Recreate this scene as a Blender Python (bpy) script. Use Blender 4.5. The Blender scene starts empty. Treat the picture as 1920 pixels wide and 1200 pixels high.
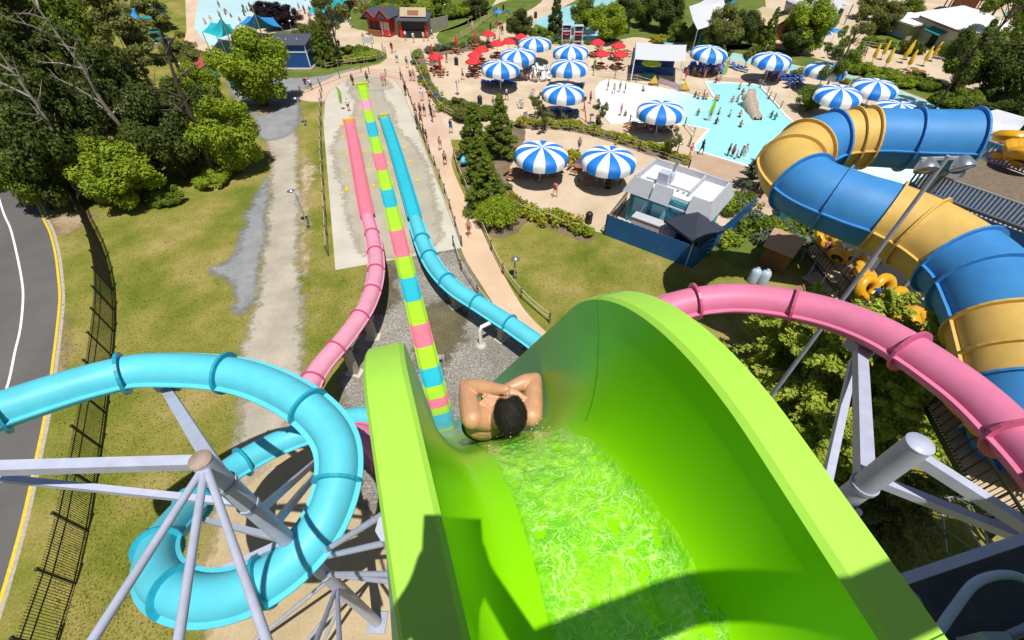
import bpy, bmesh, math, random
import numpy as np
from mathutils import Vector, Matrix, Quaternion, noise
R_ = math.radians
random.seed(7); rng = np.random.default_rng(7)
C = bpy.context.scene.collection
# ------------------------------------------------------------------ camera frame (photo is 1920 x 1200)
H, F = 23.0, 834.0
DEP = math.atan(math.sqrt(870/800)); CD, SD = math.cos(DEP), math.sin(DEP)
def ray(px, py):
    u, v = px-960, py-600
    return Vector((u, F*CD - v*SD, -(F*SD + v*CD)))
def P(px, py, z=0.0):                       # point at height z seen at a photo pixel
    d = ray(px, py); return Vector((0, 0, H)) + d*((H-z)/-d.z)
def PZ(px, py, Z):                          # point at camera depth Z
    return Vector((0, 0, H)) + ray(px, py)*(Z/F)
def G(px, py): return P(px, py, 0.0)
def cam2w(x, y, Z):                         # camera axes (right, up in picture, depth) -> world
    return Vector((x, Z*CD + y*SD, H - Z*SD + y*CD))
def hgt(bx, by, tx, ty):                    # height of an upright thing from base and top pixels
    b = G(bx, by); d = ray(tx, ty)
    t = math.hypot(b.x, b.y)/math.hypot(d.x, d.y); return H + d.z*t

# ------------------------------------------------------------------ object helpers
def link(o): C.objects.link(o); return o
def tag(o, label=None, cat=None, group=None, kind=None):
    if label: o['label'] = label
    if cat: o['category'] = cat
    if group: o['group'] = group
    if kind: o['kind'] = kind
    return o
def thing(name, loc, label, cat, group=None, rz=0.0):
    o = bpy.data.objects.new(name, None); o.empty_display_size = .2; link(o)
    o.location = loc; o.rotation_euler = (0, 0, rz); return tag(o, label, cat, group)
KIDS = {}
class MB:
    def __init__(s): s.v = []; s.f = []; s.m = []; s.sm = []; s.mi = 0; s.smooth = False
    def add(s, vs, fs, smooth=None):
        b = len(s.v); s.v += [tuple(x) for x in vs]
        s.f += [tuple(i+b for i in f) for f in fs]
        s.m += [s.mi]*len(fs); s.sm += [s.smooth if smooth is None else smooth]*len(fs); return s
    def box(s, c, d, rz=0.0, M=None):
        x, y, z = d[0]/2, d[1]/2, d[2]/2; c = Vector(c)
        Q = M if M else Matrix.Rotation(rz, 3, 'Z')
        vs = [c + Q @ Vector((i*x, j*y, k*z)) for k in (-1, 1) for j in (-1, 1) for i in (-1, 1)]
        return s.add(vs, [(0,2,3,1),(4,5,7,6),(0,1,5,4),(2,6,7,3),(0,4,6,2),(1,3,7,5)], False)
    def bar(s, a, b, w, h=None, up=(0,0,1)):      # rectangular beam a->b
        a, b = Vector(a), Vector(b); t = (b-a); L = t.length
        if L < 1e-6: return s
        t /= L; u = Vector(up)
        if abs(t.dot(u)) > .98: u = Vector((0,1,0))
        sd = t.cross(u).normalized(); u = sd.cross(t)
        M = Matrix((sd, t, u)).transposed()
        return s.box((a+b)/2, (w, L, h or w), M=M)
    def tube(s, pts, r, n=8, cap=True, smooth=True):
        pts = [Vector(p) for p in pts]; k = len(pts)
        rs = r if hasattr(r, '__len__') else [r]*k
        vs = []; ref = None
        for i, p in enumerate(pts):
            t = (pts[min(i+1, k-1)] - pts[max(i-1, 0)])
            t = t.normalized() if t.length > 1e-9 else Vector((0,0,1))
            if ref is None:
                ref = t.cross(Vector((0,0,1)) if abs(t.z) < .9 else Vector((1,0,0))).normalized()
            sd = (ref - t*ref.dot(t)).normalized(); ref = sd; up = t.cross(sd)
            vs += [p + (sd*math.cos(2*math.pi*j/n) + up*math.sin(2*math.pi*j/n))*rs[i] for j in range(n)]
        fs = [(i*n+j, i*n+(j+1) % n, (i+1)*n+(j+1) % n, (i+1)*n+j) for i in range(k-1) for j in range(n)]
        s.add(vs, fs, smooth)
        if cap: s.add(vs[:n], [tuple(range(n))[::-1]], False); s.add(vs[-n:], [tuple(range(n))], False)
        return s
    def lathe(s, prof, n=16, c=(0,0,0), smooth=True, a0=0.0):
        vs = [(c[0]+r*math.cos(a0+2*math.pi*j/n), c[1]+r*math.sin(a0+2*math.pi*j/n), c[2]+z) for r, z in prof for j in range(n)]
        fs = [(i*n+j, i*n+(j+1) % n, (i+1)*n+(j+1) % n, (i+1)*n+j) for i in range(len(prof)-1) for j in range(n)]
        return s.add(vs, fs, smooth)
    def prism(s, poly, z0, z1, top=True, bottom=False):
        n = len(poly); vs = [(p[0], p[1], z0) for p in poly] + [(p[0], p[1], z1) for p in poly]
        ar = sum(poly[i][0]*poly[(i+1) % n][1]-poly[(i+1) % n][0]*poly[i][1] for i in range(n))
        ix = list(range(n)) if ar > 0 else list(range(n))[::-1]
        fs = [(ix[i], ix[(i+1) % n], n+ix[(i+1) % n], n+ix[i]) for i in range(n)]
        if top: fs.append(tuple(n+i for i in ix))
        if bottom: fs.append(tuple(ix[::-1]))
        return s.add(vs, fs, False)
    def grid(s, rows, smooth=True, flip=False):
        n = len(rows[0]); vs = [p for r in rows for p in r]
        fs = [(i*n+j, i*n+j+1, (i+1)*n+j+1, (i+1)*n+j) for i in range(len(rows)-1) for j in range(n-1)]
        if flip: fs = [f[::-1] for f in fs]
        return s.add(vs, fs, smooth)
    def ball(s, c, r, n=10, k=6, sc=(1,1,1)):
        prof = [(math.sin(math.pi*i/k), -math.cos(math.pi*i/k)) for i in range(k+1)]
        vs = [(c[0]+r*sc[0]*max(q, .001)*math.cos(2*math.pi*j/n), c[1]+r*sc[1]*max(q, .001)*math.sin(2*math.pi*j/n), c[2]+r*sc[2]*z) for q, z in prof for j in range(n)]
        fs = [(i*n+j, i*n+(j+1) % n, (i+1)*n+(j+1) % n, (i+1)*n+j) for i in range(k) for j in range(n)]
        return s.add(vs, fs, True)
    def mesh(s, name, mats, off=(0,0,0)):
        me = bpy.data.meshes.new(name); o = Vector(off)
        me.from_pydata([Vector(v)-o for v in s.v], [], s.f)
        for m in (mats if isinstance(mats, (list, tuple)) else [mats]): me.materials.append(m)
        me.polygons.foreach_set('material_index', s.m); me.polygons.foreach_set('use_smooth', s.sm)
        me.update(); return me
    def build(s, name, mats, parent=None, world=False):
        off = parent.location if (parent and world) else (0,0,0)
        o = link(bpy.data.objects.new(name, s.mesh(name, mats, off)))
        if parent: o.parent = parent
        return o
def addmesh(name, me, parent=None):
    o = link(bpy.data.objects.new(name, me))
    if parent: o.parent = parent
    return o
def alone(mb, name, mats, loc, label, cat, group=None):     # a thing that is one mesh, given in world coordinates
    o = link(bpy.data.objects.new(name, mb.mesh(name, mats, loc))); o.location = loc
    return tag(o, label, cat, group)
def children(o): return [c for c in o.children]
def copy_tree(o, loc=None, rz=None, label=None, group=None, sc=None, mats=None):
    r = o.copy(); C.objects.link(r)
    if loc is not None: r.location = loc
    if rz is not None: r.rotation_euler = (0, 0, rz)
    if sc is not None: r.scale = (sc, sc, sc) if not hasattr(sc, '__len__') else sc
    if label: r['label'] = label
    if group: r['group'] = group
    for ch in o.children:
        c = ch.copy(); C.objects.link(c); c.parent = r
        for g in ch.children:
            k = g.copy(); C.objects.link(k); k.parent = c
    return r
def setmat(o, m):
    o.material_slots[0].link = 'OBJECT'; o.material_slots[0].material = m

# ------------------------------------------------------------------ materials
def mat(name, col, rough=.5, var=.12, scale=3.0, var2=None, metal=0.0, bump=0.0, bscale=40, coat=0.0, spec=.5, trans=None, stretch=None, oi=0.0):
    m = bpy.data.materials.new(name); m.use_nodes = True; nt = m.node_tree; N = nt.nodes; L = nt.links
    b = N['Principled BSDF']; b.inputs['Roughness'].default_value = rough; b.inputs['Metallic'].default_value = metal
    b.inputs['Specular IOR Level'].default_value = spec
    if coat: b.inputs['Coat Weight'].default_value = coat; b.inputs['Coat Roughness'].default_value = .06
    tc = N.new('ShaderNodeTexCoord'); co = tc.outputs['Object']
    if stretch:
        mp = N.new('ShaderNodeMapping'); mp.inputs['Scale'].default_value = stretch; L.new(co, mp.inputs[0]); co = mp.outputs[0]
    n1 = N.new('ShaderNodeTexNoise'); n1.inputs['Scale'].default_value = scale; n1.inputs['Detail'].default_value = 6; n1.inputs['Roughness'].default_value = .65
    L.new(co, n1.inputs['Vector'])
    mr = N.new('ShaderNodeMapRange'); mr.inputs[1].default_value = .3; mr.inputs[2].default_value = .7
    L.new(n1.outputs[0], mr.inputs[0])
    mx = N.new('ShaderNodeMix'); mx.data_type = 'RGBA'; L.new(mr.outputs[0], mx.inputs[0])
    c = np.array(col[:3]); c2 = np.array(var2) if var2 is not None else c*(1+var)
    c1 = c if var2 is not None else c*(1-var)
    mx.inputs[6].default_value = (*c1, 1); mx.inputs[7].default_value = (*np.clip(c2, 0, .95), 1)
    out = mx.outputs[2]
    if oi:
        o = N.new('ShaderNodeObjectInfo'); hs = N.new('ShaderNodeHueSaturation')
        m2 = N.new('ShaderNodeMapRange'); m2.inputs[3].default_value = 1-oi; m2.inputs[4].default_value = 1+oi
        L.new(o.outputs['Random'], m2.inputs[0]); L.new(m2.outputs[0], hs.inputs['Value']); L.new(out, hs.inputs['Color']); out = hs.outputs[0]
    L.new(out, b.inputs['Base Color'])
    if bump:
        n2 = N.new('ShaderNodeTexNoise'); n2.inputs['Scale'].default_value = bscale; n2.inputs['Detail'].default_value = 4
        L.new(co, n2.inputs['Vector']); bp = N.new('ShaderNodeBump'); bp.inputs['Strength'].default_value = bump; bp.inputs['Distance'].default_value = .05
        L.new(n2.outputs[0], bp.inputs['Height']); L.new(bp.outputs[0], b.inputs['Normal'])
    return m
def leafmat(name, c1, c2, tr=.42):
    m = bpy.data.materials.new(name); m.use_nodes = True; nt = m.node_tree; N = nt.nodes; L = nt.links
    b = N['Principled BSDF']; b.inputs['Roughness'].default_value = .55; b.inputs['Specular IOR Level'].default_value = .3
    g = N.new('ShaderNodeNewGeometry'); tc = N.new('ShaderNodeTexCoord')
    n1 = N.new('ShaderNodeTexNoise'); n1.inputs['Scale'].default_value = .9; n1.inputs['Detail'].default_value = 3; L.new(tc.outputs['Object'], n1.inputs['Vector'])
    ad = N.new('ShaderNodeMath'); ad.operation = 'MULTIPLY_ADD'; L.new(g.outputs['Random Per Island'], ad.inputs[0]); ad.inputs[1].default_value = .55; L.new(n1.outputs[0], ad.inputs[2])
    mr = N.new('ShaderNodeMapRange'); mr.inputs[1].default_value = .4; mr.inputs[2].default_value = 1.15; L.new(ad.outputs[0], mr.inputs[0])
    mx = N.new('ShaderNodeMix'); mx.data_type = 'RGBA'; L.new(mr.outputs[0], mx.inputs[0]); mx.inputs[6].default_value = (*c1, 1); mx.inputs[7].default_value = (*c2, 1)
    L.new(mx.outputs[2], b.inputs['Base Color'])
    t = N.new('ShaderNodeBsdfTranslucent'); L.new(mx.outputs[2], t.inputs[0])
    ms = N.new('ShaderNodeMixShader'); ms.inputs[0].default_value = tr; L.new(b.outputs[0], ms.inputs[1]); L.new(t.outputs[0], ms.inputs[2])
    L.new(ms.outputs[0], N['Material Output'].inputs[0]); return m
def groundmat(name, stops, scale, fine=60, bump=.4, rough=.9, detail=8, bdist=.03, scale2=None, fmix=.35, warp=None):
    m = bpy.data.materials.new(name); m.use_nodes = True; nt = m.node_tree; N = nt.nodes; L = nt.links
    b = N['Principled BSDF']; b.inputs['Roughness'].default_value = rough; b.inputs['Specular IOR Level'].default_value = .2
    tc = N.new('ShaderNodeTexCoord')
    n1 = N.new('ShaderNodeTexNoise'); n1.inputs['Scale'].default_value = scale; n1.inputs['Detail'].default_value = detail; n1.inputs['Roughness'].default_value = .62; L.new(tc.outputs['Object'], n1.inputs['Vector'])
    n2 = N.new('ShaderNodeTexNoise'); n2.inputs['Scale'].default_value = fine; n2.inputs['Detail'].default_value = 5; n2.inputs['Roughness'].default_value = .7; L.new(tc.outputs['Object'], n2.inputs['Vector'])
    mm = N.new('ShaderNodeMix'); mm.data_type = 'FLOAT'; mm.inputs[0].default_value = fmix; L.new(n1.outputs[0], mm.inputs[2]); L.new(n2.outputs[0], mm.inputs[3])
    cr = N.new('ShaderNodeValToRGB'); L.new(mm.outputs[0], cr.inputs[0])
    el = cr.color_ramp.elements
    while len(el) < len(stops): el.new(.5)
    for e, (p, c) in zip(el, stops): e.position = p; e.color = (*c, 1)
    L.new(cr.outputs[0], b.inputs['Base Color'])
    bp = N.new('ShaderNodeBump'); bp.inputs['Strength'].default_value = bump; bp.inputs['Distance'].default_value = bdist
    L.new(n2.outputs[0], bp.inputs['Height']); L.new(bp.outputs[0], b.inputs['Normal']); return m
M = {}
M['grass'] = groundmat('grass', [(.37,(.085,.125,.012)),(.46,(.155,.180,.020)),(.53,(.25,.225,.05)),(.62,(.37,.29,.115))], .22, 9, .8, fmix=.45, bdist=.06)
M['lawn'] = groundmat('lawn', [(.36,(.055,.10,.015)),(.5,(.11,.16,.025)),(.64,(.20,.19,.05))], .3, 9, .6, fmix=.45, bdist=.05)
M['asphalt'] = groundmat('asphalt', [(.3,(.095,.092,.088)),(.7,(.15,.146,.14))], .25, 25, .3, fmix=.4)
M['gravel'] = groundmat('gravel', [(.33,(.25,.22,.17)),(.5,(.40,.36,.29)),(.66,(.55,.50,.42))], .35, 14, .7, fmix=.55)
M['sand'] = groundmat('sand', [(.33,(.33,.25,.14)),(.5,(.45,.35,.21)),(.66,(.54,.44,.29))], .4, 10, .6, fmix=.45)
M['slate'] = groundmat('slate_gravel', [(.36,(.17,.18,.19)),(.5,(.25,.26,.27)),(.64,(.34,.35,.35))], .6, 14, .6, fmix=.6)
M['pebble'] = groundmat('pebble', [(.34,(.11,.10,.085)),(.48,(.23,.21,.185)),(.56,(.34,.32,.29)),(.68,(.60,.58,.54))], .3, 7, .9, fmix=.7, bdist=.06)
M['damp'] = groundmat('damp_moss', [(.34,(.07,.065,.035)),(.52,(.14,.12,.07)),(.68,(.22,.19,.12))], .5, 8, .8, fmix=.6, bdist=.06)
M['plaza'] = groundmat('plaza', [(.35,(.45,.35,.24)),(.5,(.55,.44,.32)),(.65,(.63,.52,.395))], .18, 6, .1, fmix=.3)
M['path'] = groundmat('path', [(.35,(.53,.37,.245)),(.5,(.60,.435,.30)),(.65,(.67,.51,.365))], .2, 8, .1, fmix=.35)
M['pinkpave'] = groundmat('pink_paving', [(.35,(.48,.335,.255)),(.5,(.55,.40,.31)),(.65,(.62,.48,.39))], .2, 6, .1, fmix=.35)
M['brick'] = groundmat('brown_paving', [(.35,(.36,.24,.17)),(.5,(.44,.31,.22)),(.65,(.50,.37,.28))], .4, 9, .2, fmix=.4)
M['concrete'] = groundmat('concrete', [(.35,(.45,.42,.35)),(.5,(.51,.48,.41)),(.65,(.57,.54,.47))], .25, 12, .15, fmix=.3)
M['wet'] = groundmat('wet_concrete', [(.35,(.36,.325,.255)),(.5,(.41,.375,.30)),(.65,(.46,.43,.35))], .35, 9, .08, rough=.45, fmix=.3)
M['mulch'] = groundmat('mulch', [(.35,(.10,.075,.05)),(.5,(.18,.135,.09)),(.65,(.27,.215,.15))], .5, 7, .7, fmix=.6)
M['dirt'] = groundmat('bare_dirt', [(.35,(.22,.15,.09)),(.5,(.33,.24,.15)),(.65,(.44,.34,.23))], .5, 8, .6, fmix=.5)
def soften(m):                                    # ragged transparent edge driven by the sheet's own border attribute
    nt = m.node_tree; N = nt.nodes; L = nt.links; b = N['Principled BSDF']
    tc = N.new('ShaderNodeTexCoord'); n = N.new('ShaderNodeTexNoise'); n.inputs['Scale'].default_value = 1.6; n.inputs['Detail'].default_value = 9; n.inputs['Roughness'].default_value = .72; L.new(tc.outputs['Object'], n.inputs['Vector'])
    a = N.new('ShaderNodeAttribute'); a.attribute_name = 'inner'
    s = N.new('ShaderNodeMath'); s.operation = 'ADD'; L.new(a.outputs['Fac'], s.inputs[0]); L.new(n.outputs[0], s.inputs[1])
    r = N.new('ShaderNodeMapRange'); r.inputs[1].default_value = .86; r.inputs[2].default_value = 1.14; L.new(s.outputs[0], r.inputs[0])
    t = N.new('ShaderNodeBsdfTransparent'); mx = N.new('ShaderNodeMixShader'); L.new(r.outputs[0], mx.inputs[0]); L.new(t.outputs[0], mx.inputs[1]); L.new(b.outputs[0], mx.inputs[2]); L.new(mx.outputs[0], N['Material Output'].inputs[0])
for k_ in ('gravel','sand','slate','pebble','damp','dirt','wet'): soften(M[k_])
def watermat(name, c1, c2, scale, bump=.25, bs=1.4):
    m = mat(name, c1, .08, scale=scale, var2=c2, bump=bump, bscale=bs); return m
M['pool'] = watermat('pool_water', (.27,.66,.72), (.40,.80,.83), .12)
M['poolpale'] = watermat('shallow_pool_water', (.60,.84,.88), (.74,.90,.92), .12)
M['poolwhite'] = mat('white_pool_floor', (.84,.85,.84), .35, .03)
M['river'] = watermat('lazy_river_water', (.28,.62,.66), (.42,.74,.76), .2)
M['wave'] = watermat('wave_pool_water', (.50,.80,.86), (.68,.88,.90), .05)
M['white'] = mat('white_paint', (.78,.78,.77), .5, .05)
M['whitep'] = mat('white_plastic', (.80,.80,.80), .4, .04)
M['yline'] = mat('yellow_line_paint', (.72,.50,.03), .7, .25, scale=6)
M['wline'] = mat('white_line_paint', (.76,.76,.73), .7, .12, scale=6)
M['kerb'] = mat('worn_kerb', (.42,.37,.30), .9, .25, scale=5, bump=.4)
M['joint'] = mat('joint_line', (.33,.30,.25), .9, .1)
M['steel'] = mat('pale_blue_grey_steel', (.45,.48,.61), .42, .10, scale=2.5)
M['steeld'] = mat('blue_grey_steel', (.33,.36,.45), .42, .12, scale=2)
M['rust'] = mat('rusty_cap', (.36,.27,.22), .75, .2, scale=5)
M['blackm'] = mat('black_metal', (.012,.013,.014), .45, .2)
M['dark'] = mat('dark_trim', (.02,.022,.026), .6, .2)
M['wood'] = mat('weathered_wood', (.17,.13,.09), .8, .3, scale=6, bump=.3)
M['woodg'] = mat('grey_wood', (.30,.27,.23), .8, .25, scale=6, bump=.3)
M['woodb'] = mat('brown_table_wood', (.28,.12,.05), .7, .25, scale=5)
M['rope'] = mat('rope', (.55,.47,.35), .9, .15)
M['bark'] = mat('bark', (.085,.062,.045), .95, .35, scale=4, bump=.6, bscale=12)
M['deadbark'] = mat('bleached_bark', (.30,.26,.21), .9, .25, scale=3, bump=.4)
M['aqua'] = mat('aqua_fibreglass', (.10,.55,.68), .48, .09, scale=.9, spec=.35)
M['aquaring'] = mat('aqua_flange', (.02,.33,.45), .35, .1)  # darker than the tube: shadow at the rings is mixed into the colour
M['pink'] = mat('pink_fibreglass', (.66,.19,.33), .48, .10, scale=1.2, spec=.35)
M['pinkpale'] = mat('faded_pink_fibreglass', (.74,.31,.43), .48, .11, scale=1.2, spec=.35)
M['pinkhot'] = mat('coral_pink_lane', (.76,.20,.27), .25, .08, scale=1.0, coat=.2)
M['pinkedge'] = mat('pink_flange', (.52,.10,.20), .4, .1)
M['aqualane'] = mat('turquoise_lane', (.03,.46,.58), .22, .08, scale=1.0, coat=.2)
M['lime'] = mat('lime_lane', (.38,.68,.03), .25, .06, scale=1.0, coat=.2)
M['ltube'] = mat('blue_tunnel', (.045,.23,.54), .55, .10, scale=.8, spec=.35)
M['ytube'] = mat('yellow_tunnel', (.62,.41,.11), .55, .12, scale=.8, spec=.35)
M['ublue'] = mat('canopy_blue', (.006,.19,.66), .6, .06, scale=2)
M['uwhite'] = mat('canopy_white', (.78,.79,.80), .6, .05, scale=2)
M['ured'] = mat('red_canvas', (.66,.022,.03), .7, .08, scale=2)
M['uyel'] = mat('yellow_canvas', (.74,.52,.02), .7, .1)
M['ulime'] = mat('lime_canvas', (.42,.55,.03), .7, .1)
M['teal'] = mat('teal_canvas', (.01,.42,.50), .6, .06)
M['tealg'] = mat('teal_panel', (.02,.22,.25), .5, .1)
M['skyblue'] = mat('blue_canvas', (.02,.24,.62), .6, .06)
M['hutblue'] = mat('hut_blue', (.016,.085,.30), .5, .1)
M['fenceb'] = mat('fence_blue', (.008,.105,.31), .55, .15, scale=3)
M['cyanw'] = mat('cyan_siding', (.16,.54,.68), .6, .08)
M['cyand'] = mat('cyan_siding_deep', (.03,.24,.36), .6, .08)
M['roofg'] = mat('grey_roof', (.45,.47,.52), .7, .07, scale=2)
M['roofw'] = mat('white_roof', (.80,.80,.80), .6, .05, scale=1.5)
M['tent'] = mat('tent_white', (.56,.58,.62), .7, .05)
M['tan'] = mat('tan_canvas', (.50,.40,.25), .7, .08)
M['shingle'] = mat('dark_shingle', (.06,.07,.10), .8, .2, scale=8)
M['redroof'] = mat('red_roof', (.34,.075,.05), .7, .2, scale=5)
M['redw'] = mat('red_wall', (.50,.03,.03), .6, .12)
M['clapw'] = mat('white_siding', (.62,.60,.56), .6, .08)
M['cyanl'] = mat('cyan_panel', (.30,.62,.72), .5, .06)
M['shedroof'] = mat('tan_shingle', (.46,.29,.19), .85, .2, scale=9)
M['brickw'] = mat('brick_wall', (.36,.20,.13), .85, .2, scale=9)
M['rubber'] = mat('black_plastic', (.016,.016,.018), .5, .2)
M['tubey'] = mat('yellow_inner_tube', (.70,.36,.01), .28, .12, scale=2, coat=.3)
M['chrome'] = mat('lamp_metal', (.60,.62,.64), .25, .1, metal=.8)
M['lens'] = mat('lamp_glass', (.30,.33,.36), .1, .2, scale=6)
M['rock'] = mat('pale_rock', (.38,.31,.25), .85, .3, scale=4, bump=.6, bscale=8)
M['flag'] = mat('lime_flag', (.26,.50,.03), .6, .15)
M['signp'] = mat('sign_pink', (.62,.45,.52), .6, .1)
M['chairb'] = mat('chair_blue', (.05,.13,.42), .5, .15)
M['tealbox'] = mat('teal_box', (.02,.22,.27), .5, .1)
M['pastel'] = mat('pale_blue_plastic', (.45,.55,.70), .4, .1)
M['tarp'] = mat('navy_canopy', (.025,.032,.055), .7, .15)
M['lf_bright'] = leafmat('leaf_bright', (0.17, 0.27, 0.012), (0.46, 0.54, 0.04))
M['lf_mid'] = leafmat('leaf_mid', (0.09, 0.155, 0.014), (0.27, 0.34, 0.035))
M['lf_dark'] = leafmat('leaf_dark', (0.04, 0.068, 0.012), (0.155, 0.195, 0.03))
M['lf_olive'] = leafmat('leaf_olive', (0.12, 0.145, 0.03), (0.32, 0.33, 0.08))
M['lf_pine'] = leafmat('leaf_pine', (0.26, 0.36, 0.03), (0.55, 0.62, 0.09))
M['lf_yel'] = leafmat('leaf_yellow', (0.28, 0.28, 0.02), (0.56, 0.53, 0.05))
M['lf_purple'] = leafmat('leaf_purple', (.018,.010,.016), (.055,.024,.035))
M['lf_sage'] = leafmat('leaf_sage', (.10,.15,.09), (.24,.30,.18))
SKIN = [mat('skin_%d' % i, c, .45, .08, spec=.4) for i, c in enumerate([(.62,.36,.24), (.50,.27,.165), (.28,.135,.075), (.13,.06,.035), (.60,.37,.27)])]
CLO = {k: mat('cloth_'+k, c, .7, .1) for k, c in dict(navy=(.02,.03,.10), black=(.015,.015,.017), red=(.50,.03,.03), white=(.75,.75,.75), blue=(.03,.13,.45), teal=(.02,.30,.32), pink=(.60,.18,.28), grey=(.25,.25,.26), orange=(.6,.2,.03), yellow=(.65,.5,.06), green=(.05,.28,.05), purple=(.15,.05,.25)).items()}
HAIR = mat('dark_hair', (.014,.011,.009), .45, .3, scale=30)
HAIRB = mat('brown_hair', (.09,.05,.025), .5, .3, scale=30)

# ------------------------------------------------------------------ light, sky, camera
sc = bpy.context.scene
tr = (Vector((-100, F*CD-390*SD, -(F*SD+390*CD)))).normalized()      # way the sunlight travels
sun = bpy.data.lights.new('sun', 'SUN'); sun.energy = 5.0; sun.angle = R_(.5); sun.color = (1, .955, .88)
so = link(bpy.data.objects.new('sun', sun)); so.rotation_euler = tr.to_track_quat('-Z', 'Y').to_euler(); so.location = (0, -20, 60)
w = bpy.data.worlds.new('World'); sc.world = w; w.use_nodes = True
sk = w.node_tree.nodes.new('ShaderNodeTexSky'); sk.sky_type = 'NISHITA'; sk.sun_disc = False
sk.sun_elevation = math.asin(-tr.z); sk.sun_rotation = math.atan2(-tr.x, -tr.y); sk.air_density = 1.0; sk.dust_density = 1.0
bg = w.node_tree.nodes['Background']; bg.inputs[1].default_value = .06; w.node_tree.links.new(sk.outputs[0], bg.inputs[0])
sc.view_settings.view_transform = 'Standard'; sc.view_settings.look = 'None'; sc.view_settings.exposure = 0.0; sc.view_settings.gamma = 1
cam = bpy.data.cameras.new('camera'); cam.sensor_width = 36; cam.lens = F/1920*36; cam.clip_start = .05; cam.clip_end = 900
co = link(bpy.data.objects.new('camera', cam)); co.location = (0, 0, H); co.rotation_euler = (math.pi/2-DEP, 0, 0); sc.camera = co
# ================================================================== SETTING
def spline(pts, k=6, closed=True):
    n = len(pts); out = []; rngi = range(n if closed else n-1)
    for i in rngi:
        if closed: a, b, c, d = (pts[(i-1) % n], pts[i], pts[(i+1) % n], pts[(i+2) % n])
        else: a, b, c, d = pts[max(i-1, 0)], pts[i], pts[i+1], pts[min(i+2, n-1)]
        for j in range(k):
            t = j/k
            out.append(tuple(.5*((2*b[q]) + (-a[q]+c[q])*t + (2*a[q]-5*b[q]+4*c[q]-d[q])*t*t + (-a[q]+3*b[q]-3*c[q]+d[q])*t**3) for q in range(len(b))))
    if not closed: out.append(tuple(pts[-1]))
    return out
def softsheet(name, w, m, z, cell=.5):             # filled by a grid whose 'inner' value falls to 0 at the outline
    W = np.array(w); x0, y0 = W.min(0)-.2; x1, y1 = W.max(0)+.2
    cell = max(cell, math.sqrt((x1-x0)*(y1-y0)/26000)); nx, ny = int((x1-x0)/cell)+2, int((y1-y0)/cell)+2
    X, Y = np.meshgrid(x0+cell*np.arange(nx), y0+cell*np.arange(ny)); px, py = X.ravel(), Y.ravel()
    ins = np.zeros(len(px), bool); d2 = np.full(len(px), 1e9)
    for i in range(len(W)):
        ax, ay = W[i-1]; bx, by = W[i]
        if by != ay: ins ^= ((ay > py) != (by > py)) & (px < (bx-ax)*(py-ay)/(by-ay)+ax)
        dx, dy = bx-ax, by-ay; t = np.clip(((px-ax)*dx+(py-ay)*dy)/max(dx*dx+dy*dy, 1e-9), 0, 1); d2 = np.minimum(d2, (px-ax-t*dx)**2+(py-ay-t*dy)**2)
    d = np.sqrt(d2)*np.where(ins, 1, -1); wd = 1.3; val = np.clip(.5+d/(2*wd), 0, 1)
    keep = (val.reshape(ny, nx) > .02); q = keep[:-1,:-1]|keep[1:,:-1]|keep[:-1,1:]|keep[1:,1:]
    fs = [(j*nx+i, j*nx+i+1, (j+1)*nx+i+1, (j+1)*nx+i) for j, i in zip(*np.nonzero(q))]
    used = sorted({k for f in fs for k in f}); mp = {k: n for n, k in enumerate(used)}
    mb = MB(); mb.add([(px[k], py[k], z) for k in used], [tuple(mp[k] for k in f) for f in fs], False); o = mb.build(name, m)
    a = o.data.attributes.new('inner', 'FLOAT', 'POINT'); a.data.foreach_set('value', [float(val[k]) for k in used]); return o
def sheet(name, px, m, z, smooth=True, jit=0.0, kind='structure', k=6):
    w = [P(x, y, 0) for x, y in px]; w = [(p.x, p.y) for p in w]
    if smooth: w = spline(w, k)
    if jit:
        o = []
        for i, (x, y) in enumerate(w):
            x2, y2 = w[(i+1) % len(w)]; nn = max(1, int(math.hypot(x2-x, y2-y)/.5))
            for j in range(nn):
                t = j/nn; X, Y = x+(x2-x)*t, y+(y2-y)*t
                v = noise.noise_vector((X*.7, Y*.7, z*99)) + noise.noise_vector((X*2.3, Y*2.3, 5))*.5
                o.append((X+v.x*jit, Y+v.y*jit))
        w = o
    mb = MB(); ar = sum(w[i][0]*w[(i+1) % len(w)][1]-w[(i+1) % len(w)][0]*w[i][1] for i in range(len(w)))
    if ar < 0: w = w[::-1]
    if m.name in ('gravel','sand','slate_gravel','pebble_bed','pebble','damp_moss','bare_dirt','wet_concrete'): o = softsheet(name, w, m, z)
    else:
        mb.add([(x, y, z) for x, y in w], [tuple(range(len(w)))], False); o = mb.build(name, m)
    if kind: o['kind'] = kind
    return o
def ribbon(name, px, wid, m, z, k=6, parent=None):
    w = spline([tuple(P(x, y, 0))[:2] for x, y in px], k, False); mb = MB(); rows = []
    for i, p in enumerate(w):
        a, b = w[max(i-1, 0)], w[min(i+1, len(w)-1)]; t = Vector((b[0]-a[0], b[1]-a[1])).normalized()
        rows.append([(p[0]+t.y*wid/2, p[1]-t.x*wid/2, z), (p[0]-t.y*wid/2, p[1]+t.x*wid/2, z)])
    mb.grid(rows, False); o = mb.build(name, m); o['kind'] = 'structure'; return o
g = MB(); g.add([(-400,-60,0),(400,-60,0),(400,520,0),(-400,520,0)], [(0,1,2,3)], False); g.build('ground', M['grass'])['kind'] = 'structure'
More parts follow.
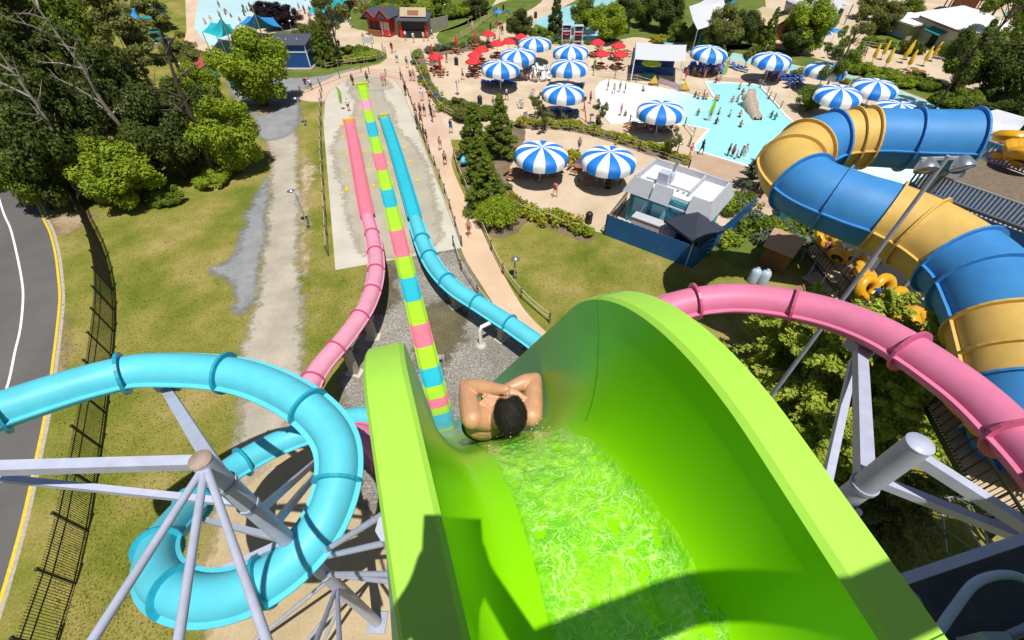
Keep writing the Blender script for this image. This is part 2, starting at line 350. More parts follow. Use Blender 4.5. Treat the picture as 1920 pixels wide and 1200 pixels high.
# road on the left
edge = [(-120,40),(-50,150),(0,233),(28,293),(50,330),(67,367),(83,407),(97,437),(107,477),(112,517),(115,553),(113,587),(108,633),(102,680),(94,740),(83,803),(73,850),(60,913),(43,987),(23,1060),(3,1127),(-25,1210),(-70,1320)]
sheet('road', [(-900,40)]+edge+[(-900,1320)], M['asphalt'], .004)
ribbon('road_edge_line', [(x-3, y) for x, y in edge], .16, M['yline'], .009)
ribbon('kerb_strip', [(x+4, y) for x, y in edge], .22, M['kerb'], .006)
ribbon('road_centre_line', [(-40,290),(-10,350),(7,400),(20,430),(33,483),(42,533),(43,567),(38,617),(28,660),(17,713),(0,765),(-20,830),(-50,930)], .15, M['wline'], .009)
sheet('bare_earth', [(100,410),(150,395),(175,410),(150,425),(125,440),(108,440)], M['dirt'], .003, jit=.5)
sheet('bare_earth', [(112,600),(125,600),(122,660),(112,720),(95,760),(98,720),(107,650)], M['dirt'], .003, jit=.3)
# gravel drive
sheet('sand_yard', [(440,835),(470,815),(552,770),(600,740),(660,790),(720,900),(790,1100),(900,1330),(330,1330),(372,1200),(385,1080),(398,980),(415,910)], M['sand'], .004, jit=.7)
sheet('gravel_drive', [(437,160),(463,213),(490,253),(507,290),(505,397),(500,433),(493,483),(483,567),(467,617),(453,667),(457,748),(446,835),(420,900),(470,900),(540,800),(560,740),(567,693),(570,600),(557,493),(560,397),(555,267),(557,180),(567,143),(500,140)], M['gravel'], .008, jit=.35)
sheet('slate_patch', [(467,395),(503,330),(500,400),(497,450),(487,500),(483,557),(440,590),(437,550),(420,523),(390,512),(443,477),(457,420)], M['slate'], .006, jit=.45)
sheet('slate_road', [(425,150),(470,146),(540,148),(610,140),(660,128),(662,136),(600,158),(578,168),(560,190),(556,240),(500,262),(465,218)], M['slate'], .010, jit=.3)
sheet('bare_earth', [(460,195),(500,200),(520,196),(505,212),(475,215)], M['dirt'], .012, jit=.4)
sheet('worn_grass', [(566,300),(590,310),(585,350),(572,420),(576,470),(568,520),(562,430)], M['sand'], .003, jit=.6)
# paved park areas
sheet('plaza', [(558,184),(575,166),(600,156),(630,141),(660,133),(712,120),(727,108),(706,92),(650,86),(612,90),(598,75),(520,72),(430,112),(392,104),(362,90),(350,60),(345,-60),(345,-150),(1960,-150),(2050,-60),(2200,100),(2200,600),(1750,600),(1560,520),(1530,450),(1480,410),(1400,398),(1330,470),(1130,437),(1085,428),(1035,408),(985,388),(958,352),(925,300),(880,262),(840,262),(790,230),(757,200),(700,180),(610,180),(580,180)], M['plaza'], .012, smooth=False)
sheet('footpath', [(742,128),(757,160),(775,205),(800,272),(826,342),(850,420),(870,480),(900,530),(940,590),(990,640),(1120,760),(1180,760),(1010,610),(965,552),(932,490),(907,440),(882,390),(858,340),(846,305),(850,280),(836,262),(815,225),(800,190),(782,150),(770,128)], M['path'], .016)
sheet('pink_paving', [(560,184),(600,157),(650,141),(690,131),(742,131),(775,134),(790,160),(806,190),(830,225),(845,262),(846,300),(826,330),(800,265),(775,200),(757,160),(690,146),(645,152),(622,165),(608,190)], M['pinkpave'], .020)
sheet('concrete_pad', [(606,225),(609,190),(621,167),(645,153),(690,147),(735,150),(752,162),(765,192),(868,465),(629,507)], M['concrete'], .030, smooth=False)
ribbon('pad_joint', [(608,225),(610,190),(623,168),(646,155),(690,149),(734,152),(750,163),(763,192),(866,464)], .10, M['joint'], .034)
sheet('wet_concrete', [(655,166),(690,158),(716,166),(722,186),(738,204),(745,240),(790,290),(812,360),(822,420),(815,462),(700,484),(662,440),(644,360),(624,285),(640,240),(660,222),(668,190)], M['wet'], .036, jit=.35)
sheet('wet_concrete', [(655,150),(690,144),(722,150),(735,164),(710,170),(668,170),(652,162)], M['wet'], .038, jit=.3)
for i in range(9):
    y = 235+i*27; x = 612+1.3*i; q = P(x, y); 
sheet('pebble_bed', [(694,505),(784,486),(858,468),(880,505),(905,552),(985,650),(1060,760),(1010,940),(800,960),(690,960),(655,850),(640,720),(662,655),(692,575)], M['pebble'], .006, jit=.45)
sheet('damp_ground', [(795,575),(850,572),(872,600),(885,640),(850,660),(815,720),(800,700),(790,630)], M['damp'], .010, jit=.9)
sheet('damp_ground', [(700,505),(740,500),(735,560),(715,590),(695,580),(700,540)], M['damp'], .010, jit=.6)
# planting beds and lawns inside the park
sheet('lawn', [(606,142),(655,129),(712,117),(726,106),(715,96),(690,90),(650,91),(606,100),(560,60),(500,66),(440,112),(425,125),(430,150),(520,148)], M['lawn'], .016, jit=.15)
sheet('planting_bed', [(772,100),(790,92),(802,128),(818,168),(850,200),(905,214),(870,226),(838,214),(806,180),(782,132)], M['mulch'], .017, jit=.15)
sheet('planting_bed', [(800,94),(850,84),(905,76),(912,90),(850,100),(810,106)], M['mulch'], .017, jit=.15)
sheet('planting_bed', [(853,292),(880,268),(920,240),(975,236),(985,262),(962,300),(955,345),(985,388),(1035,410),(1090,428),(1118,442),(1090,452),(1000,416),(968,436),(945,446),(915,440),(895,405),(868,345)], M['mulch'], .018, jit=.2)
sheet('planting_bed', [(970,226),(1040,228),(1110,238),(1200,264),(1300,300),(1290,312),(1195,282),(1100,252),(1040,242),(970,240)], M['mulch'], .018, jit=.15)
sheet('lawn', [(822,62),(870,42),(940,4),(1010,-10),(1010,8),(930,52),(880,78),(830,84)], M['lawn'], .016, jit=.15)
sheet('lawn', [(690,60),(720,50),(830,60),(930,0),(930,-90),(690,-90),(650,20)], M['lawn'], .016, jit=.2)
sheet('lawn', [(1005,45),(1100,-10),(1200,-60),(1400,-80),(1440,50),(1420,84),(1360,94),(1300,80),(1240,78),(1190,70),(1110,84),(1012,78)], M['lawn'], .016, jit=.2)
sheet('lawn', [(1330,92),(1400,84),(1460,92),(1540,112),(1600,125),(1760,172),(1860,215),(1990,280),(1990,318),(1880,268),(1790,226),(1690,186),(1600,150),(1500,124),(1400,104),(1330,104)], M['lawn'], .016, jit=.2)
sheet('lawn', [(1740,150),(1830,170),(2100,180),(2100,330),(1920,270),(1850,215),(1770,178)], M['lawn'], .015, jit=.2)
sheet('lawn', [(1620,70),(1660,55),(1690,60),(1770,85),(1740,95),(1650,92)], M['lawn'], .016, jit=.2)
sheet('planting_bed', [(1345,462),(1392,396),(1425,405),(1480,420),(1535,448),(1530,480),(1450,500),(1380,500)], M['lawn'], .020, jit=.3)
sheet('brick_walk', [(1300,284),(1420,320),(1470,345),(1480,400),(1400,380),(1370,345),(1290,310)], M['brick'], .020, smooth=False)
sheet('brick_walk', [(1328,150),(1425,157),(1430,150),(1330,143)], M['brick'], .020, smooth=False)
# pools
dp = bpy.data.materials.new('beach_pool_water'); dp.use_nodes = True
def depthwater(m, a, b, c1, c2):
    nt = m.node_tree; N = nt.nodes; L = nt.links; bs = N['Principled BSDF']; bs.inputs['Roughness'].default_value = .12
    tc = N.new('ShaderNodeTexCoord'); sp = N.new('ShaderNodeVectorMath'); sp.operation = 'DOT_PRODUCT'
    d = Vector((b.x-a.x, b.y-a.y, 0)); sp.inputs[1].default_value = d/d.length_squared
    L.new(tc.outputs['Object'], sp.inputs[0])
    n = N.new('ShaderNodeTexNoise'); n.inputs['Scale'].default_value = .25; n.inputs['Detail'].default_value = 3; L.new(tc.outputs['Object'], n.inputs['Vector'])
    ad = N.new('ShaderNodeMath'); ad.operation = 'MULTIPLY_ADD'; L.new(n.outputs[0], ad.inputs[0]); ad.inputs[1].default_value = .35; L.new(sp.outputs['Value'], ad.inputs[2])
    mr = N.new('ShaderNodeMapRange'); o = a.dot(d)/d.length_squared + .175; mr.inputs[1].default_value = o; mr.inputs[2].default_value = o+1; L.new(ad.outputs[0], mr.inputs[0])
    mx = N.new('ShaderNodeMix'); mx.data_type = 'RGBA'; mx.inputs[6].default_value = (*c1, 1); mx.inputs[7].default_value = (*c2, 1); L.new(mr.outputs[0], mx.inputs[0]); L.new(mx.outputs[2], bs.inputs['Base Color'])
    n2 = N.new('ShaderNodeTexNoise'); n2.inputs['Scale'].default_value = 1.3; L.new(tc.outputs['Object'], n2.inputs['Vector'])
    bp = N.new('ShaderNodeBump'); bp.inputs['Strength'].default_value = .2; bp.inputs['Distance'].default_value = .05; L.new(n2.outputs[0], bp.inputs['Height']); L.new(bp.outputs[0], bs.inputs['Normal'])
depthwater(dp, G(1175,190), G(1330,215), (.82,.84,.83), (.33,.72,.75))
poolpx = [(1120,167),(1129,155),(1142,151),(1178,157),(1256,170),(1343,188),(1324,155),(1350,156),(1423,160),(1470,217),(1560,300),(1640,330),(1560,360),(1480,335),(1418,316),(1300,281),(1332,243),(1283,234),(1200,230),(1147,232),(1129,211),(1120,185)]
sheet('pool_water', poolpx, dp, .05, smooth=False)
def rim(name, px, wid, h, m, closed=True):
    w = [Vector((*P(x, y)[:2], 0)) for x, y in px]; n = len(w); mb = MB()
    ar = sum(w[i].x*w[(i+1) % n].y-w[(i+1) % n].x*w[i].y for i in range(n)); sg = 1 if ar > 0 else -1
    outp = []
    for i in range(n):
        a, b, c = w[i-1], w[i], w[(i+1) % n]; t1, t2 = (b-a).normalized(), (c-b).normalized()
        n1, n2 = Vector((t1.y, -t1.x, 0))*sg, Vector((t2.y, -t2.x, 0))*sg; q = (n1+n2); q = q/max(q.length_squared/2, .6)
        outp.append(b+q*wid)
    for i in range(n):
        j = (i+1) % n; z = Vector((0,0,h)); lo = Vector((0,0,.013))
        mb.add([w[i]+lo, w[j]+lo, outp[j]+lo, outp[i]+lo, w[i]+z, w[j]+z, outp[j]+z, outp[i]+z], [(4,5,6,7),(0,1,5,4),(2,3,7,6)], False)
    o = mb.build(name, m); o['kind'] = 'structure'; return o
rim('pool_kerb', poolpx, .28, .11, M['white'])
sheet('splash_pool', [(1530,286),(1600,282),(1705,300),(1730,330),(1690,362),(1640,345),(1570,322)], M['poolpale'], .055, smooth=False)
sheet('wave_pool_water', [(372,-150),(371,0),(364,52),(380,72),(396,88),(440,66),(500,38),(560,20),(640,6),(720,-60),(760,-150)], M['wave'], .05, smooth=False)
ribbon('wave_pool_walk', [(345,120),(352,85),(360,50),(366,0),(368,-100)], 1.6, M['path'], .022)
sheet('lazy_river_water', [(1040,22),(1062,12),(1100,6),(1150,-6),(1150,40),(1120,70),(1095,85),(1040,58),(1012,48),(1002,40)], M['river'], .03)
riv = [(1230,78),(1300,92),(1380,108),(1440,120),(1500,132),(1560,141),(1620,157),(1680,178),(1740,203),(1800,232),(1870,268),(1960,320)]
ribbon('lazy_river_kerb', riv, 4.6, M['plaza'], .022)
ribbon('lazy_river_water', riv, 3.4, M['river'], .03)
# ================================================================== SLIDES
AZ = R_(-17.7); DV = Vector((math.sin(AZ), math.cos(AZ), 0)); WV = Vector((math.cos(AZ), -math.sin(AZ), 0)); OV = WV*.29
def SL(s, l, dn): return OV + DV*s + WV*l + Vector((0, 0, H-dn))
TH = R_(59); FR, F0 = 1.2, 1.40
M['chute'] = mat('lime_green_fibreglass', (.275,.73,.003), .3, .05, scale=1.5, spec=.22)
M['chutelip'] = mat('pale_green_lip', (.37,.72,.07), .45, .05, scale=5)
M['chuteside'] = mat('sky_tinted_outer_side', (.27,.56,.40), .5, .08)  # teal sky reflection on the outer side is put into this colour
M['seam'] = mat('seam_sealant', (.05,.20,.005), .6, .2)
M['scuff'] = mat('scuff_mark', (.16,.42,.01), .6, .2)
def curve_pts(L0, g, s0, Rr, phase):           # phase list of ('A',a) ('B',t) ('C',e)
    out = []
    g = math.atan(g)
    for k, v in phase:
        if k == 'A':
            s = -1.3 + (s0+1.3)*v; out.append((s, L0 + math.tan(g)*s))
        else:
            t = g + (TH-g)*(v if k == 'B' else 1)
            s = s0 + Rr*(math.sin(t)-math.sin(g)); d = L0 + math.tan(g)*s0 + Rr*(math.cos(g)-math.cos(t))
            if k == 'C': s += v*math.cos(TH); d += v*math.sin(TH)
            out.append((s, d))
    return out
ph = [('A', i/12) for i in range(12)] + [('B', i/30) for i in range(31)] + [('C', .05+4.2*(i/24)**1.5) for i in range(25)]
lag = lambda k, v, q: (k, v + q*min(1, v/1.6)**.8) if k == 'C' else (k, v)
fl = curve_pts(F0, 0, 0, FR, ph)
ll = curve_pts(1.0, .03, .71, .59, [lag(k, v, 1.25) for k, v in ph])
rl = curve_pts(.95, -.107, .305, 1.01, [lag(k, v, 1.14) for k, v in ph])
slide = thing('speed_slide', SL(0, 0, 2.4), 'bright green open chute dropping into a long lime, pink and turquoise striped run-out lane', 'water slide')
mb = MB(); rows = []; WL, WR = .15, .20
def wallq(n): return [(math.sin(a)**.86, 1-math.cos(a)**.86) for a in [math.pi/2*i/n for i in range(n+1)]]
lastrow = None
for (fs, fd), (ls, ld), (rs, rd) in zip(fl, ll, rl):
    lin, rin = .315+.03*min(max(ls, -.5), .9), .378+.024*min(max(rs, -.5), .9)
    r = []
    def lerp(a, b, q): return a + (b-a)*q
    r.append(SL(ls, -lin-.128-.012-.085*min(max((.62-ls)/.7, 0), 1), ld+.30)); r.append(SL(ls, -lin-.128, ld+.014)); r.append(SL(ls, -lin-.118, ld)); r.append(SL(ls, -lin-.014, ld)); r.append(SL(ls, -lin, ld+.014))
    for q, h in wallq(9)[::-1][1:]: r.append(SL(lerp(fs, ls, h), -(WL+(lin-WL)*q), lerp(fd, ld, h)))
    for i in range(1, 6): r.append(SL(fs, -WL+(WL+WR)*i/6, fd))
    for q, h in wallq(9)[:-1]: r.append(SL(lerp(fs, rs, h), WR+(rin-WR)*q, lerp(fd, rd, h)))
    r.append(SL(rs, rin, rd+.014)); r.append(SL(rs, rin+.014, rd)); r.append(SL(rs, rin+.112, rd)); r.append(SL(rs, rin+.122, rd+.014)); r.append(SL(rs, rin+.122, rd+.30))
    rows.append(r)
nn = len(rows[0]); mb.grid([r[4:nn-4] for r in rows], True)
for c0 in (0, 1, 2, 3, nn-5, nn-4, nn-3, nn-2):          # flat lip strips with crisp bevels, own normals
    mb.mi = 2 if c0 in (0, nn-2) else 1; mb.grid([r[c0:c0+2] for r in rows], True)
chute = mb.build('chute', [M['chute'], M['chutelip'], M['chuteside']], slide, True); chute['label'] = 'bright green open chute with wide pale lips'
# joint in the right lip and wall near the rider's start
for k_, c0 in ((9, 19), (34, 22)):
    mb = MB(); mb.tube([p + Vector((-.0006, 0, .0008)) for p in rows[k_][c0:nn-1]], .0022 if k_ == 11 else .0012, 5); mb.build('joint', M['seam'], slide, True)
def FLP(s, l=0.0, n=0.0):                       # point over the chute floor
    if s <= 0: d, t = F0, 0
    elif s < FR*math.sin(TH): t = math.asin(s/FR); d = F0+FR*(1-math.cos(t))
    else: t = TH; d = F0+FR*(1-math.cos(TH)) + (s-FR*math.sin(TH))*math.tan(TH)
    return SL(s + n*math.sin(t), l, d - n*math.cos(t))
def FLT(s): return 0 if s <= 0 else (math.asin(s/FR) if s < FR*math.sin(TH) else TH)
# sheet of running water on the chute floor
nf = bpy.data.materials.new('running_water'); nf.use_nodes = True
nt = nf.node_tree; N = nt.nodes; L = nt.links; b = N['Principled BSDF']; b.inputs['Roughness'].default_value = .07; b.inputs['Coat Weight'].default_value = .4
tc = N.new('ShaderNodeTexCoord'); n0 = N.new('ShaderNodeTexNoise'); n0.inputs['Scale'].default_value = 9; n0.inputs['Detail'].default_value = 3; L.new(tc.outputs['Object'], n0.inputs['Vector'])
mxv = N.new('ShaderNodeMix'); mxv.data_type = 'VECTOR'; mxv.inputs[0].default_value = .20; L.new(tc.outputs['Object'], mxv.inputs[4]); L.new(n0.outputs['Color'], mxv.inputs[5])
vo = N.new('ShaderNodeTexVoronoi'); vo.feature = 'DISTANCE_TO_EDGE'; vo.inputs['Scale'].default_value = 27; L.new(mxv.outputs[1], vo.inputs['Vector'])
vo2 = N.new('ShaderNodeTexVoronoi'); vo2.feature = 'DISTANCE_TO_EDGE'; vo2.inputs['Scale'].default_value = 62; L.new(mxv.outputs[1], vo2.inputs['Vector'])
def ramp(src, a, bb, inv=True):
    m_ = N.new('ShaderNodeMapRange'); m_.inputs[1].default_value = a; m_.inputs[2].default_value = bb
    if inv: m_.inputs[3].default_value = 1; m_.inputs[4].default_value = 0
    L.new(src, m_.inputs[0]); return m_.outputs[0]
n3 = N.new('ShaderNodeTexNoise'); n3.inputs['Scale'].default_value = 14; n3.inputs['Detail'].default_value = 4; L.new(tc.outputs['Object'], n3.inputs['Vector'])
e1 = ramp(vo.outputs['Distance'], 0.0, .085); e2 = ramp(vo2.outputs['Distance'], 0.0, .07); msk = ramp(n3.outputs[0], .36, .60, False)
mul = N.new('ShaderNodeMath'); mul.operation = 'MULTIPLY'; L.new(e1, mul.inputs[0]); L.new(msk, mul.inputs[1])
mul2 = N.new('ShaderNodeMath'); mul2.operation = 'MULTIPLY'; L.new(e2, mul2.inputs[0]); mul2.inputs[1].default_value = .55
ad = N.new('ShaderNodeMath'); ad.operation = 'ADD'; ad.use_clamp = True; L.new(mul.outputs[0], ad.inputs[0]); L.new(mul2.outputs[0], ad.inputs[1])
at = N.new('ShaderNodeAttribute'); at.attribute_name = 'painted_caustics'
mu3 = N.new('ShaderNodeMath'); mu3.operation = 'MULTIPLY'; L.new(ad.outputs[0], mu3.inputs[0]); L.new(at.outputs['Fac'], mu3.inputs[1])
mx = N.new('ShaderNodeMix'); mx.data_type = 'RGBA'; mx.inputs[7].default_value = (.58,.88,.24,1)  # pale cell edges paint the sun's caustic lines into the water colour
nd = N.new('ShaderNodeTexNoise'); nd.inputs['Scale'].default_value = 11; nd.inputs['Detail'].default_value = 3; L.new(mxv.outputs[1], nd.inputs['Vector']); dk = ramp(nd.outputs[0], .38, .62, False)
mg = N.new('ShaderNodeMix'); mg.data_type = 'RGBA'; mg.inputs[6].default_value = (.16,.60,.003,1); mg.inputs[7].default_value = (.30,.76,.006,1); L.new(dk, mg.inputs[0]); L.new(mg.outputs[2], mx.inputs[6]); L.new(mu3.outputs[0], mx.inputs[0]); L.new(mx.outputs[2], b.inputs['Base Color'])
nb = N.new('ShaderNodeTexNoise'); nb.inputs['Scale'].default_value = 42; nb.inputs['Detail'].default_value = 5; L.new(mxv.outputs[1], nb.inputs['Vector'])
bp = N.new('ShaderNodeBump'); bp.inputs['Strength'].default_value = .55; bp.inputs['Distance'].default_value = .012; L.new(nb.outputs[0], bp.inputs['Height']); L.new(bp.outputs[0], b.inputs['Normal'])
mb = MB(); rows_w = []; caustic_fac = []
nl = 96
phw = [('A', .45+.55*i/70) for i in range(70)] + [('B', i/130) for i in range(131)] + [('C', .012*i) for i in range(1, 60)]
fw_ = curve_pts(F0, 0, 0, FR, phw); rw_ = curve_pts(.95, -.107, .305, 1.01, [lag(k, v, 1.14) for k, v in phw])
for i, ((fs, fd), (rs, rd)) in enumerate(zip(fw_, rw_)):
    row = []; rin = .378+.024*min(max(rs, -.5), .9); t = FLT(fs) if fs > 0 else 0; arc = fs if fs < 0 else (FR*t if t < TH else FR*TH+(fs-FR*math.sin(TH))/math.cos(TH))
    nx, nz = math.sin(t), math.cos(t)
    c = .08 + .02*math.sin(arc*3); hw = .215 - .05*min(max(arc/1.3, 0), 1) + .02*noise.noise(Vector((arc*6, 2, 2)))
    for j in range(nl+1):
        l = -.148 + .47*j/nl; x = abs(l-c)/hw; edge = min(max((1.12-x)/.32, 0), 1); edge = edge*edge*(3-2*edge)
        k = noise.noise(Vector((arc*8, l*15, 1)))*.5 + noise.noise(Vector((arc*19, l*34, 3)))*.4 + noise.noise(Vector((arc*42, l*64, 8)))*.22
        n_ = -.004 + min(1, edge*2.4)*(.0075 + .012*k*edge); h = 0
        if l > WR: q = min((l-WR)/(rin-WR), .999); h = 1-math.cos(math.asin(q**(1/.86)))**.86
        S_ = fs+(rs-fs)*h + nx*n_; D_w = fd+(rd-fd)*h - nz*n_
        row.append(SL(S_, l - (n_*.6*h if h else 0), D_w)); caustic_fac.append(edge)
    rows_w.append(row)
mb.grid(rows_w, True); wf = mb.build('water_film', nf, slide, True); wf['label'] = 'rippling water running down the chute floor, caustic light lines in its colour'
ca = wf.data.attributes.new('painted_caustics', 'FLOAT', 'POINT'); ca.data.foreach_set('value', caustic_fac)
mb = MB(); g = np.random.default_rng(9)
for i in range(170):
    a_ = g.random()**.5; s_ = 1.22-.55*g.random()**2+.1*g.random(); l_ = .10+g.normal()*.10; n_ = .012+abs(g.normal())*.03*a_; r_ = .0009+.0022*g.random()**3
    mb.ball(FLP(s_, l_, n_+.01), r_, 6, 4)
sp_ = mb.build('spray', M['whitep'], slide, True); sp_['kind'] = 'stuff'; sp_['label'] = 'droplets of splash behind the rider'
# run-out path: steep, flare, nearly flat
path = []
e = 0
s, dn = FR*math.sin(TH), F0+FR*(1-math.cos(TH)); ER = 7.0; T1 = R_(1.35); ZR = 1.75
drop_exit = ER*(math.cos(T1)-math.cos(TH)); str_end = H-ZR-drop_exit
while dn < str_end: path.append((s, dn, TH)); s += .25*math.cos(TH); dn += .25*math.sin(TH)
s1, d1 = s, dn
for i in range(40):
    t = TH+(T1-TH)*i/40; path.append((s1+ER*(math.sin(TH)-math.sin(t)), d1+ER*(math.cos(t)-math.cos(TH)), t))
s2, d2, _ = path[-1]
while s2 < 71.2: s2 += .3; d2 += .3*math.tan(T1); path.append((s2, min(d2, H-.32), T1))
def prj(p):
    p = Vector(p); dnn = H-p.z; Z = p.y*CD+dnn*SD
    return 960+F*p.x/Z, 600+F*(dnn*CD-p.y*SD)/Z
ys = [prj(SL(a, 0, b_))[1] for a, b_, _ in path]
def at_y(y):
    for i in range(len(ys)-1, -1, -1):
        if ys[i] >= y: return i
    return 0
def trough(mb, pts, hw, wh, flange=.07, base=.0, th=.03):      # pts: (centre, normal, side); open lane
    rows = []
    for c, n, sd, hwi, whi in pts:
        r = [c - sd*(hwi+flange) + n*(whi-.10), c - sd*(hwi+flange) + n*whi, c - sd*hwi + n*whi]
        for a in (75, 55, 35, 15): r.append(c - sd*(hwi*.55+hwi*.45*math.sin(R_(a))) + n*(whi*(1-math.cos(R_(a)))))
        r += [c - sd*hwi*.4, c + sd*hwi*.4]
        for a in (15, 35, 55, 75): r.append(c + sd*(hwi*.55+hwi*.45*math.sin(R_(a))) + n*(whi*(1-math.cos(R_(a)))))
        r += [c + sd*hwi + n*whi, c + sd*(hwi+flange) + n*whi, c + sd*(hwi+flange) + n*(whi-.10)]
        rows.append(r)
    mb.grid(rows, True); return rows
def lane_frame(i, lo=None):
    a, b_, t = path[i]
    k = min(max((a-1.4)/14, 0), 1); return (SL(a, 0, b_), DV*math.sin(t)+Vector((0,0,math.cos(t))), WV, .36+.20*k, .47-.13*k)
bys = [167,187,205,228,256,286,318,355,386,430,480,520,563,605,648,690,722,745,762,775]
cols = ['lime','pinkpale','lime','aqualane','lime','pinkhot','lime','aqualane','lime','pinkhot','lime','aqualane','lime','pinkhot','lime','aqualane','lime','pinkhot','lime','aqualane','lime']
ends = [len(path)-1] + [at_y(y) for y in bys[1:]]
extra = [i for i in range(0, ends[-1]) if i % 13 == 6][::-1]
start_i = next(i for i, (a, b_, t) in enumerate(path) if (a-path[0][0]) > 4.2*math.cos(TH)-.1)
ends = ends + [i for i in extra if i > start_i+4 and i < ends[-1]-3] + [start_i]
SEC = {'lime':'lime','pinkpale':'faded pink','pinkhot':'coral pink','aqualane':'turquoise'}
for n_, (i1, i0) in enumerate(zip(ends[:-1], ends[1:])):
    if i1 - i0 < 1: continue
    col = cols[n_] if n_ < len(cols) else ('lime','pinkhot','lime','aqualane')[n_ % 4]
    mb = MB(); trough(mb, [lane_frame(i) for i in range(i0, i1+1)], 0, 0)
    c, n, sd, hw, wh = lane_frame(i1)
    f = mb.build('slide_section', M[col], slide, True); f['label'] = SEC[col] + ' section of the run-out lane'
q = lane_frame(len(path)-1); mb = MB(); mb.box(q[0]+DV*.12+Vector((0,0,.02)), (1.6, .28, .62), M=Matrix((WV, DV, Vector((0,0,1)))).transposed()); f = mb.build('end_stop', M['lime'], slide, True)
mb = MB(); mb.box(q[0]+DV*.12+Vector((0,0,.36)), (1.9, .34, .06), M=Matrix((WV, DV, Vector((0,0,1)))).transposed()); mb.build('end_rail', M['yline'], slide, True)
for i in range(at_y(700), len(path)-2, 24):
    c, n, sd, hw, wh = lane_frame(i)
    for sg in (-1, 1): MB().box(c+sd*sg*.3-Vector((0,0,c.z/2+.01)), (.14, .14, c.z-.03), rz=-AZ).build('support_leg', M['steeld'], slide, True)

# ------------------------------------------------------------------ closed tubes
def dense(ctrl, step=.18):
    w = [(*P(x, y, z), r) for x, y, z, r in ctrl]; s = spline(w, 40, False); out = [s[0]]; acc = 0
    for a, b in zip(s[:-1], s[1:]):
        acc += math.dist(a[:3], b[:3])
        if acc >= step: out.append(b); acc = 0
    return out
def frames(pts):
    fr = []
    for i, p in enumerate(pts):
        a, b = Vector(pts[max(i-1, 0)][:3]), Vector(pts[min(i+1, len(pts)-1)][:3]); t = (b-a).normalized()
        sd = t.cross(Vector((0,0,1))).normalized(); n = sd.cross(t); fr.append((Vector(p[:3]), t, sd, n, p[3]))
    return fr
def tube_section(fr, i0, i1, m, mring, parent, fl=.09, nseg=20, ring=True, name='tube_section', lab=None, lidopen=None, ringdark=None):
    mb = MB(); k = nseg
    rows = []
    for p, t, sd, n, r in fr[i0:i1+1]:
        rows.append([p + sd*(r*math.cos(2*math.pi*j/k)) + n*(r*math.sin(2*math.pi*j/k)) for j in range(k+1)])
    mb.grid(rows, True, True)
    for sg in (-1, 1):                                   # seam flanges along both sides
        rr = []
        for p, t, sd, n, r in fr[i0:i1+1]:
            o = p + sd*sg*(r-.005); rr.append([o + n*.025, o + sd*sg*fl + n*.025, o + sd*sg*fl - n*.025, o - n*.025])
        mb.grid(rr, False, sg < 0)
    o = mb.build(name, m, parent, True)
    if lab: o['label'] = lab
    if ring:
        p, t, sd, n, r = fr[i0]; mb = MB(); rows = []
        for d, q in ((-.045, r-.01), (-.045, r+fl+.012), (.045, r+fl+.012), (.045, r-.01)):
            rows.append([p + t*d + sd*(q*math.cos(2*math.pi*j/k)) + n*(q*math.sin(2*math.pi*j/k)) for j in range(k+1)])
        mb.grid(rows, False); mb.build('flange_ring', mring, o)
        o.children[0].data.transform(Matrix.Translation(-parent.location))
    return o
def lane(px, zs, hw, wh, m, medge, parent, name, nsec):
    w = [P(x, y, z) for (x, y), z in zip(px, zs)]; s = spline([tuple(q) for q in w], 12, False)
    fr = frames([(*q, 1) for q in s]); seg = len(fr)//nsec
    for k in range(nsec):
        a, b = k*seg, (k+1)*seg if k < nsec-1 else len(fr)-1
        mb = MB(); trough(mb, [(p, n, sd, hw, wh) for p, t, sd, n, r in fr[a:b+1]], 0, 0, flange=.10)
        mb.build(name, m, parent, True)
    p, t, sd, n, r = fr[-1]
    MB().box(p+t*.12+Vector((0,0,.05)), (hw*2+.35, .26, .55), M=Matrix((sd, t, n)).transposed()).build('end_stop', M['yline'], parent, True)
    for i in range(0, len(fr)-2, 10):
        p = fr[i][0]
        if p.z > .25:
            for sg in (-1, 1): MB().box(p+fr[i][2]*sg*.3-Vector((0,0,p.z/2)), (.12, .12, p.z-.04)).build('support_leg', M['steeld'], parent, True)
    return fr
RT = .55
blue = thing('tube_slide', P(640, 890, 9), 'turquoise tube slide looping round the left mast and running out right of the striped lane', 'water slide')
bc = [(-330,905,12.6),(-120,815,12.3),(67,748,11.9),(200,708,11.6),(293,693,11.4),(443,703,11.2),(553,747,11.0),(622,812,10.8),(635,890,10.6),(603,985,10.4),(530,1066,10.2),(440,1112,10.0),(355,1118,9.6),(300,1085,8.9),(296,1030,8.0),(335,975,6.8),(388,920,5.5),(445,873,4.8),(520,832,4.4),(600,803,4.1),(690,785,3.2),(775,835,2.0),(870,830,1.95),(960,772,1.95),(1015,700,2.0),(1015,655,2.0),(975,621,2.0),(905,575,1.9),(852,540,1.8),(815,500,1.5),(793,455,1.25),(779,412,1.05)]
bfr = frames(dense([(x, y, z, RT) for x, y, z in bc]))
def cut(fr, parent, m, mring, step, fl, lab=None, **kw):
    ns_ = max(1, round(len(fr)/step)); ids = [round(i*(len(fr)-1)/ns_) for i in range(ns_+1)]
    return [tube_section(fr, a, b, m, mring, parent, fl, lab=lab, **kw) for a, b in zip(ids[:-1], ids[1:])]
cut(bfr, blue, M['aqua'], M['aquaring'], 15, .15)
lane([(779,412),(764,360),(748,305),(734,260),(720,219)], [.50,.5,.45,.4,.36], .56, .42, M['aqualane'], None, blue, 'slide_lane', 5)
pinks = thing('tube_slide', P(1640, 622, 9), 'pink tube slide curving behind the green chute to a run-out left of the striped lane', 'water slide')
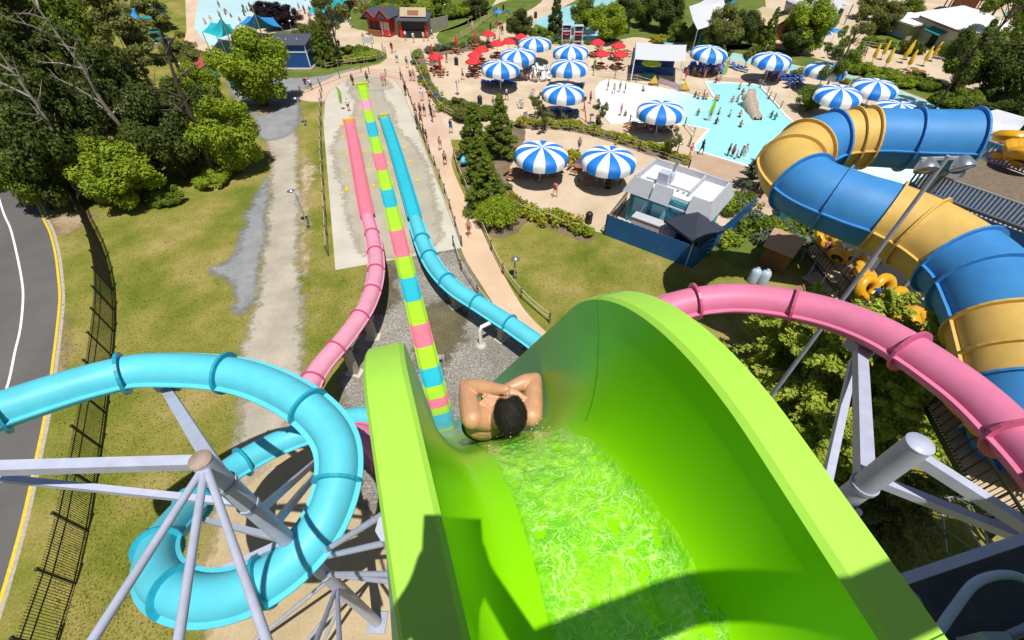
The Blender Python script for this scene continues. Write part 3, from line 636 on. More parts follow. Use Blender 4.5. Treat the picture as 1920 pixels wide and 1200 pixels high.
pc = [(2120,1080,13.9),(2010,945,13.6),(1915,835,13.3),(1795,722,13.0),(1640,622,12.6),(1500,575,12.1),(1360,560,11.6),(1240,585,11.1),(1150,665,10.2),(1090,800,9.0),(1000,930,7.6),(860,960,6.2),(750,890,4.9),(685,820,4.3),(625,818,4.0),(577,790,3.75),(576,740,3.55),(600,690,3.3),(650,630,3.0),(689,570,2.55),(705,510,2.05),(701,455,1.55),(690,410,1.1)]
pfr = frames(dense([(x, y, z, RT) for x, y, z in pc]))
kx = next(i for i, q in enumerate(pfr) if prj(q[0])[0] < 640 and q[0].z < 5)
cut(pfr[:kx+1], pinks, M['pink'], M['pinkedge'], 17, .16); cut(pfr[kx:], pinks, M['pinkpale'], M['pinkedge'], 13, .09)
lane([(690,410),(680,360),(670,305),(662,262),(655,228)], [.55,.5,.45,.4,.36], .56, .42, M['pinkhot'], None, pinks, 'slide_lane', 5)
big = thing('raft_slide', P(1650, 400, 9), 'huge blue and yellow banded tunnel slide bending above the pool', 'water slide')
yc = [(1812,264,12.6,1.5),(1720,262,12.4,1.5),(1620,259,12.2,1.5),(1535,270,11.9,1.5),(1482,306,11.6,1.5),(1512,352,11.4,1.52),(1590,386,11.3,1.55),(1660,410,11.2,1.58),(1747,454,11.1,1.62),(1828,518,11.0,1.66),(1874,592,10.8,1.68),(1898,660,10.5,1.68),(1920,735,10.1,1.68),(1945,815,9.6,1.68),(1980,900,9.0,1.68),(2040,1000,8.4,1.68)]
yfr = frames(dense(yc, .2)); ypx = [prj(q[0]) for q in yfr]
seams = [(1812,264),(1705,261),(1625,259),(1592,260),(1558,264),(1512,282),(1484,306),(1502,345),(1562,376),(1650,407),(1720,438),(1800,492),(1842,540),(1886,622),(1902,680),(1918,730),(1940,800),(1980,900),(2040,1000)]
sc_ = ['ltube','ltube','ytube','ytube','ltube','ytube','ytube','ltube','ltube','ytube','ytube','ltube','ltube','ytube','ytube','ltube','ltube','ltube']
si = []; lo = 0
for x, y in seams:
    k = min(range(lo, len(ypx)), key=lambda i: (ypx[i][0]-x)**2+(ypx[i][1]-y)**2); si.append(k); lo = k
for a, b, m in zip(si[:-1], si[1:], sc_):
    if b > a: tube_section(yfr, a, b, M[m], M[m], big, .16, 32, lab=('blue' if m == 'ltube' else 'yellow')+' band of the tunnel')

# ------------------------------------------------------------------ steel that carries the tubes
def tubept(fr, px, py): return min(fr, key=lambda q: (prj(q[0])[0]-px)**2+(prj(q[0])[1]-py)**2)
lt = PZ(375, 862, 8.3); mast = thing('support_mast', (lt.x, lt.y, 0), 'grey steel mast with rusty cap, braces spread inside the turquoise loop', 'support mast')
MB().tube([(lt.x, lt.y, 0), lt], .20, 20).build('column', M['steel'], mast, True)
MB().lathe([(.001,.022),(.2,.02),(.208,.0),(.2,-.03)], 20, lt).build('cap', M['rust'], mast, True)
MB().box((lt.x, lt.y, .06), (.8, .8, .12)).build('base_plate', M['steeld'], mast, True)
def LC(z): return Vector((lt.x, lt.y, z))
def arm(nm, a, b, w, h, mt, parent): return MB().bar(a, b, w, h).build(nm, mt, parent, True)
q = tubept(bfr[:len(bfr)//2], 300, 692); arm('arm', q[0]-q[3]*.95+Vector((-.05,-.2,0)), LC(14.2), .28, .3, M['steel'], mast)
MB().box(q[0]-q[3]*.72, (.75, .5, .35), rz=math.atan2(q[1].y, q[1].x)).build('saddle', M['steeld'], mast, True)
arm('arm', LC(15.1), PZ(-160, 882, 8.2), .2, .24, M['steel'], mast)
arm('arm', LC(13.1), PZ(-160, 880, 9.8), .14, .16, M['steel'], mast)
for x, y in ((90,1330),(315,1330),(545,1330)): MB().tube([LC(15.0), PZ(x, y, 5.2)], .068, 10).build('brace', M['steel'], mast, True)
for a, b, z1, z2 in (((600,858),(500,945),6.5,12),((600,880),(530,965),6.3,11.2),((385,975),(525,1030),6.2,10.3),((372,1090),(505,1050),9.2,10.9)):
    col = min((LC(k*.1) for k in range(150)), key=lambda v: math.dist(prj(v), b)); MB().bar(P(*a, z1), col, .17).build('brace', M['steel'], mast, True)
for (x, y), z in (((430,1240),.2),((545,1240),.2),((590,1240),.2)):
    MB().tube([LC(5.2 if x > 500 else 7), P(x, y, z)], .07, 8).build('brace', M['steel'], mast, True)
for z_, e_ in ((9.0,PZ(742,950,8.6)),(9.0,PZ(748,1012,9.2)),(7.6,PZ(752,1076,10.4)),(7.6,PZ(752,1092,10.5)),(6.2,PZ(560,1290,9.5)),(6.2,PZ(640,1290,10.0))): MB().tube([LC(z_), e_], .075, 8).build('brace', M['steel'], mast, True)
for z_ in (14.2, 13.1, 9.0, 7.6): MB().lathe([(.2,-.05),(.235,-.05),(.235,.05),(.2,.05)], 20, LC(z_), False).build('collar', M['steeld'], mast, True)
tw_ = thing('chute_tower', SL(.4, 0, H), 'pale lattice tower holding up the green chute from below', 'tower', rz=-AZ)
for sx in (-.75, .75):
    for sy in (-1.2, .9): MB().tube([(sx*1.6,sy*1.3,0),(sx,sy,H-2.6 if sy < 0 else H-3.2)], .11, 8).build('leg', M['steel'], tw_)
for k_ in range(7):
    z0, z1 = k_*2.8+.2, k_*2.8+3.0; f0, f1 = 1.6-.6*z0/20, 1.6-.6*z1/20; mb = MB()
    for a_, b_ in (((-.75,-1.2),(.75,-1.2)),((.75,-1.2),(.75,.9)),((.75,.9),(-.75,.9)),((-.75,.9),(-.75,-1.2))): mb.tube([(a_[0]*f0,a_[1]*f0*.8,z0),(b_[0]*f1,b_[1]*f1*.8,z1)], .05, 6); mb.tube([(a_[0]*f1,a_[1]*f1*.8,z1),(b_[0]*f1,b_[1]*f1*.8,z1)], .05, 6)
    mb.build('bracing', M['steel'], tw_)
rt = PZ(1725, 832, 8.3); mastr = thing('support_mast', (rt.x, rt.y, 0), 'grey steel mast with round grey cap carrying the pink tube on the right', 'support mast')
MB().tube([(rt.x, rt.y, 0), rt], .235, 20).build('column', M['steel'], mastr, True)
MB().lathe([(.001,.022),(.235,.02),(.243,.0),(.235,-.03)], 20, rt).build('cap', M['steel'], mastr, True)
MB().box((rt.x, rt.y, .06), (.9, .9, .12)).build('base_plate', M['steeld'], mastr, True)
def RC(z): return Vector((rt.x, rt.y, z))
q = tubept(pfr[:kx], 1632, 622); arm('arm', q[0]-q[3]*.8, RC(13.6), .30, .32, M['steel'], mastr)
MB().box(q[0]-q[3]*.72, (.8, .55, .4), rz=math.atan2(q[1].y, q[1].x)).build('saddle', M['steeld'], mastr, True)
arm('arm', q[0]-q[3]*1.2+Vector((-.12,-.1,0)), RC(11.6), .20, .24, M['steel'], mastr)
arm('arm', RC(15.1), PZ(2060, 1075, 8.4), .2, .24, M['steel'], mastr)
arm('arm', RC(13.9), PZ(2060, 1065, 9.3), .18, .22, M['steel'], mastr)
MB().tube([RC(12.6)+Vector((.1,-.3,.3)), PZ(1500, 1010, 9.0)], .09, 10).build('brace', M['steel'], mastr, True)
for z_ in (13.6, 11.6): MB().lathe([(.235,-.05),(.272,-.05),(.272,.05),(.235,.05)], 20, RC(z_), False).build('collar', M['steeld'], mastr, True)
# concrete feet under the two low runs
def pier(fr, px, py, lab, w=.35):
    q = tubept(fr, px, py); p = q[0]; t = thing('concrete_pier', (p.x, p.y, 0), lab, 'pier', rz=math.atan2(q[1].y, q[1].x))
    MB().box((0,0,(p.z-.7)/2), (w, .5, p.z-.7)).build('shaft', M['kerb'], t); MB().box((0,0,p.z-.63), (w*.8, .9, .14)).build('bracket', M['steeld'], t)
    MB().box((0,0,.05), (w*2, 1.0, .1)).build('footing', M['concrete'], t)
pier(pfr[kx:], 688, 585, 'grey pier under the upper bend of the pink run'); pier(pfr[kx:], 645, 640, 'grey pier under the lower bend of the pink run')
lowb = bfr[len(bfr)*2//3:]
pier(lowb, 850, 540, 'grey pier under the turquoise run above the gravel'); pier(lowb, 940, 600, 'grey pier under the turquoise run nearest the footpath'); pier(lowb, 800, 470, 'low grey pier under the turquoise run at the concrete pad edge')
p = G(902, 648); t = thing('stand_pipe', p, 'white standpipe on a round footing in the gravel', 'pipe')
MB().tube([(0,0,.1),(0,0,1.45),(.1,.1,1.75),(.7,.5,1.75)], .13, 12).build('pipe', M['white'], t); MB().lathe([(.001,.16),(.34,.16),(.36,0)], 16).build('footing', M['concrete'], t)
p = G(818, 690); t = thing('pipe_frame', p, 'small grey pipe frame beside the striped lane', 'pipe frame')
MB().tube([(0,0,0),(0,0,1.1),(.5,.15,1.1),(.5,.15,0)], .05, 8).build('frame', M['steeld'], t); MB().box((.25,.6,.2), (.5,.4,.4)).build('valve_box', M['woodg'], t)
# yellow floor pads on the run-out slab
k = 0
YP = [(651,262),(643,258),(650,290),(648,322),(650,355),(650,358),(676,230),(705,228),(740,225),(750,250),(680,255),(711,252),(685,285),(720,282),(759,278),(692,312),(727,308),(769,304),(700,350),(735,345),(783,340),(740,200),(640,236)]
t0 = None
for x, y in YP:
    k += 1; p = P(x, y, .034); lab = 'small yellow cleat on the concrete slab beside the run-out lanes'
    if t0 is None:
        t0 = thing('floor_cleat', p, lab, 'cleat', 'yellow cleats on the run-out slab'); m1 = MB(); m1.box((0,0,.05), (.34,.22,.1)); m1.box((0,.2,.04), (.16,.3,.08)); m1.build('cleat_body', M['yline'], t0)
    else: copy_tree(t0, loc=p)
# ================================================================== BUILDINGS, CANOPIES, FURNITURE
# ---- big striped umbrellas
def dome(mbs, Rr, hgt_, z0, val, n=14, sub=4):
    k = n*sub
    for s in range(n):
        mb = mbs[s % 2]; rows = []
        for i in range(9):
            a = i/8; r = Rr*math.sin(a*math.pi/2)**.92; z = z0 + hgt_*(math.cos(a*math.pi/2)**.85 if i < 8 else 0)
            if i == 0: r = .06
            rows.append([(r*math.cos(2*math.pi*(s*sub+j)/k)*(1+.018*math.sin(math.pi*j/sub)*a), r*math.sin(2*math.pi*(s*sub+j)/k)*(1+.018*math.sin(math.pi*j/sub)*a), z + .06*a*math.sin(math.pi*j/sub)) for j in range(sub+1)])
        rows.append([(p[0]*.985, p[1]*.985, z0-val) for p in rows[-1]])
        mb.grid(rows, True, True)
def make_umb():
    t = thing('striped_umbrella', (0,0,0), 'tmp', 'umbrella')
    A, B = MB(), MB(); dome([A, B], 2.62, 1.0, 2.62, .42)
    A.build('blue_stripes', M['ublue'], t); B.build('white_stripes', M['uwhite'], t)
    p = MB(); p.tube([(0,0,0),(0,0,3.7)], .07, 10); p.lathe([(.001,.02),(.08,.0),(.06,-.1)], 8, (0,0,3.78)); p.build('pole', M['white'], t)
    f = MB(); f.box((0,0,.05), (.7,.7,.1)); f.build('foot', M['kerb'], t)
    r = MB()
    for k in range(8):
        a = 2*math.pi*k/8; r.bar((0,0,3.2), (2.5*math.cos(a), 2.5*math.sin(a), 2.66), .04)
    r.build('ribs', M['steel'], t); return t
UM = [(938,149,74,'striped umbrella nearest the red umbrella cluster, loungers in its shade'),
 (972,124,67,'striped umbrella between two others in the left row of three'),
 (1003,100,62,'blue and white striped umbrella farthest back in the left row of three'),
 (1070,115,63,'blue and white striped umbrella right in front of the towel racks'),
 (1067,146,69,'blue and white striped umbrella above the pile of white deck chairs on its left'),
 (1055,197,80,'blue and white striped umbrella beside the red pole, nearest the white pool beach'),
 (1013,317,98,'large blue and white striped umbrella beside the conifers on the near terrace'),
 (1140,328,103,'large blue and white striped umbrella beside the cyan food building'),
 (1238,232,84,'striped umbrella standing in the pool edge notch, crowd in its shade'),
 (1327,118,66,'blue and white striped umbrella beside the flat canvas shelter, full of blue loungers'),
 (1446,133,74,'striped umbrella with an empty dark shadow beside it behind the deep pool'),
 (1546,153,75,'blue and white striped umbrella half covered by a leaning tree'),
 (1569,200,78,'blue and white striped umbrella behind the tree crown next to the tunnel slide'),
 (1637,188,85,'blue and white striped umbrella alone against the lazy river edge'),
 (1678,232,86,'blue and white striped umbrella mostly hidden behind the blue tunnel mouth')]
u0 = None; UPOS = []
for i, (x, yb, w_, lab) in enumerate(UM):
    yr = yb - .40*w_/2
    p = P(x, yr, 2.45); dd = math.hypot(x-960, 0)
    p = Vector((p.x, p.y, .012)); UPOS.append(p)
    if u0 is None: u0 = make_umb(); o = u0
    else: o = copy_tree(u0)
    o.location = p; o.rotation_euler = (rng.uniform(-.035,.035), rng.uniform(-.035,.035), rng.uniform(0, 1.5)); o['label'] = lab; o['group'] = 'blue and white striped umbrellas'
# ---- small red umbrellas over tables
def make_red(open_):
    t = thing('table_umbrella', (0,0,0), 'tmp', 'umbrella')
    mb = MB()
    if open_: mb.lathe([(.02,2.62),(.5,2.46),(1.05,2.18),(1.25,2.02),(1.25,1.90),(1.20,1.90)], 8, smooth=False)
    else: mb.lathe([(.02,2.75),(.10,2.6),(.17,2.0),(.22,1.3),(.16,1.0)], 8, smooth=True)
    mb.build('canopy', M['ured'], t)
    p = MB(); p.tube([(0,0,0),(0,0,2.7)], .03, 8); p.build('pole', M['woodb'], t); return t
def make_table(round_=True):
    t = thing('picnic_table', (0,0,0), 'tmp', 'table')
    a = MB()
    a.lathe([(.001,.76),(.62,.76),(.64,.73),(.62,.70),(.001,.70)], 8, smooth=False); a.build('tabletop', M['woodb'], t)
    for k in range(4):
        q = math.pi/2*k+math.pi/4; c, s = math.cos(q), math.sin(q)
        MB().box((c*1.02, s*1.02, .45), (.30, .95, .06), rz=q).build('bench', M['woodb'], t)
    l = MB()
    for k in range(4):
        q = math.pi/2*k+math.pi/4; c, s = math.cos(q), math.sin(q); l.bar((c*.2, s*.2, .7), (c*.55, s*.55, .02), .07); l.bar((c*.4, s*.4, .40), (c*1.05, s*1.05, .40), .07)
    l.build('legs', M['woodb'], t); return t
RO = [(916,62,'open red umbrella in front of the grey shrubs, darkest table under it'),(932,80,'open red umbrella directly behind the middle striped umbrella'),(954,76,'small open red umbrella standing alone left of the farthest striped umbrella'),
 (903,91,'open red umbrella, farthest of the overlapping three'),(891,101,'open red umbrella, middle of the overlapping three'),(887,113,'open red umbrella, nearest of the overlapping three'),
 (817,105,'open red umbrella among the shrubs by the wide walkway'),(977,68,'red umbrella mostly hidden behind a striped umbrella'),(1121,78,'open red umbrella over a table behind the railing, leftmost of four'),
 (1160,84,'open red umbrella behind the railing, nearest to the big green tree'),(1129,99,'open red umbrella close to the pool railing, left of a pair'),(1163,100,'open red umbrella close to the canvas shelter, right of a pair')]
RC_ = [(857,100,'furled red umbrella on a small table behind the litter bin'),(892,92,'furled rust red umbrella in front of the grey green shrubs'),(812,118,'furled red umbrella rising behind an open one beside the walkway'),(827,142,'furled red umbrella above the flower bed by the walkway')]
r0 = make_red(True); r1 = make_red(False); tb0 = make_table(); nt_ = 0
TW = ['seen under', 'standing under']
for i, (x, y, lab) in enumerate(RO):
    p = P(x, y, 2.2); p.z = .012; o = r0 if i == 0 else copy_tree(r0); o.location = p; o['label'] = lab; o['group'] = 'red table umbrellas'; o.scale = (.95,.95,1)
    t = tb0 if i == 0 else copy_tree(tb0, rz=rng.uniform(0, 1.5)); t.location = p; t['label'] = 'brown picnic table under the ' + lab.split(',')[0].replace('open ', ''); t['group'] = 'picnic tables'
for i, (x, y, lab) in enumerate(RC_):
    p = P(x, y, 0); p.z = .012; o = r1 if i == 0 else copy_tree(r1); o.location = p; o['label'] = lab; o['group'] = 'red table umbrellas'
    t = copy_tree(tb0, loc=p, rz=rng.uniform(0, 1.5), label='brown picnic table under the ' + lab, group='picnic tables')
for x, y, lab in ((1008,331,'brown picnic table in the shade of the left near umbrella'),(985,325,'brown picnic table at the left edge of the shade by the conifers'),(1035,330,'brown picnic table at the right edge of the left near shade'),
   (1084,322,'sunlit brown picnic table left of the right near umbrella'),(1103,348,'sunlit brown picnic table in front of the right near umbrella'),(1143,345,'brown picnic table deep in the shade beside the food building'),
   (1250,245,'brown picnic table in the crowded shade at the pool notch'),(1225,243,'brown picnic table at the left end of the crowded shade by the pool'),(1186,243,'brown picnic table in the sun left of the pool notch umbrella'),(966,332,'brown picnic table half hidden by the round conifer')):
    copy_tree(tb0, loc=P(x, y, .012), rz=rng.uniform(0, 1.5), label=lab, group='picnic tables')
tb1 = copy_tree(tb0, loc=P(1640,112), label='tmp')
for k_, (x, y, lab) in enumerate(((1150,101,'brown round table behind the pool railing, left of its gap'),(1172,104,'brown round table behind the pool railing, right of its gap'),(1708,138,'dark table in the sun right of the yellow umbrellas'),(1722,143,'dark table half under the big tree beside the yellow umbrellas'))):
    o = tb1 if k_ == 0 else copy_tree(tb1)
    o.location = P(x, y, .012); o['label'] = lab; o['group'] = 'picnic tables'
# ---- furled yellow umbrellas
def yel():
    t = thing('furled_umbrella', (0,0,0), 'tmp', 'umbrella'); mb = MB(); mb.lathe([(.02,2.9),(.12,2.7),(.24,2.0),(.32,1.0),(.2,.8)], 8); mb.build('canopy', M['uyel'], t)
    p = MB(); p.tube([(0,0,0),(0,0,3.0)], .035, 8); p.lathe([(.001,.12),(.3,.1),(.32,0)], 10); p.build('pole', M['dark'], t); return t
y0 = yel()
for i, (x, y, lab) in enumerate(((1633,119,'furled yellow umbrella leftmost beside the hedge'),(1650,112,'furled yellow umbrella farthest back near the small tree'),(1657,129,'furled yellow umbrella closest to the hedge corner'),(1689,118,'furled yellow umbrella beside the tall one on its right'),(1697,112,'taller looking furled yellow umbrella near the house bush'),(1698,132,'furled yellow umbrella nearest the lazy river hedge'),(1729,124,'furled yellow umbrella in the open middle of the patio'),(1744,115,'furled yellow umbrella nearest the white roofed house door'),(1806,120,'furled yellow umbrella alone right of the big tree crown'))):
    o = y0 if i == 0 else copy_tree(y0); o.location = P(x, y, .012); o['label'] = lab; o['group'] = 'furled yellow umbrellas'; o.rotation_euler = (rng.uniform(-.05,.05), rng.uniform(-.05,.05), 0)
# ---- chairs
def make_chair(m, name='deck_chair'):
    t = thing(name, (0,0,0), 'tmp', 'chair')
    Q = Matrix.Rotation(R_(-28), 3, 'X')
    a = MB(); a.box((0,-.02,.38), (.56,.55,.05)); a.build('seat', m, t)
    a = MB(); a.box((0,.40,.70), (.54,.05,.72), M=Q); a.build('backrest', m, t)
    for sx in (-1, 1):
        a = MB(); a.box((sx*.30,.05,.56), (.08,.62,.04)); a.build('armrest', m, t)
        for y in (-.24, .3):
            MB().box((sx*.29, y, .27), (.05,.06,.54)).build('leg', m, t)
    return t
def make_lounger(m):
    t = thing('sun_lounger', (0,0,0), 'tmp', 'lounger')
    a = MB(); a.box((0,-.35,.36), (.62,1.25,.06)); a.build('seat', m, t)
    a = MB(); a.box((0,.58,.58), (.62,.75,.06), M=Matrix.Rotation(R_(38), 3, 'X')); a.build('backrest', m, t)
    for sx in (-1, 1):
        for y in (-.85, .25): MB().box((sx*.28, y, .17), (.05,.05,.34)).build('leg', M['whitep'], t)
    return t
wc0 = make_chair(M['whitep']); bl0 = make_lounger(M['chairb']); used = {}
def put(o0, x, y, rz, lab, grp, sc=1):
    f = used.get(o0.name); used[o0.name] = 1
    o = copy_tree(o0) if f else o0
    o.location = P(x, y, .012); o.rotation_euler = (0, 0, rz); o['label'] = lab; o['group'] = grp; o.scale = (sc, sc, sc); return o
for i in range(46):                                          # the crowded heap of white chairs between the striped umbrellas
    a = rng.uniform(0, 6.28); r = rng.uniform(0, 1)**.5
    put(wc0, 1010+r*34*math.cos(a), 143+r*11*math.sin(a), rng.uniform(0, 6.28), 'white plastic deck chair in the crowded heap between the striped umbrellas', 'white chairs crowded between the umbrellas')
for i, (x, y, lab) in enumerate(((998,177,'row of white deck chairs: the one nearest the chair heap'),(996,184,'white deck chair second in the short row below the heap'),(974,197,'white deck chair leftmost in the open paving'),(976,203,'white deck chair beside the leftmost one in the open paving'),(1007,196,'white deck chair above the small sapling'),(1006,204,'white deck chair left of the small sapling'),(982,221,'white deck chair by the yellow hedge, left of two'),(1006,222,'white deck chair by the yellow hedge, right of two'),(1036,222,'white deck chair at the front edge of the umbrella shade'),(1058,224,'white deck chair with a pink towel beneath the striped umbrella'))):
    put(wc0, x, y, rng.uniform(-.6, .6)+math.pi, lab, 'white deck chairs set out by the hedge')
for k, (ux, uy, n, ln) in enumerate(((938,158,12,'the first striped umbrella left of the chair heap'),(1055,213,9,'the striped umbrella with the red pole'),(1067,163,8,'the striped umbrella right of the chair heap'))):
    for i in range(n):
        put(bl0, ux-32+64*((i*5) % n)/n, uy+4+7*((i*3) % n)/n-4, rng.uniform(-.3, .3)+math.pi, 'blue strapped lounger in the shade of '+ln, 'blue loungers under '+ln)
for i in range(16):
    put(bl0, 1296+66*(i % 8)/8, 128+8*(i//8), rng.uniform(-.3,.3), 'blue lounger packed under the striped umbrella beside the flat canvas shelter', 'blue loungers packed beside the canvas shelter')
for i, (x, y) in enumerate([(1352,130),(1378,130),(1390,134),(1366,125)]):
    put(bl0, x, y, .4*i, ['blue lounger on the terrace edge right of the packed loungers','pale blue lounger near the small pine on the terrace','blue lounger closest to the lone dark umbrella shadow','blue lounger at the back against the lazy river'][i], 'blue loungers scattered on the terrace')
for i in range(8): put(bl0, 1440+26*(i % 4)/3+i, 143+7*(i//4), .2*i, 'blue lounger in the shade right under the striped umbrella behind the deep pool end', 'blue loungers behind the deep pool end')
for i in range(9): put(bl0, 1478+10*(i % 3), 148+8*(i//3), 2.2, 'blue lounger set in the block beside the leaning tree', 'blue loungers beside the leaning tree')
# ---- litter bins, light posts, pool signs, flags
def bin_(x, y, lab):
    t = thing('litter_bin', P(x, y, .012), lab, 'bin', 'litter bins'); MB().lathe([(.001,0),(.30,0),(.32,.1),(.32,.85)], 10).build('barrel', M['rubber'], t); MB().lathe([(.34,.85),(.34,.92),(.2,1.12),(.001,1.14)], 10).build('lid', M['blackm'], t)
for x, y, lab in ((856,122,'black litter bin on the paving below a furled red umbrella'),(900,196,'black litter bin behind the conifers'),(1120,241,'black litter bin at the hedge near a bare sapling'),(1139,352,'brown litter bin at the front edge of the near umbrella shade'),(1004,34,'black litter bin beside the far walkway'),(1103,418,'dark ash bin near the lawn corner by the blue fence')): bin_(x, y, lab)
def lamp(bx, by, tx, ty, lab, arm_=.7, ang=0, two=False):
    h = hgt(bx, by, tx, ty); t = thing('lamp_post', P(bx, by, .01), lab, 'lamp post', rz=ang)
    MB().tube([(0,0,0),(0,0,h*.3),(0,0,h)], [.08,.07,.05], 8).build('pole', M['steeld'], t)
    MB().lathe([(.14,.12),(.14,0)], 8).build('base', M['dark'], t)
    for sg in ((1, -1) if two else (1,)):
        MB().tube([(0,0,h-.05),(sg*arm_*.5,0,h+.12),(sg*arm_,0,h+.1)], .035, 6).build('arm', M['steeld'], t)
        MB().lathe([(.03,.16),(.12,.1),(.34,-.02),(.30,-.05),(.001,-.06)], 10, (sg*arm_,0,h+.06)).build('lamp_head', M['chrome'], t)
lamp(578,425,562,360,'grey lamp post on the grass left of the concrete slab, nearer one',.5,2.6)
lamp(573,235,559,186,'grey lamp post on the grass left of the concrete slab, farther one',.3,2.6)
lamp(903,383,902,354,'grey lamp post with a double shade head above the round bush',.45,0,True)
lamp(1106,233,1107,216,'dark lamp post at the end of the yellow hedge',.1,0); lamp(1269,288,1273,270,'dark lamp post by the hedge behind the food building',.1,0)
lamp(858,178,856,154,'thin wooden pole lamp by the flower bed',.1,0)
lamp(834,36,832,10,'thin lamp post on the lawn behind the food stalls',.3,1)
lamp(1437,76,1446,40,'pale sloping mast in front of the purple tree',.1,1); lamp(553,75,543,40,'pale mast beside the purple tree',.1,1); lamp(660,52,656,35,'thin lamp post behind the red kiosk',.2,1)
lamp(965,520,974,487,'short dark rod post on the lawn right of the footpath',.05,0)
for x, y, lab in ((1094,205,'signboard post left of the pool beach'),): 
    t = thing('post_sign', P(x, y+4, .012), 'small dark post sign at the edge of the white pool beach', 'sign'); MB().tube([(0,0,0),(0,0,1.7)], .04, 6).build('post', M['dark'], t); MB().box((0,0,1.6), (.4,.05,.45)).build('board', M['dark'], t)
def flag(x, y, lab):
    t = thing('lime_flag', P(x, y, .012), lab, 'flag'); MB().tube([(0,0,0),(0,0,3.0)], .03, 6).build('pole', M['white'], t)
    mb = MB(); rows = [[(math.sin(k*.9)*.10+.02, .02, 2.9-2.0*k/6), (.14+.34*math.sin(math.pi*(k+.4)/7)+math.sin(k)*.03, math.sin(k*1.3)*.08, 2.85-2.0*k/6)] for k in range(7)]
    mb.grid(rows, True); mb.build('banner', M['flag'], t)
flag(641,207,'lime green feather flag on the concrete slab beside the attendant'); flag(1325,228,'lime green feather flag standing in the pool by the notch'); flag(1350,154,'lime green feather flag at the top corner of the deep pool')
for x, y, lab in ((1225,160,'yellow wedge board at the pool railing, left one'),(1282,171,'yellow wedge board at the pool railing, right one')):
    t = thing('wedge_board', P(x, y, .012), lab, 'sign', 'yellow wedge boards'); mb = MB(); mb.add([(-.7,0,.25),(.7,0,.25),(0,.1,1.3),(-.7,.06,.25),(.7,.06,.25),(0,.16,1.3)], [(0,1,2),(5,4,3),(0,2,5,3),(1,4,5,2)]); mb.build('panel', M['uyel'], t); MB().box((0,.02,.13), (1.5,.3,.26)).build('base', M['woodb'], t)
t = thing('railing_banner', P(1253,166,.012), 'pale pink banner stretched along the pool railing', 'banner'); q = P(1268,171)-P(1238,160); t.rotation_euler.z = math.atan2(q.y, q.x)
MB().box((0,0,.6), (3.6,.04,.75)).build('cloth', M['signp'], t)
for sx in (-1.85, 1.85): MB().tube([(sx,0,0),(sx,0,1.1)], .04, 6).build('post', M['woodg'], t)
t = thing('tall_red_pole', P(1099,228,.012), 'tall red pole leaning beside the striped umbrella', 'pole'); MB().tube([(0,0,0),(-.6,.7,2.9)], .07, 8).build('shaft', M['ured'], t); MB().lathe([(.16,.05),(.16,0)], 8).build('foot', M['dark'], t)
# ---- towel racks
for x, y, lab in ((1060,84,'white rack stacked with red and navy rafts, left one'),(1082,86,'white rack stacked with red and navy rafts, right one')):
    t = thing('raft_rack', P(x, y, .012), lab, 'rack', 'raft racks'); 
    for sx in (-.7, .7): MB().box((sx,0,1.5), (.08,1.0,3.0)).build('upright', M['whitep'], t)
    for k in range(6): MB().box((0,0,.3+k*.48), (1.3,1.0,.2)).build('raft', [M['ured'], M['signp'], M['tarp']][k % 3], t)
    MB().box((0,0,3.05), (1.6,1.2,.06)).build('top', M['pastel'], t)
# ---- rope fences
def rope_fence(px, lab, h=1.1, step=3.0, ropes=(.55,.95), mpost=None, mrope=None, k=6, z=.012, name='rope_fence', rr=.03, pr=.07):
    w = spline([tuple(P(x, y, z)) for x, y in px], k, False); pts = [Vector(w[0])]; acc = 0; ln = sum(math.dist(a, b) for a, b in zip(w[:-1], w[1:])); n = max(2, round(ln/step)); st = ln/n; nxt = st
    for a, b in zip(w[:-1], w[1:]):
        d = math.dist(a, b)
        while acc+d >= nxt-1e-6 and len(pts) <= n: q = (nxt-acc)/d; pts.append(Vector(a).lerp(Vector(b), q)); nxt += st
        acc += d
    t = thing(name, pts[0], lab, 'fence')
    for p in pts: MB().tube([p-Vector((0,0,.05)), p+Vector((0,0,h))], pr, 7).build('post', mpost or M['wood'], t, True)
    for r in ropes:
        mb = MB()
        for a, b in zip(pts[:-1], pts[1:]):
            mb.tube([a.lerp(b, q/6)+Vector((0,0,r-.12*math.sin(math.pi*q/6)*(1 if rr > .02 else .2))) for q in range(7)], rr, 5, cap=False)
        mb.build('rope', mrope or M['rope'], t, True)
    return t
rope_fence([(604,170),(602,215),(603,270),(606,330),(611,400),(616,480)], 'weathered post and rope fence along the left edge of the concrete slab')
rope_fence([(752,142),(772,195),(795,262),(820,322),(842,385),(856,430),(866,462)], 'weathered post and rope fence along the right edge of the concrete slab')
rope_fence([(851,462),(862,500),(885,540),(912,572),(940,604)], 'post and rope fence left of the footpath below the slab')
rope_fence([(888,395),(905,432),(925,478),(950,525),(985,568),(1030,606)], 'post and rope fence along the right side of the footpath')
rope_fence([(852,298),(860,325),(872,352),(884,378)], 'post and rope fence around the conifer bed beside the footpath')
rope_fence([(772,108),(785,135),(804,175),(836,215),(872,228),(905,222)], 'silvery rope fence around the long flower bed beside the walkway', mpost=M['woodg'])
rope_fence([(612,131),(640,124),(680,119),(712,114),(724,104),(718,95)], 'pale rope fence around the planter in front of the blue hut', step=2.2, mpost=M['woodg'])
rope_fence([(565,178),(584,168),(610,158),(640,147),(678,136)], 'row of thin posts and rope across the pink walkway left of the striped lane', step=4)
rope_fence([(693,140),(710,141),(735,146),(752,150)], 'row of thin posts and rope behind the end of the striped lane', step=3)
rope_fence([(975,242),(1040,244),(1105,254),(1190,282),(1270,312),(1290,318)], 'dark rope rail along the yellow hedge above the near terrace', mpost=M['dark'], mrope=M['woodg'])
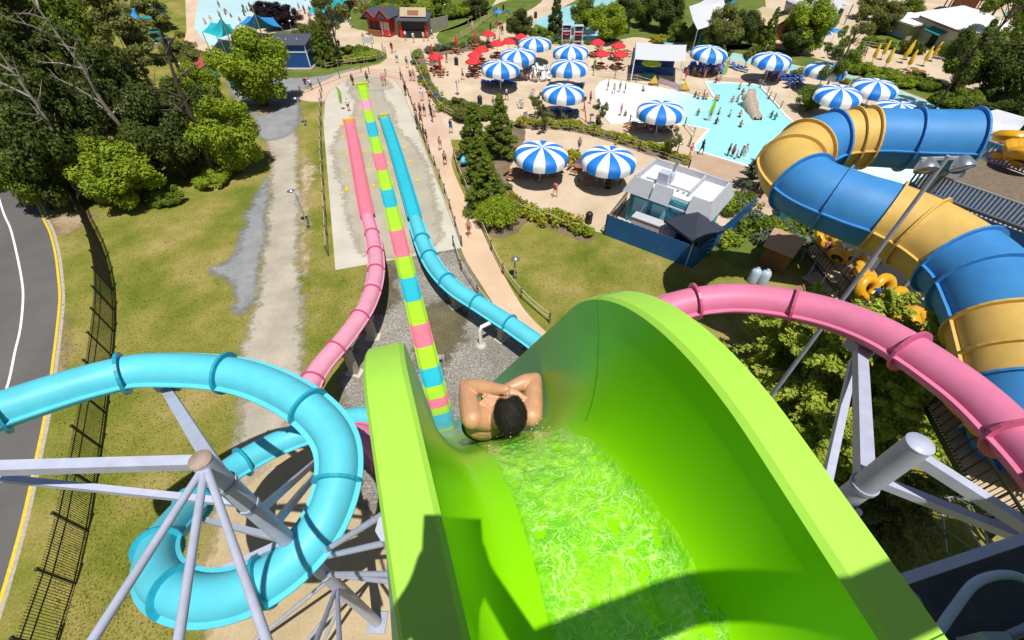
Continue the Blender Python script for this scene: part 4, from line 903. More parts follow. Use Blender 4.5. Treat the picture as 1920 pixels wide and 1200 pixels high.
rope_fence([(1112,142),(1150,147),(1185,153),(1215,160),(1250,168),(1292,176),(1318,183)], 'thin metal post railing between the pool beach and the terrace', h=1.1, mpost=M['woodg'], step=3.2)
rope_fence([(1180,232),(1240,241)], 'pair of posts with rope at the pool edge beside the crowded shade', mpost=M['dark'])
rope_fence([(1283,237),(1295,250),(1300,262),(1292,276)], 'post rail beside the pool notch below the umbrella', mpost=M['wood'])
rope_fence([(975,400),(1000,414),(1040,420),(1085,438)], 'short dark bollards with rope along the lawn edge of the near terrace', h=.8, mpost=M['dark'], step=4)
rope_fence([(1425,165),(1440,180),(1462,205)], 'post rail along the right edge of the deep pool', mpost=M['woodg'])
rope_fence([(845,85),(870,70),(890,58),(910,40),(935,25)], 'pale zigzag rail along the lawn beside the far walkway', mpost=M['rope'], step=2.5)
rope_fence([(1605,85),(1620,78),(1632,62),(1640,52)], 'curved pale rail at the tree planter by the white roofed house', mpost=M['rope'], step=2)
rope_fence([(1605,86),(1640,92),(1668,92)], 'low rope rail below the shrubs by the white roofed house', mpost=M['woodg'], step=2)
# ---- black picket fence on the left
fp = [(150,372),(160,395),(168,417),(185,450),(200,490),(212,550),(213,617),(210,660),(202,737),(195,800),(188,848),(167,983),(150,1067),(122,1163),(95,1250),(70,1320)]
w = spline([tuple(G(x, y)) for x, y in fp], 10, False)
tot = [0]
for a, b in zip(w[:-1], w[1:]): tot.append(tot[-1]+math.dist(a, b))
def fat(d):
    for i in range(len(tot)-1):
        if tot[i+1] >= d: return Vector(w[i]).lerp(Vector(w[i+1]), (d-tot[i])/max(tot[i+1]-tot[i], 1e-6))
    return Vector(w[-1])
bf = thing('picket_fence', fat(0), 'long black metal picket fence between the road and the gravel drive', 'fence')
npan = int(tot[-1]/2.5); FH = 2.2
for k in range(npan+1):
    p = fat(min(k*2.5, tot[-1])); mb = MB(); mb.box(p+Vector((0,0,FH/2)), (.09,.09,FH+.1)); mb.build('post', M['blackm'], bf, True)
    m2 = MB(); m2.ball(p+Vector((0,0,FH+.12)), .09, 8, 5); m2.build('post_cap', M['blackm'], bf, True)
    if k < npan:
        q = fat(min((k+1)*2.5, tot[-1])); mb = MB()
        for z in (.15, FH-.75, FH-.25): mb.bar(p+Vector((0,0,z)), q+Vector((0,0,z)), .04)
        for j in range(1, 22):
            r = p.lerp(q, j/22); mb.box(r+Vector((0,0,FH/2)), (.02,.02,FH-.05))
        mb.build('picket_panel', M['blackm'], bf, True)
# ---- helper for boxy buildings: corner pixels on the ground
def quad(px, z=0): return [P(x, y, z) for x, y in px]
def box4(mb, base, z0, z1): mb.prism([(p.x, p.y) for p in base], z0, z1, True, True)
def rect(px0, px1, depth):                      # front wall from two ground pixels, going back by depth
    a, b = G(*px0), G(*px1); t = (b-a); L = t.length; t.normalize(); n = Vector((-t.y, t.x, 0)); return a, b, t, n, L
# blue hut
a, b, t, n, L = rect((517,131),(584,131), 3.2); ang = math.atan2(t.y, t.x)
hut = thing('blue_hut', (a+b)/2+n*1.9, 'dark blue hut with white edge trim on the grass behind the bright tree', 'hut', rz=ang)
hw, hd, hh = L/2, 1.9, 3.3
MB().box((0,0,hh/2+.15), (2*hw,2*hd,hh)).build('wall', M['hutblue'], hut)
mb = MB(); mb.box((0,0,.08), (2*hw+.3,2*hd+.3,.16)); mb.build('plinth', M['kerb'], hut)
mb = MB(); mb.add([(-hw-.25,-hd-.25,hh+.17),(hw+.25,-hd-.25,hh+.17),(hw+.25,hd+.25,hh+.65),(-hw-.25,hd+.25,hh+.65),(-hw-.25,-hd-.25,hh+.05),(hw+.25,-hd-.25,hh+.05),(hw+.25,hd+.25,hh+.05),(-hw-.25,hd+.25,hh+.05)], [(0,1,2,3),(0,4,5,1),(1,5,6,2),(2,6,7,3),(3,7,4,0)]); rf = mb.build('roof', M['shingle'], hut)
for q in (-.6, -.1, .5): MB().lathe([(.08,.2),(.08,0)], 8, (q*hw,-.6,hh+.48)).build('vent', M['white'], rf)
mb = MB()
for sx in (-1, 1):
    for sy in (-1, 1): mb.box((sx*(hw+.01), sy*(hd+.01), hh/2+.15), (.14,.14,hh-.02))
mb.box((0,-hd-.03,hh*.74), (2*hw,.06,.14)); mb.box((hw+.03,0,hh*.74), (.06,2*hd,.14)); mb.box((0,-hd-.03,.22), (2*hw,.06,.14)); mb.box((hw+.03,0,.22), (.06,2*hd,.14)); mb.build('trim', M['white'], hut)
MB().box((hw+.02,.2,hh*.88), (.05,.5,.35)).build('door_sign', M['pastel'], hut)
# small dark green roofed shed and green bin among the trees on the left
t = thing('garden_shed', P(390,148), 'small dark green shed with rusty roof among the trees', 'shed', rz=-.5)
MB().box((0,0,1.0), (2.4,2.2,2.0)).build('wall', M['tealbox'], t); mb = MB(); mb.add([(-1.4,-1.3,1.95),(1.4,-1.3,1.95),(1.4,1.3,2.6),(-1.4,1.3,2.6),(-1.4,-1.3,1.85),(1.4,-1.3,1.85),(1.4,1.3,2.5),(-1.4,1.3,2.5)], [(0,1,2,3),(4,7,6,5),(0,4,5,1),(1,5,6,2),(2,6,7,3),(3,7,4,0)]); mb.build('roof', M['redroof'], t)
t = thing('utility_box', P(447,165), 'green utility box at the foot of the bright tree', 'box'); MB().box((0,0,.8), (1.6,1.6,1.6), rz=.5).build('cabinet', M['tealbox'], t); MB().box((0,0,1.64), (1.75,1.75,.08), rz=.5).build('lid', M['tealg'], t)
# food stalls
a, b, t, n, L = rect((691,66),(733,71), 3); ang = math.atan2(t.y, t.x)
ks = thing('red_kiosk', (a+b)/2+n*1.8, 'red kiosk with dark gabled roof and white front panels', 'kiosk', rz=ang); hw = L/2; hd = 1.8
MB().box((0,0,1.5), (2*hw-.3,2*hd-.3,3.0)).build('wall', M['redw'], ks)
for q in (-.55, -.1): MB().box((q*hw,-hd+.12,1.7), (hw*.34,.1,1.2)).build('window', M['dark'], ks)
for q in (.35, .62, .86): MB().box((q*hw,-hd+.11,1.35), (hw*.18,.1,2.1)).build('panel', M['clapw'], ks)
MB().box((.62*hw,-hd+.06,.75), (hw*.5,.12,.7)).build('poster', M['ured'], ks)
mb = MB()
for x0, x1, rise in ((-hw-.4, -.1, 1.1), (-.1, hw+.4, 1.4)):
    xm = (x0+x1)/2; y0_, y1_ = -hd-.5, hd+.4
    mb.add([(x0,y0_,3.0),(xm,y0_,3.0+rise),(x1,y0_,3.0),(x0,y1_,3.0),(xm,y1_,3.0+rise),(x1,y1_,3.0)], [(0,3,4,1),(1,4,5,2),(0,1,2),(5,4,3)])
mb.build('roof', M['shingle'], ks)
mb = MB(); mb.bar((-hw-.4,-hd-.55,3.0), (-hw/2-.25,-hd-.55,4.05), .12); mb.bar((-hw/2-.25,-hd-.55,4.05), (-.1,-hd-.55,3.0), .12); mb.bar((-.1,-hd-.55,3.0), (hw/2+.15,-hd-.55,4.35), .12); mb.bar((hw/2+.15,-hd-.55,4.35), (hw+.4,-hd-.55,3.0), .12); mb.build('gable_trim', M['ured'], ks)
MB().box((-hw*.35,-hd-.15,.5), (hw*1.1,.3,1.0)).build('counter', M['woodb'], ks)
a, b, t, n, L = rect((752,71),(803,72), 3); ang = math.atan2(t.y, t.x)
st = thing('food_stall', (a+b)/2+n*1.7, 'dark food stall with a cream roof sign board', 'food stall', rz=ang); hw = L/2; hd = 1.7
MB().box((0,.3,1.4), (2*hw-.2,2*hd-.6,2.8)).build('wall', M['woodg'], st)
MB().box((0,-hd+.26,1.5), (2*hw-1.0,.1,2.0)).build('serving_hatch', M['dark'], st)
for sx in (-1, 1): MB().box((sx*(hw-.2),-hd+.1,1.1), (.5,.3,2.0)).build('side_panel', M['ured'], st)
MB().box((0,-hd+.05,.55), (2*hw-1.0,.35,1.1)).build('counter', M['dark'], st)
mb = MB(); mb.add([(-hw-.4,-hd-.5,2.8),(hw+.4,-hd-.5,2.8),(hw+.4,hd+.3,3.3),(-hw-.4,hd+.3,3.3),(-hw-.4,-hd-.5,2.65),(hw+.4,-hd-.5,2.65),(hw+.4,hd+.3,3.1),(-hw-.4,hd+.3,3.1)], [(0,1,2,3),(4,7,6,5),(0,4,5,1),(1,5,6,2),(2,6,7,3),(3,7,4,0)]); mb.build('roof', M['shingle'], st)
mb = MB(); mb.box((0,-.55,3.75), (2*hw-.3,.1,1.5), M=Matrix.Rotation(R_(-35), 3, 'X')); sg = mb.build('roof_sign', M['tan'], st)
MB().box((0,-.66,3.68), (hw*.8,.06,.8), M=Matrix.Rotation(R_(-35), 3, 'X')).build('sign_plate', M['woodb'], sg)
fc = [(735,62),(750,68)]; t = thing('board_fence', G(742,66), 'short wooden screen between the red kiosk and the food stall', 'fence'); q = G(752,68)-G(732,66); MB().box((0,0,1.4), (q.length,.12,2.8), rz=math.atan2(q.y, q.x)).build('boards', M['wood'], t)
t = thing('board_fence', G(822,56), 'grey board fence right of the food stall', 'fence'); q = G(842,52)-G(804,60); MB().box((0,0,1.0), (q.length,.12,2.0), rz=math.atan2(q.y, q.x)).build('boards', M['woodg'], t)
t = thing('sign_board', P(691,92,.012), 'white notice board behind the planter', 'sign'); MB().box((0,0,1.35), (1.5,.08,.9)).build('board', M['white'], t)
for sx in (-.7,.7): MB().tube([(sx,.08,0),(sx,.08,1.8)], .05, 6).build('post', M['dark'], t)
t = thing('sign_board', P(907,16,.012), 'tall lilac sign board on the far lawn', 'sign'); MB().box((0,0,2.6), (1.7,.1,2.0)).build('board', M['pastel'], t)
for sx in (-.6,.6): MB().tube([(sx,.1,0),(sx,.1,2.4)], .06, 6).build('post', M['dark'], t)
# fabric sails by the wave pool
def sail(name, corners, peak, m, lab, poles=True):
    cs = [P(x, y, z) for x, y, z in corners]; pk = P(*peak); base = Vector((pk.x, pk.y, 0)); t = thing(name, base, lab, 'sunshade'); mb = MB(); N_ = len(cs); ring = []
    for i in range(N_):
        a, b = cs[i], cs[(i+1) % N_]
        for j in range(6):
            q = j/6; p = a.lerp(b, q); cen = sum(cs, Vector())/N_; p = p.lerp(cen, .05*math.sin(math.pi*q)); ring.append(p)
    rows = []
    for k in range(8):
        q = k/7; rows.append([pk.lerp(p, q) - Vector((0,0,(pk.z-p.z)*.22*math.sin(math.pi*q))) for p in ring+[ring[0]]])
    mb.grid(rows, True); mb.build('canvas', m, t, True)
    mp = MB(); mp.tube([base, pk+Vector((0,0,.8))], .10, 8); mp.build('mast', M['woodg'], t, True)
    for c in cs: MB().tube([Vector((c.x, c.y, 0)), c], .06, 6).build('post', M['woodg'], t, True)
    return t
sail('sail_canopy', [(379,60,2.8),(412,71,2.8),(444,61,2.8),(430,45,2.8),(395,42,2.8)], (414,33,5.2), M['teal'], 'teal peaked canopy at the left end of the wave pool')
sail('sail_canopy', [(447,45,2.8),(480,55,2.8),(528,51,2.8),(512,33,2.8),(465,30,2.8)], (477,25,5.4), M['skyblue'], 'bright blue peaked canopy partly behind the bright tree')
sail('sail_canopy', [(578,27,2.8),(610,25,2.8),(640,12,2.8),(665,-25,2.8),(600,-30,2.8)], (630,-25,5.4), M['teal'], 'large teal canopy cut off by the top of the picture')
# flat canvas shelter beside the pool
fl4 = [(1180,135),(1285,143),(1282,112),(1190,100)]
bs = quad(fl4); cen = sum(bs, Vector())/4; t = thing('canvas_shelter', cen, 'flat pale canvas roof on posts over a blue screened bar', 'shelter')
tp = [(1190,111,3.1),(1285,115,3.1),(1287,84,3.5),(1193,79,3.5)]; c4 = [P(*q) for q in tp]; mb = MB(); rows = []
for i in range(9):
    r = []
    for j in range(9):
        u, v = i/8, j/8; p = c4[0].lerp(c4[1], u).lerp(c4[3].lerp(c4[2], u), v); r.append(p - Vector((0,0,.12*math.sin(math.pi*u)*(.4+.6*v))))
    rows.append(r)
mb.grid(rows, True, True); mb.build('canvas', M['tent'], t, True)
for c in c4: MB().tube([Vector((c.x, c.y, 0)), c], .08, 8).build('post', M['white'], t, True)
a_, b_ = G(1180,136), G(1262,142); q = b_-a_; n_ = Vector((-q.y, q.x, 0)).normalized()
mb = MB(); mb.bar(a_+Vector((0,0,.55)), b_+Vector((0,0,.55)), .2, 1.1); mb.build('counter', M['hutblue'], t, True)
mb = MB(); mb.bar(a_+n_*2.6+Vector((0,0,1.35)), b_+n_*2.6+Vector((0,0,1.35)), .2, 2.7); mb.build('back_screen', M['hutblue'], t, True)
mb = MB(); mb.bar(a_.lerp(b_,.25)+n_*2.4+Vector((0,0,1.9)), a_.lerp(b_,.6)+n_*2.4+Vector((0,0,1.9)), .1, .8); mb.build('menu_panel', M['tealbox'], t, True)
t = thing('lime_umbrella', P(1216,147,.012), 'lime green umbrella in front of the canvas shelter', 'umbrella'); MB().lathe([(.02,2.7),(.7,2.45),(1.5,2.05),(1.5,1.95)], 8, smooth=False).build('canopy', M['ulime'], t); MB().tube([(0,0,0),(0,0,2.7)], .04, 6).build('pole', M['dark'], t); MB().box((0,0,.35), (1.6,.9,.7)).build('stand_cabinet', M['tealbox'], t)
# tents and pavilions at the top right
def tent(corners, ridge, m, lab, z0=0, mw=None):
    cs = [P(*c) for c in corners]; rg = [P(*c) for c in ridge]; cen = sum(cs, Vector())/len(cs); base = Vector((cen.x, cen.y, 0)); t = thing('tent_pavilion', base, lab, 'tent'); mb = MB()
    rows = []
    for k in range(7):
        u = k/6; f = cs[0].lerp(cs[1], u)+Vector((0,0,-.0)); r = rg[0].lerp(rg[1], u)-Vector((0,0,.9*math.sin(math.pi*u))); bk = cs[3].lerp(cs[2], u)
        rows.append([f, f.lerp(r,.5)-Vector((0,0,.25)), r, r.lerp(bk,.5)-Vector((0,0,.25)), bk])
    mb.grid(rows, True, True); mb.build('canvas', m, t, True)
    for c in cs: MB().tube([Vector((c.x, c.y, 0)), c], .10, 8).build('post', M['woodg'], t, True)
    ins = [base + (Vector((c.x, c.y, 0))-base)*.82 for c in cs]; wl = MB(); wl.prism([(c.x, c.y) for c in ins], 0, 2.6); wl.build('wall', mw or M['tealbox'], t, True); return t
tent([(1308,56,3.5),(1372,36,3.5),(1390,-20,3.5),(1330,-6,3.5)], [(1292,12,6),(1356,-4,6)], M['tent'], 'white peaked tent behind the dark tree')
tent([(1470,22,3.2),(1555,50,3.4),(1600,8,3.4),(1500,-28,3.2)], [(1474,0,6.2),(1580,8,6)], M['tent'], 'white tent roof behind the tan canopy and the tall bright tree')
tent([(1412,42,3.0),(1450,51,3.0),(1500,30,3.0),(1430,12,3.0)], [(1400,25,4.4),(1490,22,4.6)], M['tan'], 'tan canvas canopy with a drooping front edge', mw=M['woodb'])
tent([(1175,-2,3.2),(1220,2,3.2),(1230,-40,3.2),(1180,-40,3.2)], [(1178,-20,5),(1225,-20,5)], M['tent'], 'white tent cut off by the top edge above the trees')
# white roofed house
a, b, tt, n, L = rect((1700,68),(1784,106), 8); ang = math.atan2(tt.y, tt.x); hs = thing('white_roofed_house', (a+b)/2+n*4.2, 'low pink walled house with a broad white hip roof and dark awning', 'house', rz=ang); hw, hd = L/2, 4.2
MB().box((0,0,1.7), (2*hw-.6,2*hd-.6,3.4)).build('wall', M['clapw'], hs)
mb = MB(); mb.box((0,0,3.25), (2*hw-.3,2*hd-.3,.5)); mb.build('brick_band', M['brickw'], hs)
mb = MB(); e = .6; z = 3.5; k = hw-2.4
mb.add([(-hw-e,-hd-e,z),(hw+e,-hd-e,z),(hw+e,hd+e,z),(-hw-e,hd+e,z),(-k+1,0,z+1.9),(k-1,0,z+1.9)], [(0,1,5,4),(1,2,5),(2,3,4,5),(3,0,4),(3,2,1,0)]); mb.build('roof', M['roofw'], hs)
mb = MB(); mb.add([(-.3*hw,-hd+.25,2.6),(.35*hw,-hd+.25,2.6),(.35*hw,-hd-1.0,2.1),(-.3*hw,-hd-1.0,2.1),(-.3*hw,-hd+.25,2.5),(.35*hw,-hd+.25,2.5),(.35*hw,-hd-1.0,1.95),(-.3*hw,-hd-1.0,1.95)], [(0,3,2,1),(4,5,6,7),(3,7,6,2),(0,4,7,3),(1,2,6,5)]); mb.build('awning', M['tealg'], hs)
MB().box((0,-hd+.27,1.1), (1.6,.1,2.2)).build('door', M['dark'], hs)
a, b, tt, n, L = rect((1650,60),(1695,76), 5); ang = math.atan2(tt.y, tt.x); an = thing('side_annexe', (a+b)/2+n*2.4, 'small brown annexe with a flat white roof beside the white roofed house', 'annexe', rz=ang)
MB().box((0,0,1.2), (L,4.6,2.4)).build('wall', M['tan'], an); MB().box((0,-2.32,.7), (L*.8,.06,1.3)).build('window', M['steeld'], an); MB().box((0,0,2.55), (L+1.2,5.8,.25), M=Matrix.Rotation(R_(3), 3, 'X')).build('roof', M['roofw'], an)
p = P(1800,22); pv = thing('red_roofed_pavilion', p, 'small pavilion with a red hip roof at the top right', 'pavilion', rz=-.4)
MB().lathe([(.02,5.4),(3.9,3.6),(3.9,3.4)], 6, smooth=False).build('roof', M['redroof'], pv)
for k in range(6): MB().tube([(3.3*math.cos(k*math.pi/3), 3.3*math.sin(k*math.pi/3), 0), (3.3*math.cos(k*math.pi/3), 3.3*math.sin(k*math.pi/3), 3.5)], .14, 8).build('post', M['woodb'], pv)
MB().box((0,0,1.3), (3.4,3.4,2.6)).build('core', M['woodb'], pv)
t = thing('green_awning', P(1883,60,.01), 'turquoise flat awning half hidden behind the big tree', 'awning'); MB().lathe([(.02,3.2),(2.0,2.7),(2.2,2.5)], 4, smooth=False).build('canvas', M['teal'], t); MB().tube([(0,0,0),(0,0,3.1)], .08, 8).build('pole', M['woodg'], t)
tent([(1800,232,3.2),(1895,262,3.2),(1975,235,3.2),(1870,205,3.2)], [(1800,212,5.2),(1930,222,4.6)], M['tent'], 'pale grey tent roof right behind the tunnel slide mouth', mw=M['tealg'])
# food building with white roof, and its blue fence
A, B, D_ = P(1227,293,4.2), P(1381,342,4.2), P(1177,332,4.2)
ex = (B-A); W_ = ex.length; ex.normalize(); ey = (D_-A); ey = (ey - ex*ey.dot(ex)); DD = ey.length; ey.normalize()
Cpt = P(1347,390,4.2); DD = max(DD, (Cpt-A).dot(ey))
ang = math.atan2(ex.y, ex.x); cen = A+ex*W_/2+ey*DD/2; fb = thing('food_building', (cen.x, cen.y, 0), 'cyan clapboard food building with a stepped white flat roof and rooftop units', 'building', rz=ang)
# local axes: x along ex, y away from the camera (=-ey)
hw, hd = W_/2, DD/2
MB().box((0,0,1.75), (2*hw-.7,2*hd-.7,3.5)).build('wall', M['cyanw'], fb)
mb = MB()
for k in range(16): mb.box((0,-hd+.335,.22+k*.2), (2*hw-.72,.03,.03))
for k in range(16): mb.box((hw-.335,0,.22+k*.2), (.03,2*hd-.72,.03))
mb.build('siding_boards', M['cyand'], fb)
mb = MB(); mb.box((0,0,3.62), (2*hw-.8,2*hd-.8,.22)); mb.build('roof', M['roofw'], fb)
def para(x0, y0, x1, y1, e0=0, e1=0, nm='parapet'):                # sloping mansard panels around the roof edge
    mb = MB(); dx, dy = x1-x0, y1-y0; l = math.hypot(dx, dy); nx, ny = dy/l, -dx/l; ux, uy = dx/l, dy/l
    mb.add([(x0+nx*.55-ux*e0, y0+ny*.55-uy*e0, 3.0),(x1+nx*.55+ux*e1, y1+ny*.55+uy*e1, 3.0),(x1, y1, 4.3),(x0, y0, 4.3),(x0-nx*.12, y0-ny*.12, 4.3),(x1-nx*.12, y1-ny*.12, 4.3),(x1-nx*.12, y1-ny*.12, 3.6),(x0-nx*.12, y0-ny*.12, 3.6)], [(0,1,2,3),(3,2,5,4),(4,5,6,7),(0,3,4,7),(1,6,5,2),(0,7,6,1)]); return mb.build(nm, M['roofg'], fb)
c_ = .35; e_ = .54
para(hw-c_,hd-c_,-hw+c_,hd-c_,e_,e_); para(hw-c_,-hd+c_+.003,hw-c_,hd-c_-.003,e_,e_); para(-hw+c_,hd-c_-.003,-hw+c_,-hd+c_+.003,e_,e_)
para(-hw+c_,-hd+c_,-hw*.42,-hd+c_,e_,0); para(-hw*.38,-hd+c_,.06*hw,-hd+c_); para(.48*hw,-hd+c_,hw-c_,-hd+c_,0,e_)
mb = MB(); mb.box((.34*hw,.15*hd,3.95), (.16,1.5*hd,.5)); mb.build('roof_divider', M['roofg'], fb)
mb = MB(); mb.box((-.2*hw,-.32*hd,3.82), (1.1*hw,.12,.2)); mb.build('roof_step', M['roofg'], fb)
ac = MB(); ac.box((-.33*hw,-.35*hd,4.3), (.9,.8,1.1)); ac.box((-.28*hw,-.1*hd,4.2), (.7,.7,.8)); u = ac.build('rooftop_unit', M['steel'], fb); MB().tube([(-.25*hw,.05*hd,4.4),(-.22*hw,.1*hd,5.3),(-.2*hw,.12*hd,5.5)], .16, 8).build('flue', M['chrome'], u)
for q in (-.6, .1): 
    MB().tube([(q*hw*.2+.2*hw,-.5*hd,3.7),(q*hw*.2+.2*hw,-.5*hd,4.0)], .12, 8).build('roof_vent', M['roofg'], fb)
for q in (-.6, -.15): MB().box((q*hw,-hd+.31,1.9), (.34*hw,.04,1.3)).build('window', M['cyanl'], fb)
for q in (-.85, -.36, .1, .9): MB().box((q*hw,-hd+.30,1.75), (.16,.05,3.3)).build('corner_board', M['cyand'], fb)
mb = MB(); mb.box((-.05*hw,-hd+.22,2.85), (1.7*hw,.07,.12)); mb.build('pipe_rail', M['white'], fb)
MB().box((.55*hw,-hd+.30,1.3), (1.5,.06,2.5)).build('door', M['fenceb'], fb)
# walled yard, cold store, canopy
f0, f1, f2 = G(1133,440), G(1297,503), G(1404,405)
t = thing('blue_board_fence', f1, 'saturated blue board fence enclosing the yard in front of the food building', 'fence')
for a, b, m in ((f0, f1, M['fenceb']), (f1, f2, M['fenceb'])):
    n_ = int((b-a).length/.16); mb = MB(); 
    for i in range(n_):
        p = a.lerp(b, (i+.5)/n_); q = (b-a).normalized(); mb.box(p+Vector((0,0,1.0+.02*(i % 3))), (.15,.045,2.0), rz=math.atan2(q.y, q.x))
    mb.build('boards', m, t, True); mb = MB()
    nn_ = Vector((-(b-a).y, (b-a).x, 0)).normalized()
    for z in (.4, 1.6): mb.bar(a+nn_*.06+Vector((0,0,z)), b+nn_*.06+Vector((0,0,z)), .06, .1)
    mb.build('rails', M['cyanw'], t, True)
q = f0; w2 = G(1172,388); t = thing('black_gate', q, 'black slatted gate at the left end of the blue fence', 'gate'); n_ = 14; mb = MB()
for i in range(n_): p = q.lerp(w2, (i+.5)/n_); mb.box(p+Vector((0,0,.95)), (.05,.05,1.9))
for z in (.2, 1.0, 1.8): mb.bar(q+Vector((0,0,z)), w2+Vector((0,0,z)), .05)
mb.build('bars', M['blackm'], t, True); MB().box(q+Vector((0,0,1)), (.12,.12,2.1)).build('gate_post', M['dark'], t, True)
yard = [(1140,432),(1172,390),(1320,440),(1300,495)]
sheet('yard_floor', yard, M['plaza'], .022, smooth=False)
a, b = G(1178,437), G(1257,467); ex2 = (b-a); l2 = ex2.length; t = thing('cold_store', (a+b)/2+Vector((-ex2.y, ex2.x, 0)).normalized()*.5, 'long beige cold store box standing in the fenced yard', 'storage box', rz=math.atan2(ex2.y, ex2.x))
MB().box((0,0,.8), (l2,.9,1.6)).build('body', M['clapw'], t); MB().box((0,0,1.65), (l2+.1,1.0,.1)).build('top', M['roofg'], t); MB().box((l2*.44,-.5,.8), (.5,.14,1.2)).build('door', M['steel'], t)
t = thing('red_board', G(1235,463), 'flat red plank lying in the fenced yard', 'board', rz=math.atan2(ex2.y, ex2.x)); MB().box((0,0,.2), (3.4,.5,.28)).build('plank', M['ured'], t)
p = P(1286,468,0); t = thing('navy_gazebo', p, 'navy pop up gazebo roof at the corner of the fenced yard', 'gazebo', rz=.5)
mb = MB(); mb.lathe([(.02,3.6),(2.4,2.5),(2.4,2.3)], 4, smooth=False, a0=math.pi/4); mb.build('canopy', M['tarp'], t)
for sx in (-1.6, 1.6):
    for sy in (-1.6, 1.6): MB().tube([(sx,sy,0),(sx,sy,2.4)], .035, 6).build('leg', M['white'], t)
t = thing('steel_shelf', G(1317,478), 'tall white shelf with pipes beside the navy gazebo', 'shelf', rz=.4)
for k in range(5): MB().box((0,0,.3+k*.45), (1.0,.5,.06)).build('shelf_board', M['cyanw'], t)
for sx in (-.5,.5): MB().box((sx,0,1.1), (.06,.5,2.2)).build('upright', M['cyand'], t)
# brown shed and propane tanks
a, b, tt, n, L = rect((1416,492),(1470,515), 3); t = thing('brown_shed', (a+b)/2+n*1.0, 'brown shed with a shingled gable roof on the shaded lawn', 'shed', rz=math.atan2(tt.y, tt.x)); hw = L/2; hd = 1.2
MB().box((0,0,1.0), (2*hw-.3,2*hd-.3,2.0)).build('wall', M['woodb'], t); mb = MB(); mb.add([(-hw,-hd-.2,1.85),(hw,-hd-.2,1.85),(hw,0,2.9),(-hw,0,2.9),(-hw,hd+.2,1.85),(hw,hd+.2,1.85)], [(0,1,2,3),(3,2,5,4),(0,3,4),(1,5,2),(0,4,5,1)]); mb.build('roof', M['shedroof'], t)
for i, (x, y) in enumerate(((1409,528),(1427,532))):
    t = thing('gas_tank', G(x, y), ['pale blue upright gas tank, left of the pair by the brown shed','pale blue upright gas tank, right of the pair by the brown shed'][i], 'tank', 'gas tanks'); MB().lathe([(.001,0),(.36,0),(.38,.1),(.38,1.0),(.28,1.25),(.12,1.32)], 12).build('cylinder', M['pastel'], t); MB().lathe([(.12,1.30),(.12,1.45),(.001,1.46)], 8).build('valve_cap', M['steel'], t)
t = thing('teal_cabinet', P(1473,408,.012), 'teal cabinet with grey lid on the paving below the tunnel slide', 'cabinet', rz=-.3); MB().box((0,0,.8), (1.3,1.0,1.6)).build('body', M['tealbox'], t); MB().box((0,0,1.64), (1.5,1.2,.08)).build('lid', M['roofg'], t)
# floodlight mast
b = G(1380,830); top = PZ(1779,292,13.0); t = thing('floodlight_mast', (top.x, top.y, 0), 'tall grey mast with two round floodlights rising in front of the tunnel slide', 'light mast')
MB().tube([(top.x, top.y, 0),(top.x, top.y, top.z*.5),(top.x, top.y, top.z)], [.115,.09,.06], 12).build('pole', M['steeld'], t, True)
MB().bar(top+Vector((-.75,0,-.1)), top+Vector((.75,.1,-.1)), .08).build('crossbar', M['steeld'], t, True)
for dx, dz in ((-.52,-.35),(.52,-.28)):
    c = top+Vector((dx,-.15,dz)); Q = Vector((.1*dx,-.55,-.5)).to_track_quat('Z', 'Y').to_matrix(); mb = MB(); mb.lathe([(.05,-.34),(.14,-.32),(.26,-.12),(.30,.0),(.30,.03),(.27,.03)], 16); mb.v = [tuple(c+Q@Vector(v)) for v in mb.v]; h_ = mb.build('floodlight', M['chrome'], t, True)
    mb = MB(); mb.lathe([(.27,.012),(.15,.035),(.001,.05)], 16); mb.v = [tuple(c+Q@Vector(v)) for v in mb.v]; o = mb.build('glass', M['lens'], h_); o.data.transform(Matrix.Translation(-t.location))
# ---- upper deck with blue railing by the tunnel mouth
DZ = 9.5; d0, d1, d2, d3 = P(1700,345,DZ), P(1960,440,DZ), P(2080,380,DZ), P(1810,285,DZ)
cen = (d0+d1+d2+d3)/4; t = thing('boarding_deck', (cen.x, cen.y, 0), 'raised timber boarding deck with a slatted blue railing at the tunnel mouth', 'deck')
mb = MB(); mb.prism([(p.x, p.y) for p in (d0, d1, d2, d3)], DZ-.35, DZ-.1, True, True); mb.build('platform', M['wood'], t, True)
def railing(a, b, n, parent, h=1.1, m=M['ublue'], mr=M['steeld']):
    mb = MB()
    for i in range(n): p = a.lerp(b, (i+.5)/n); mb.box(p+Vector((0,0,h/2)), (.10,.05,h-.1), rz=math.atan2((b-a).y, (b-a).x))
    mb.build('slats', m, parent, True); mb = MB()
    for z in (.08, h): mb.bar(a+Vector((0,0,z)), b+Vector((0,0,z)), .07, .07)
    mb.build('rail', mr, parent, True)
up = Vector((0,0,-.1)); railing(d0+up, d1+up, 34, t); railing(d3+up, d2+up, 34, t)
mb = MB()
for i in range(30): p = d0.lerp(d1, (i+.5)/30); mb.box(p+Vector((0,-.12,-.45)), (.12,.05,.5), rz=math.atan2((d1-d0).y, (d1-d0).x))
mb.build('fascia_boards', M['white'], t, True)
mb = MB(); mb.bar(d0+Vector((0,0,-.6)), d1+Vector((0,0,-.6)), .2, .7); mb.bar(d3+Vector((0,0,-.6)), d2+Vector((0,0,-.6)), .2, .7); mb.build('beam', M['hutblue'], t, True)
for p in (d0, d1, d2, d3, d0.lerp(d1,.5), d3.lerp(d2,.5)): MB().tube([(p.x, p.y, 0), (p.x, p.y, DZ-.3)], .14, 10).build('post', M['steeld'], t, True)
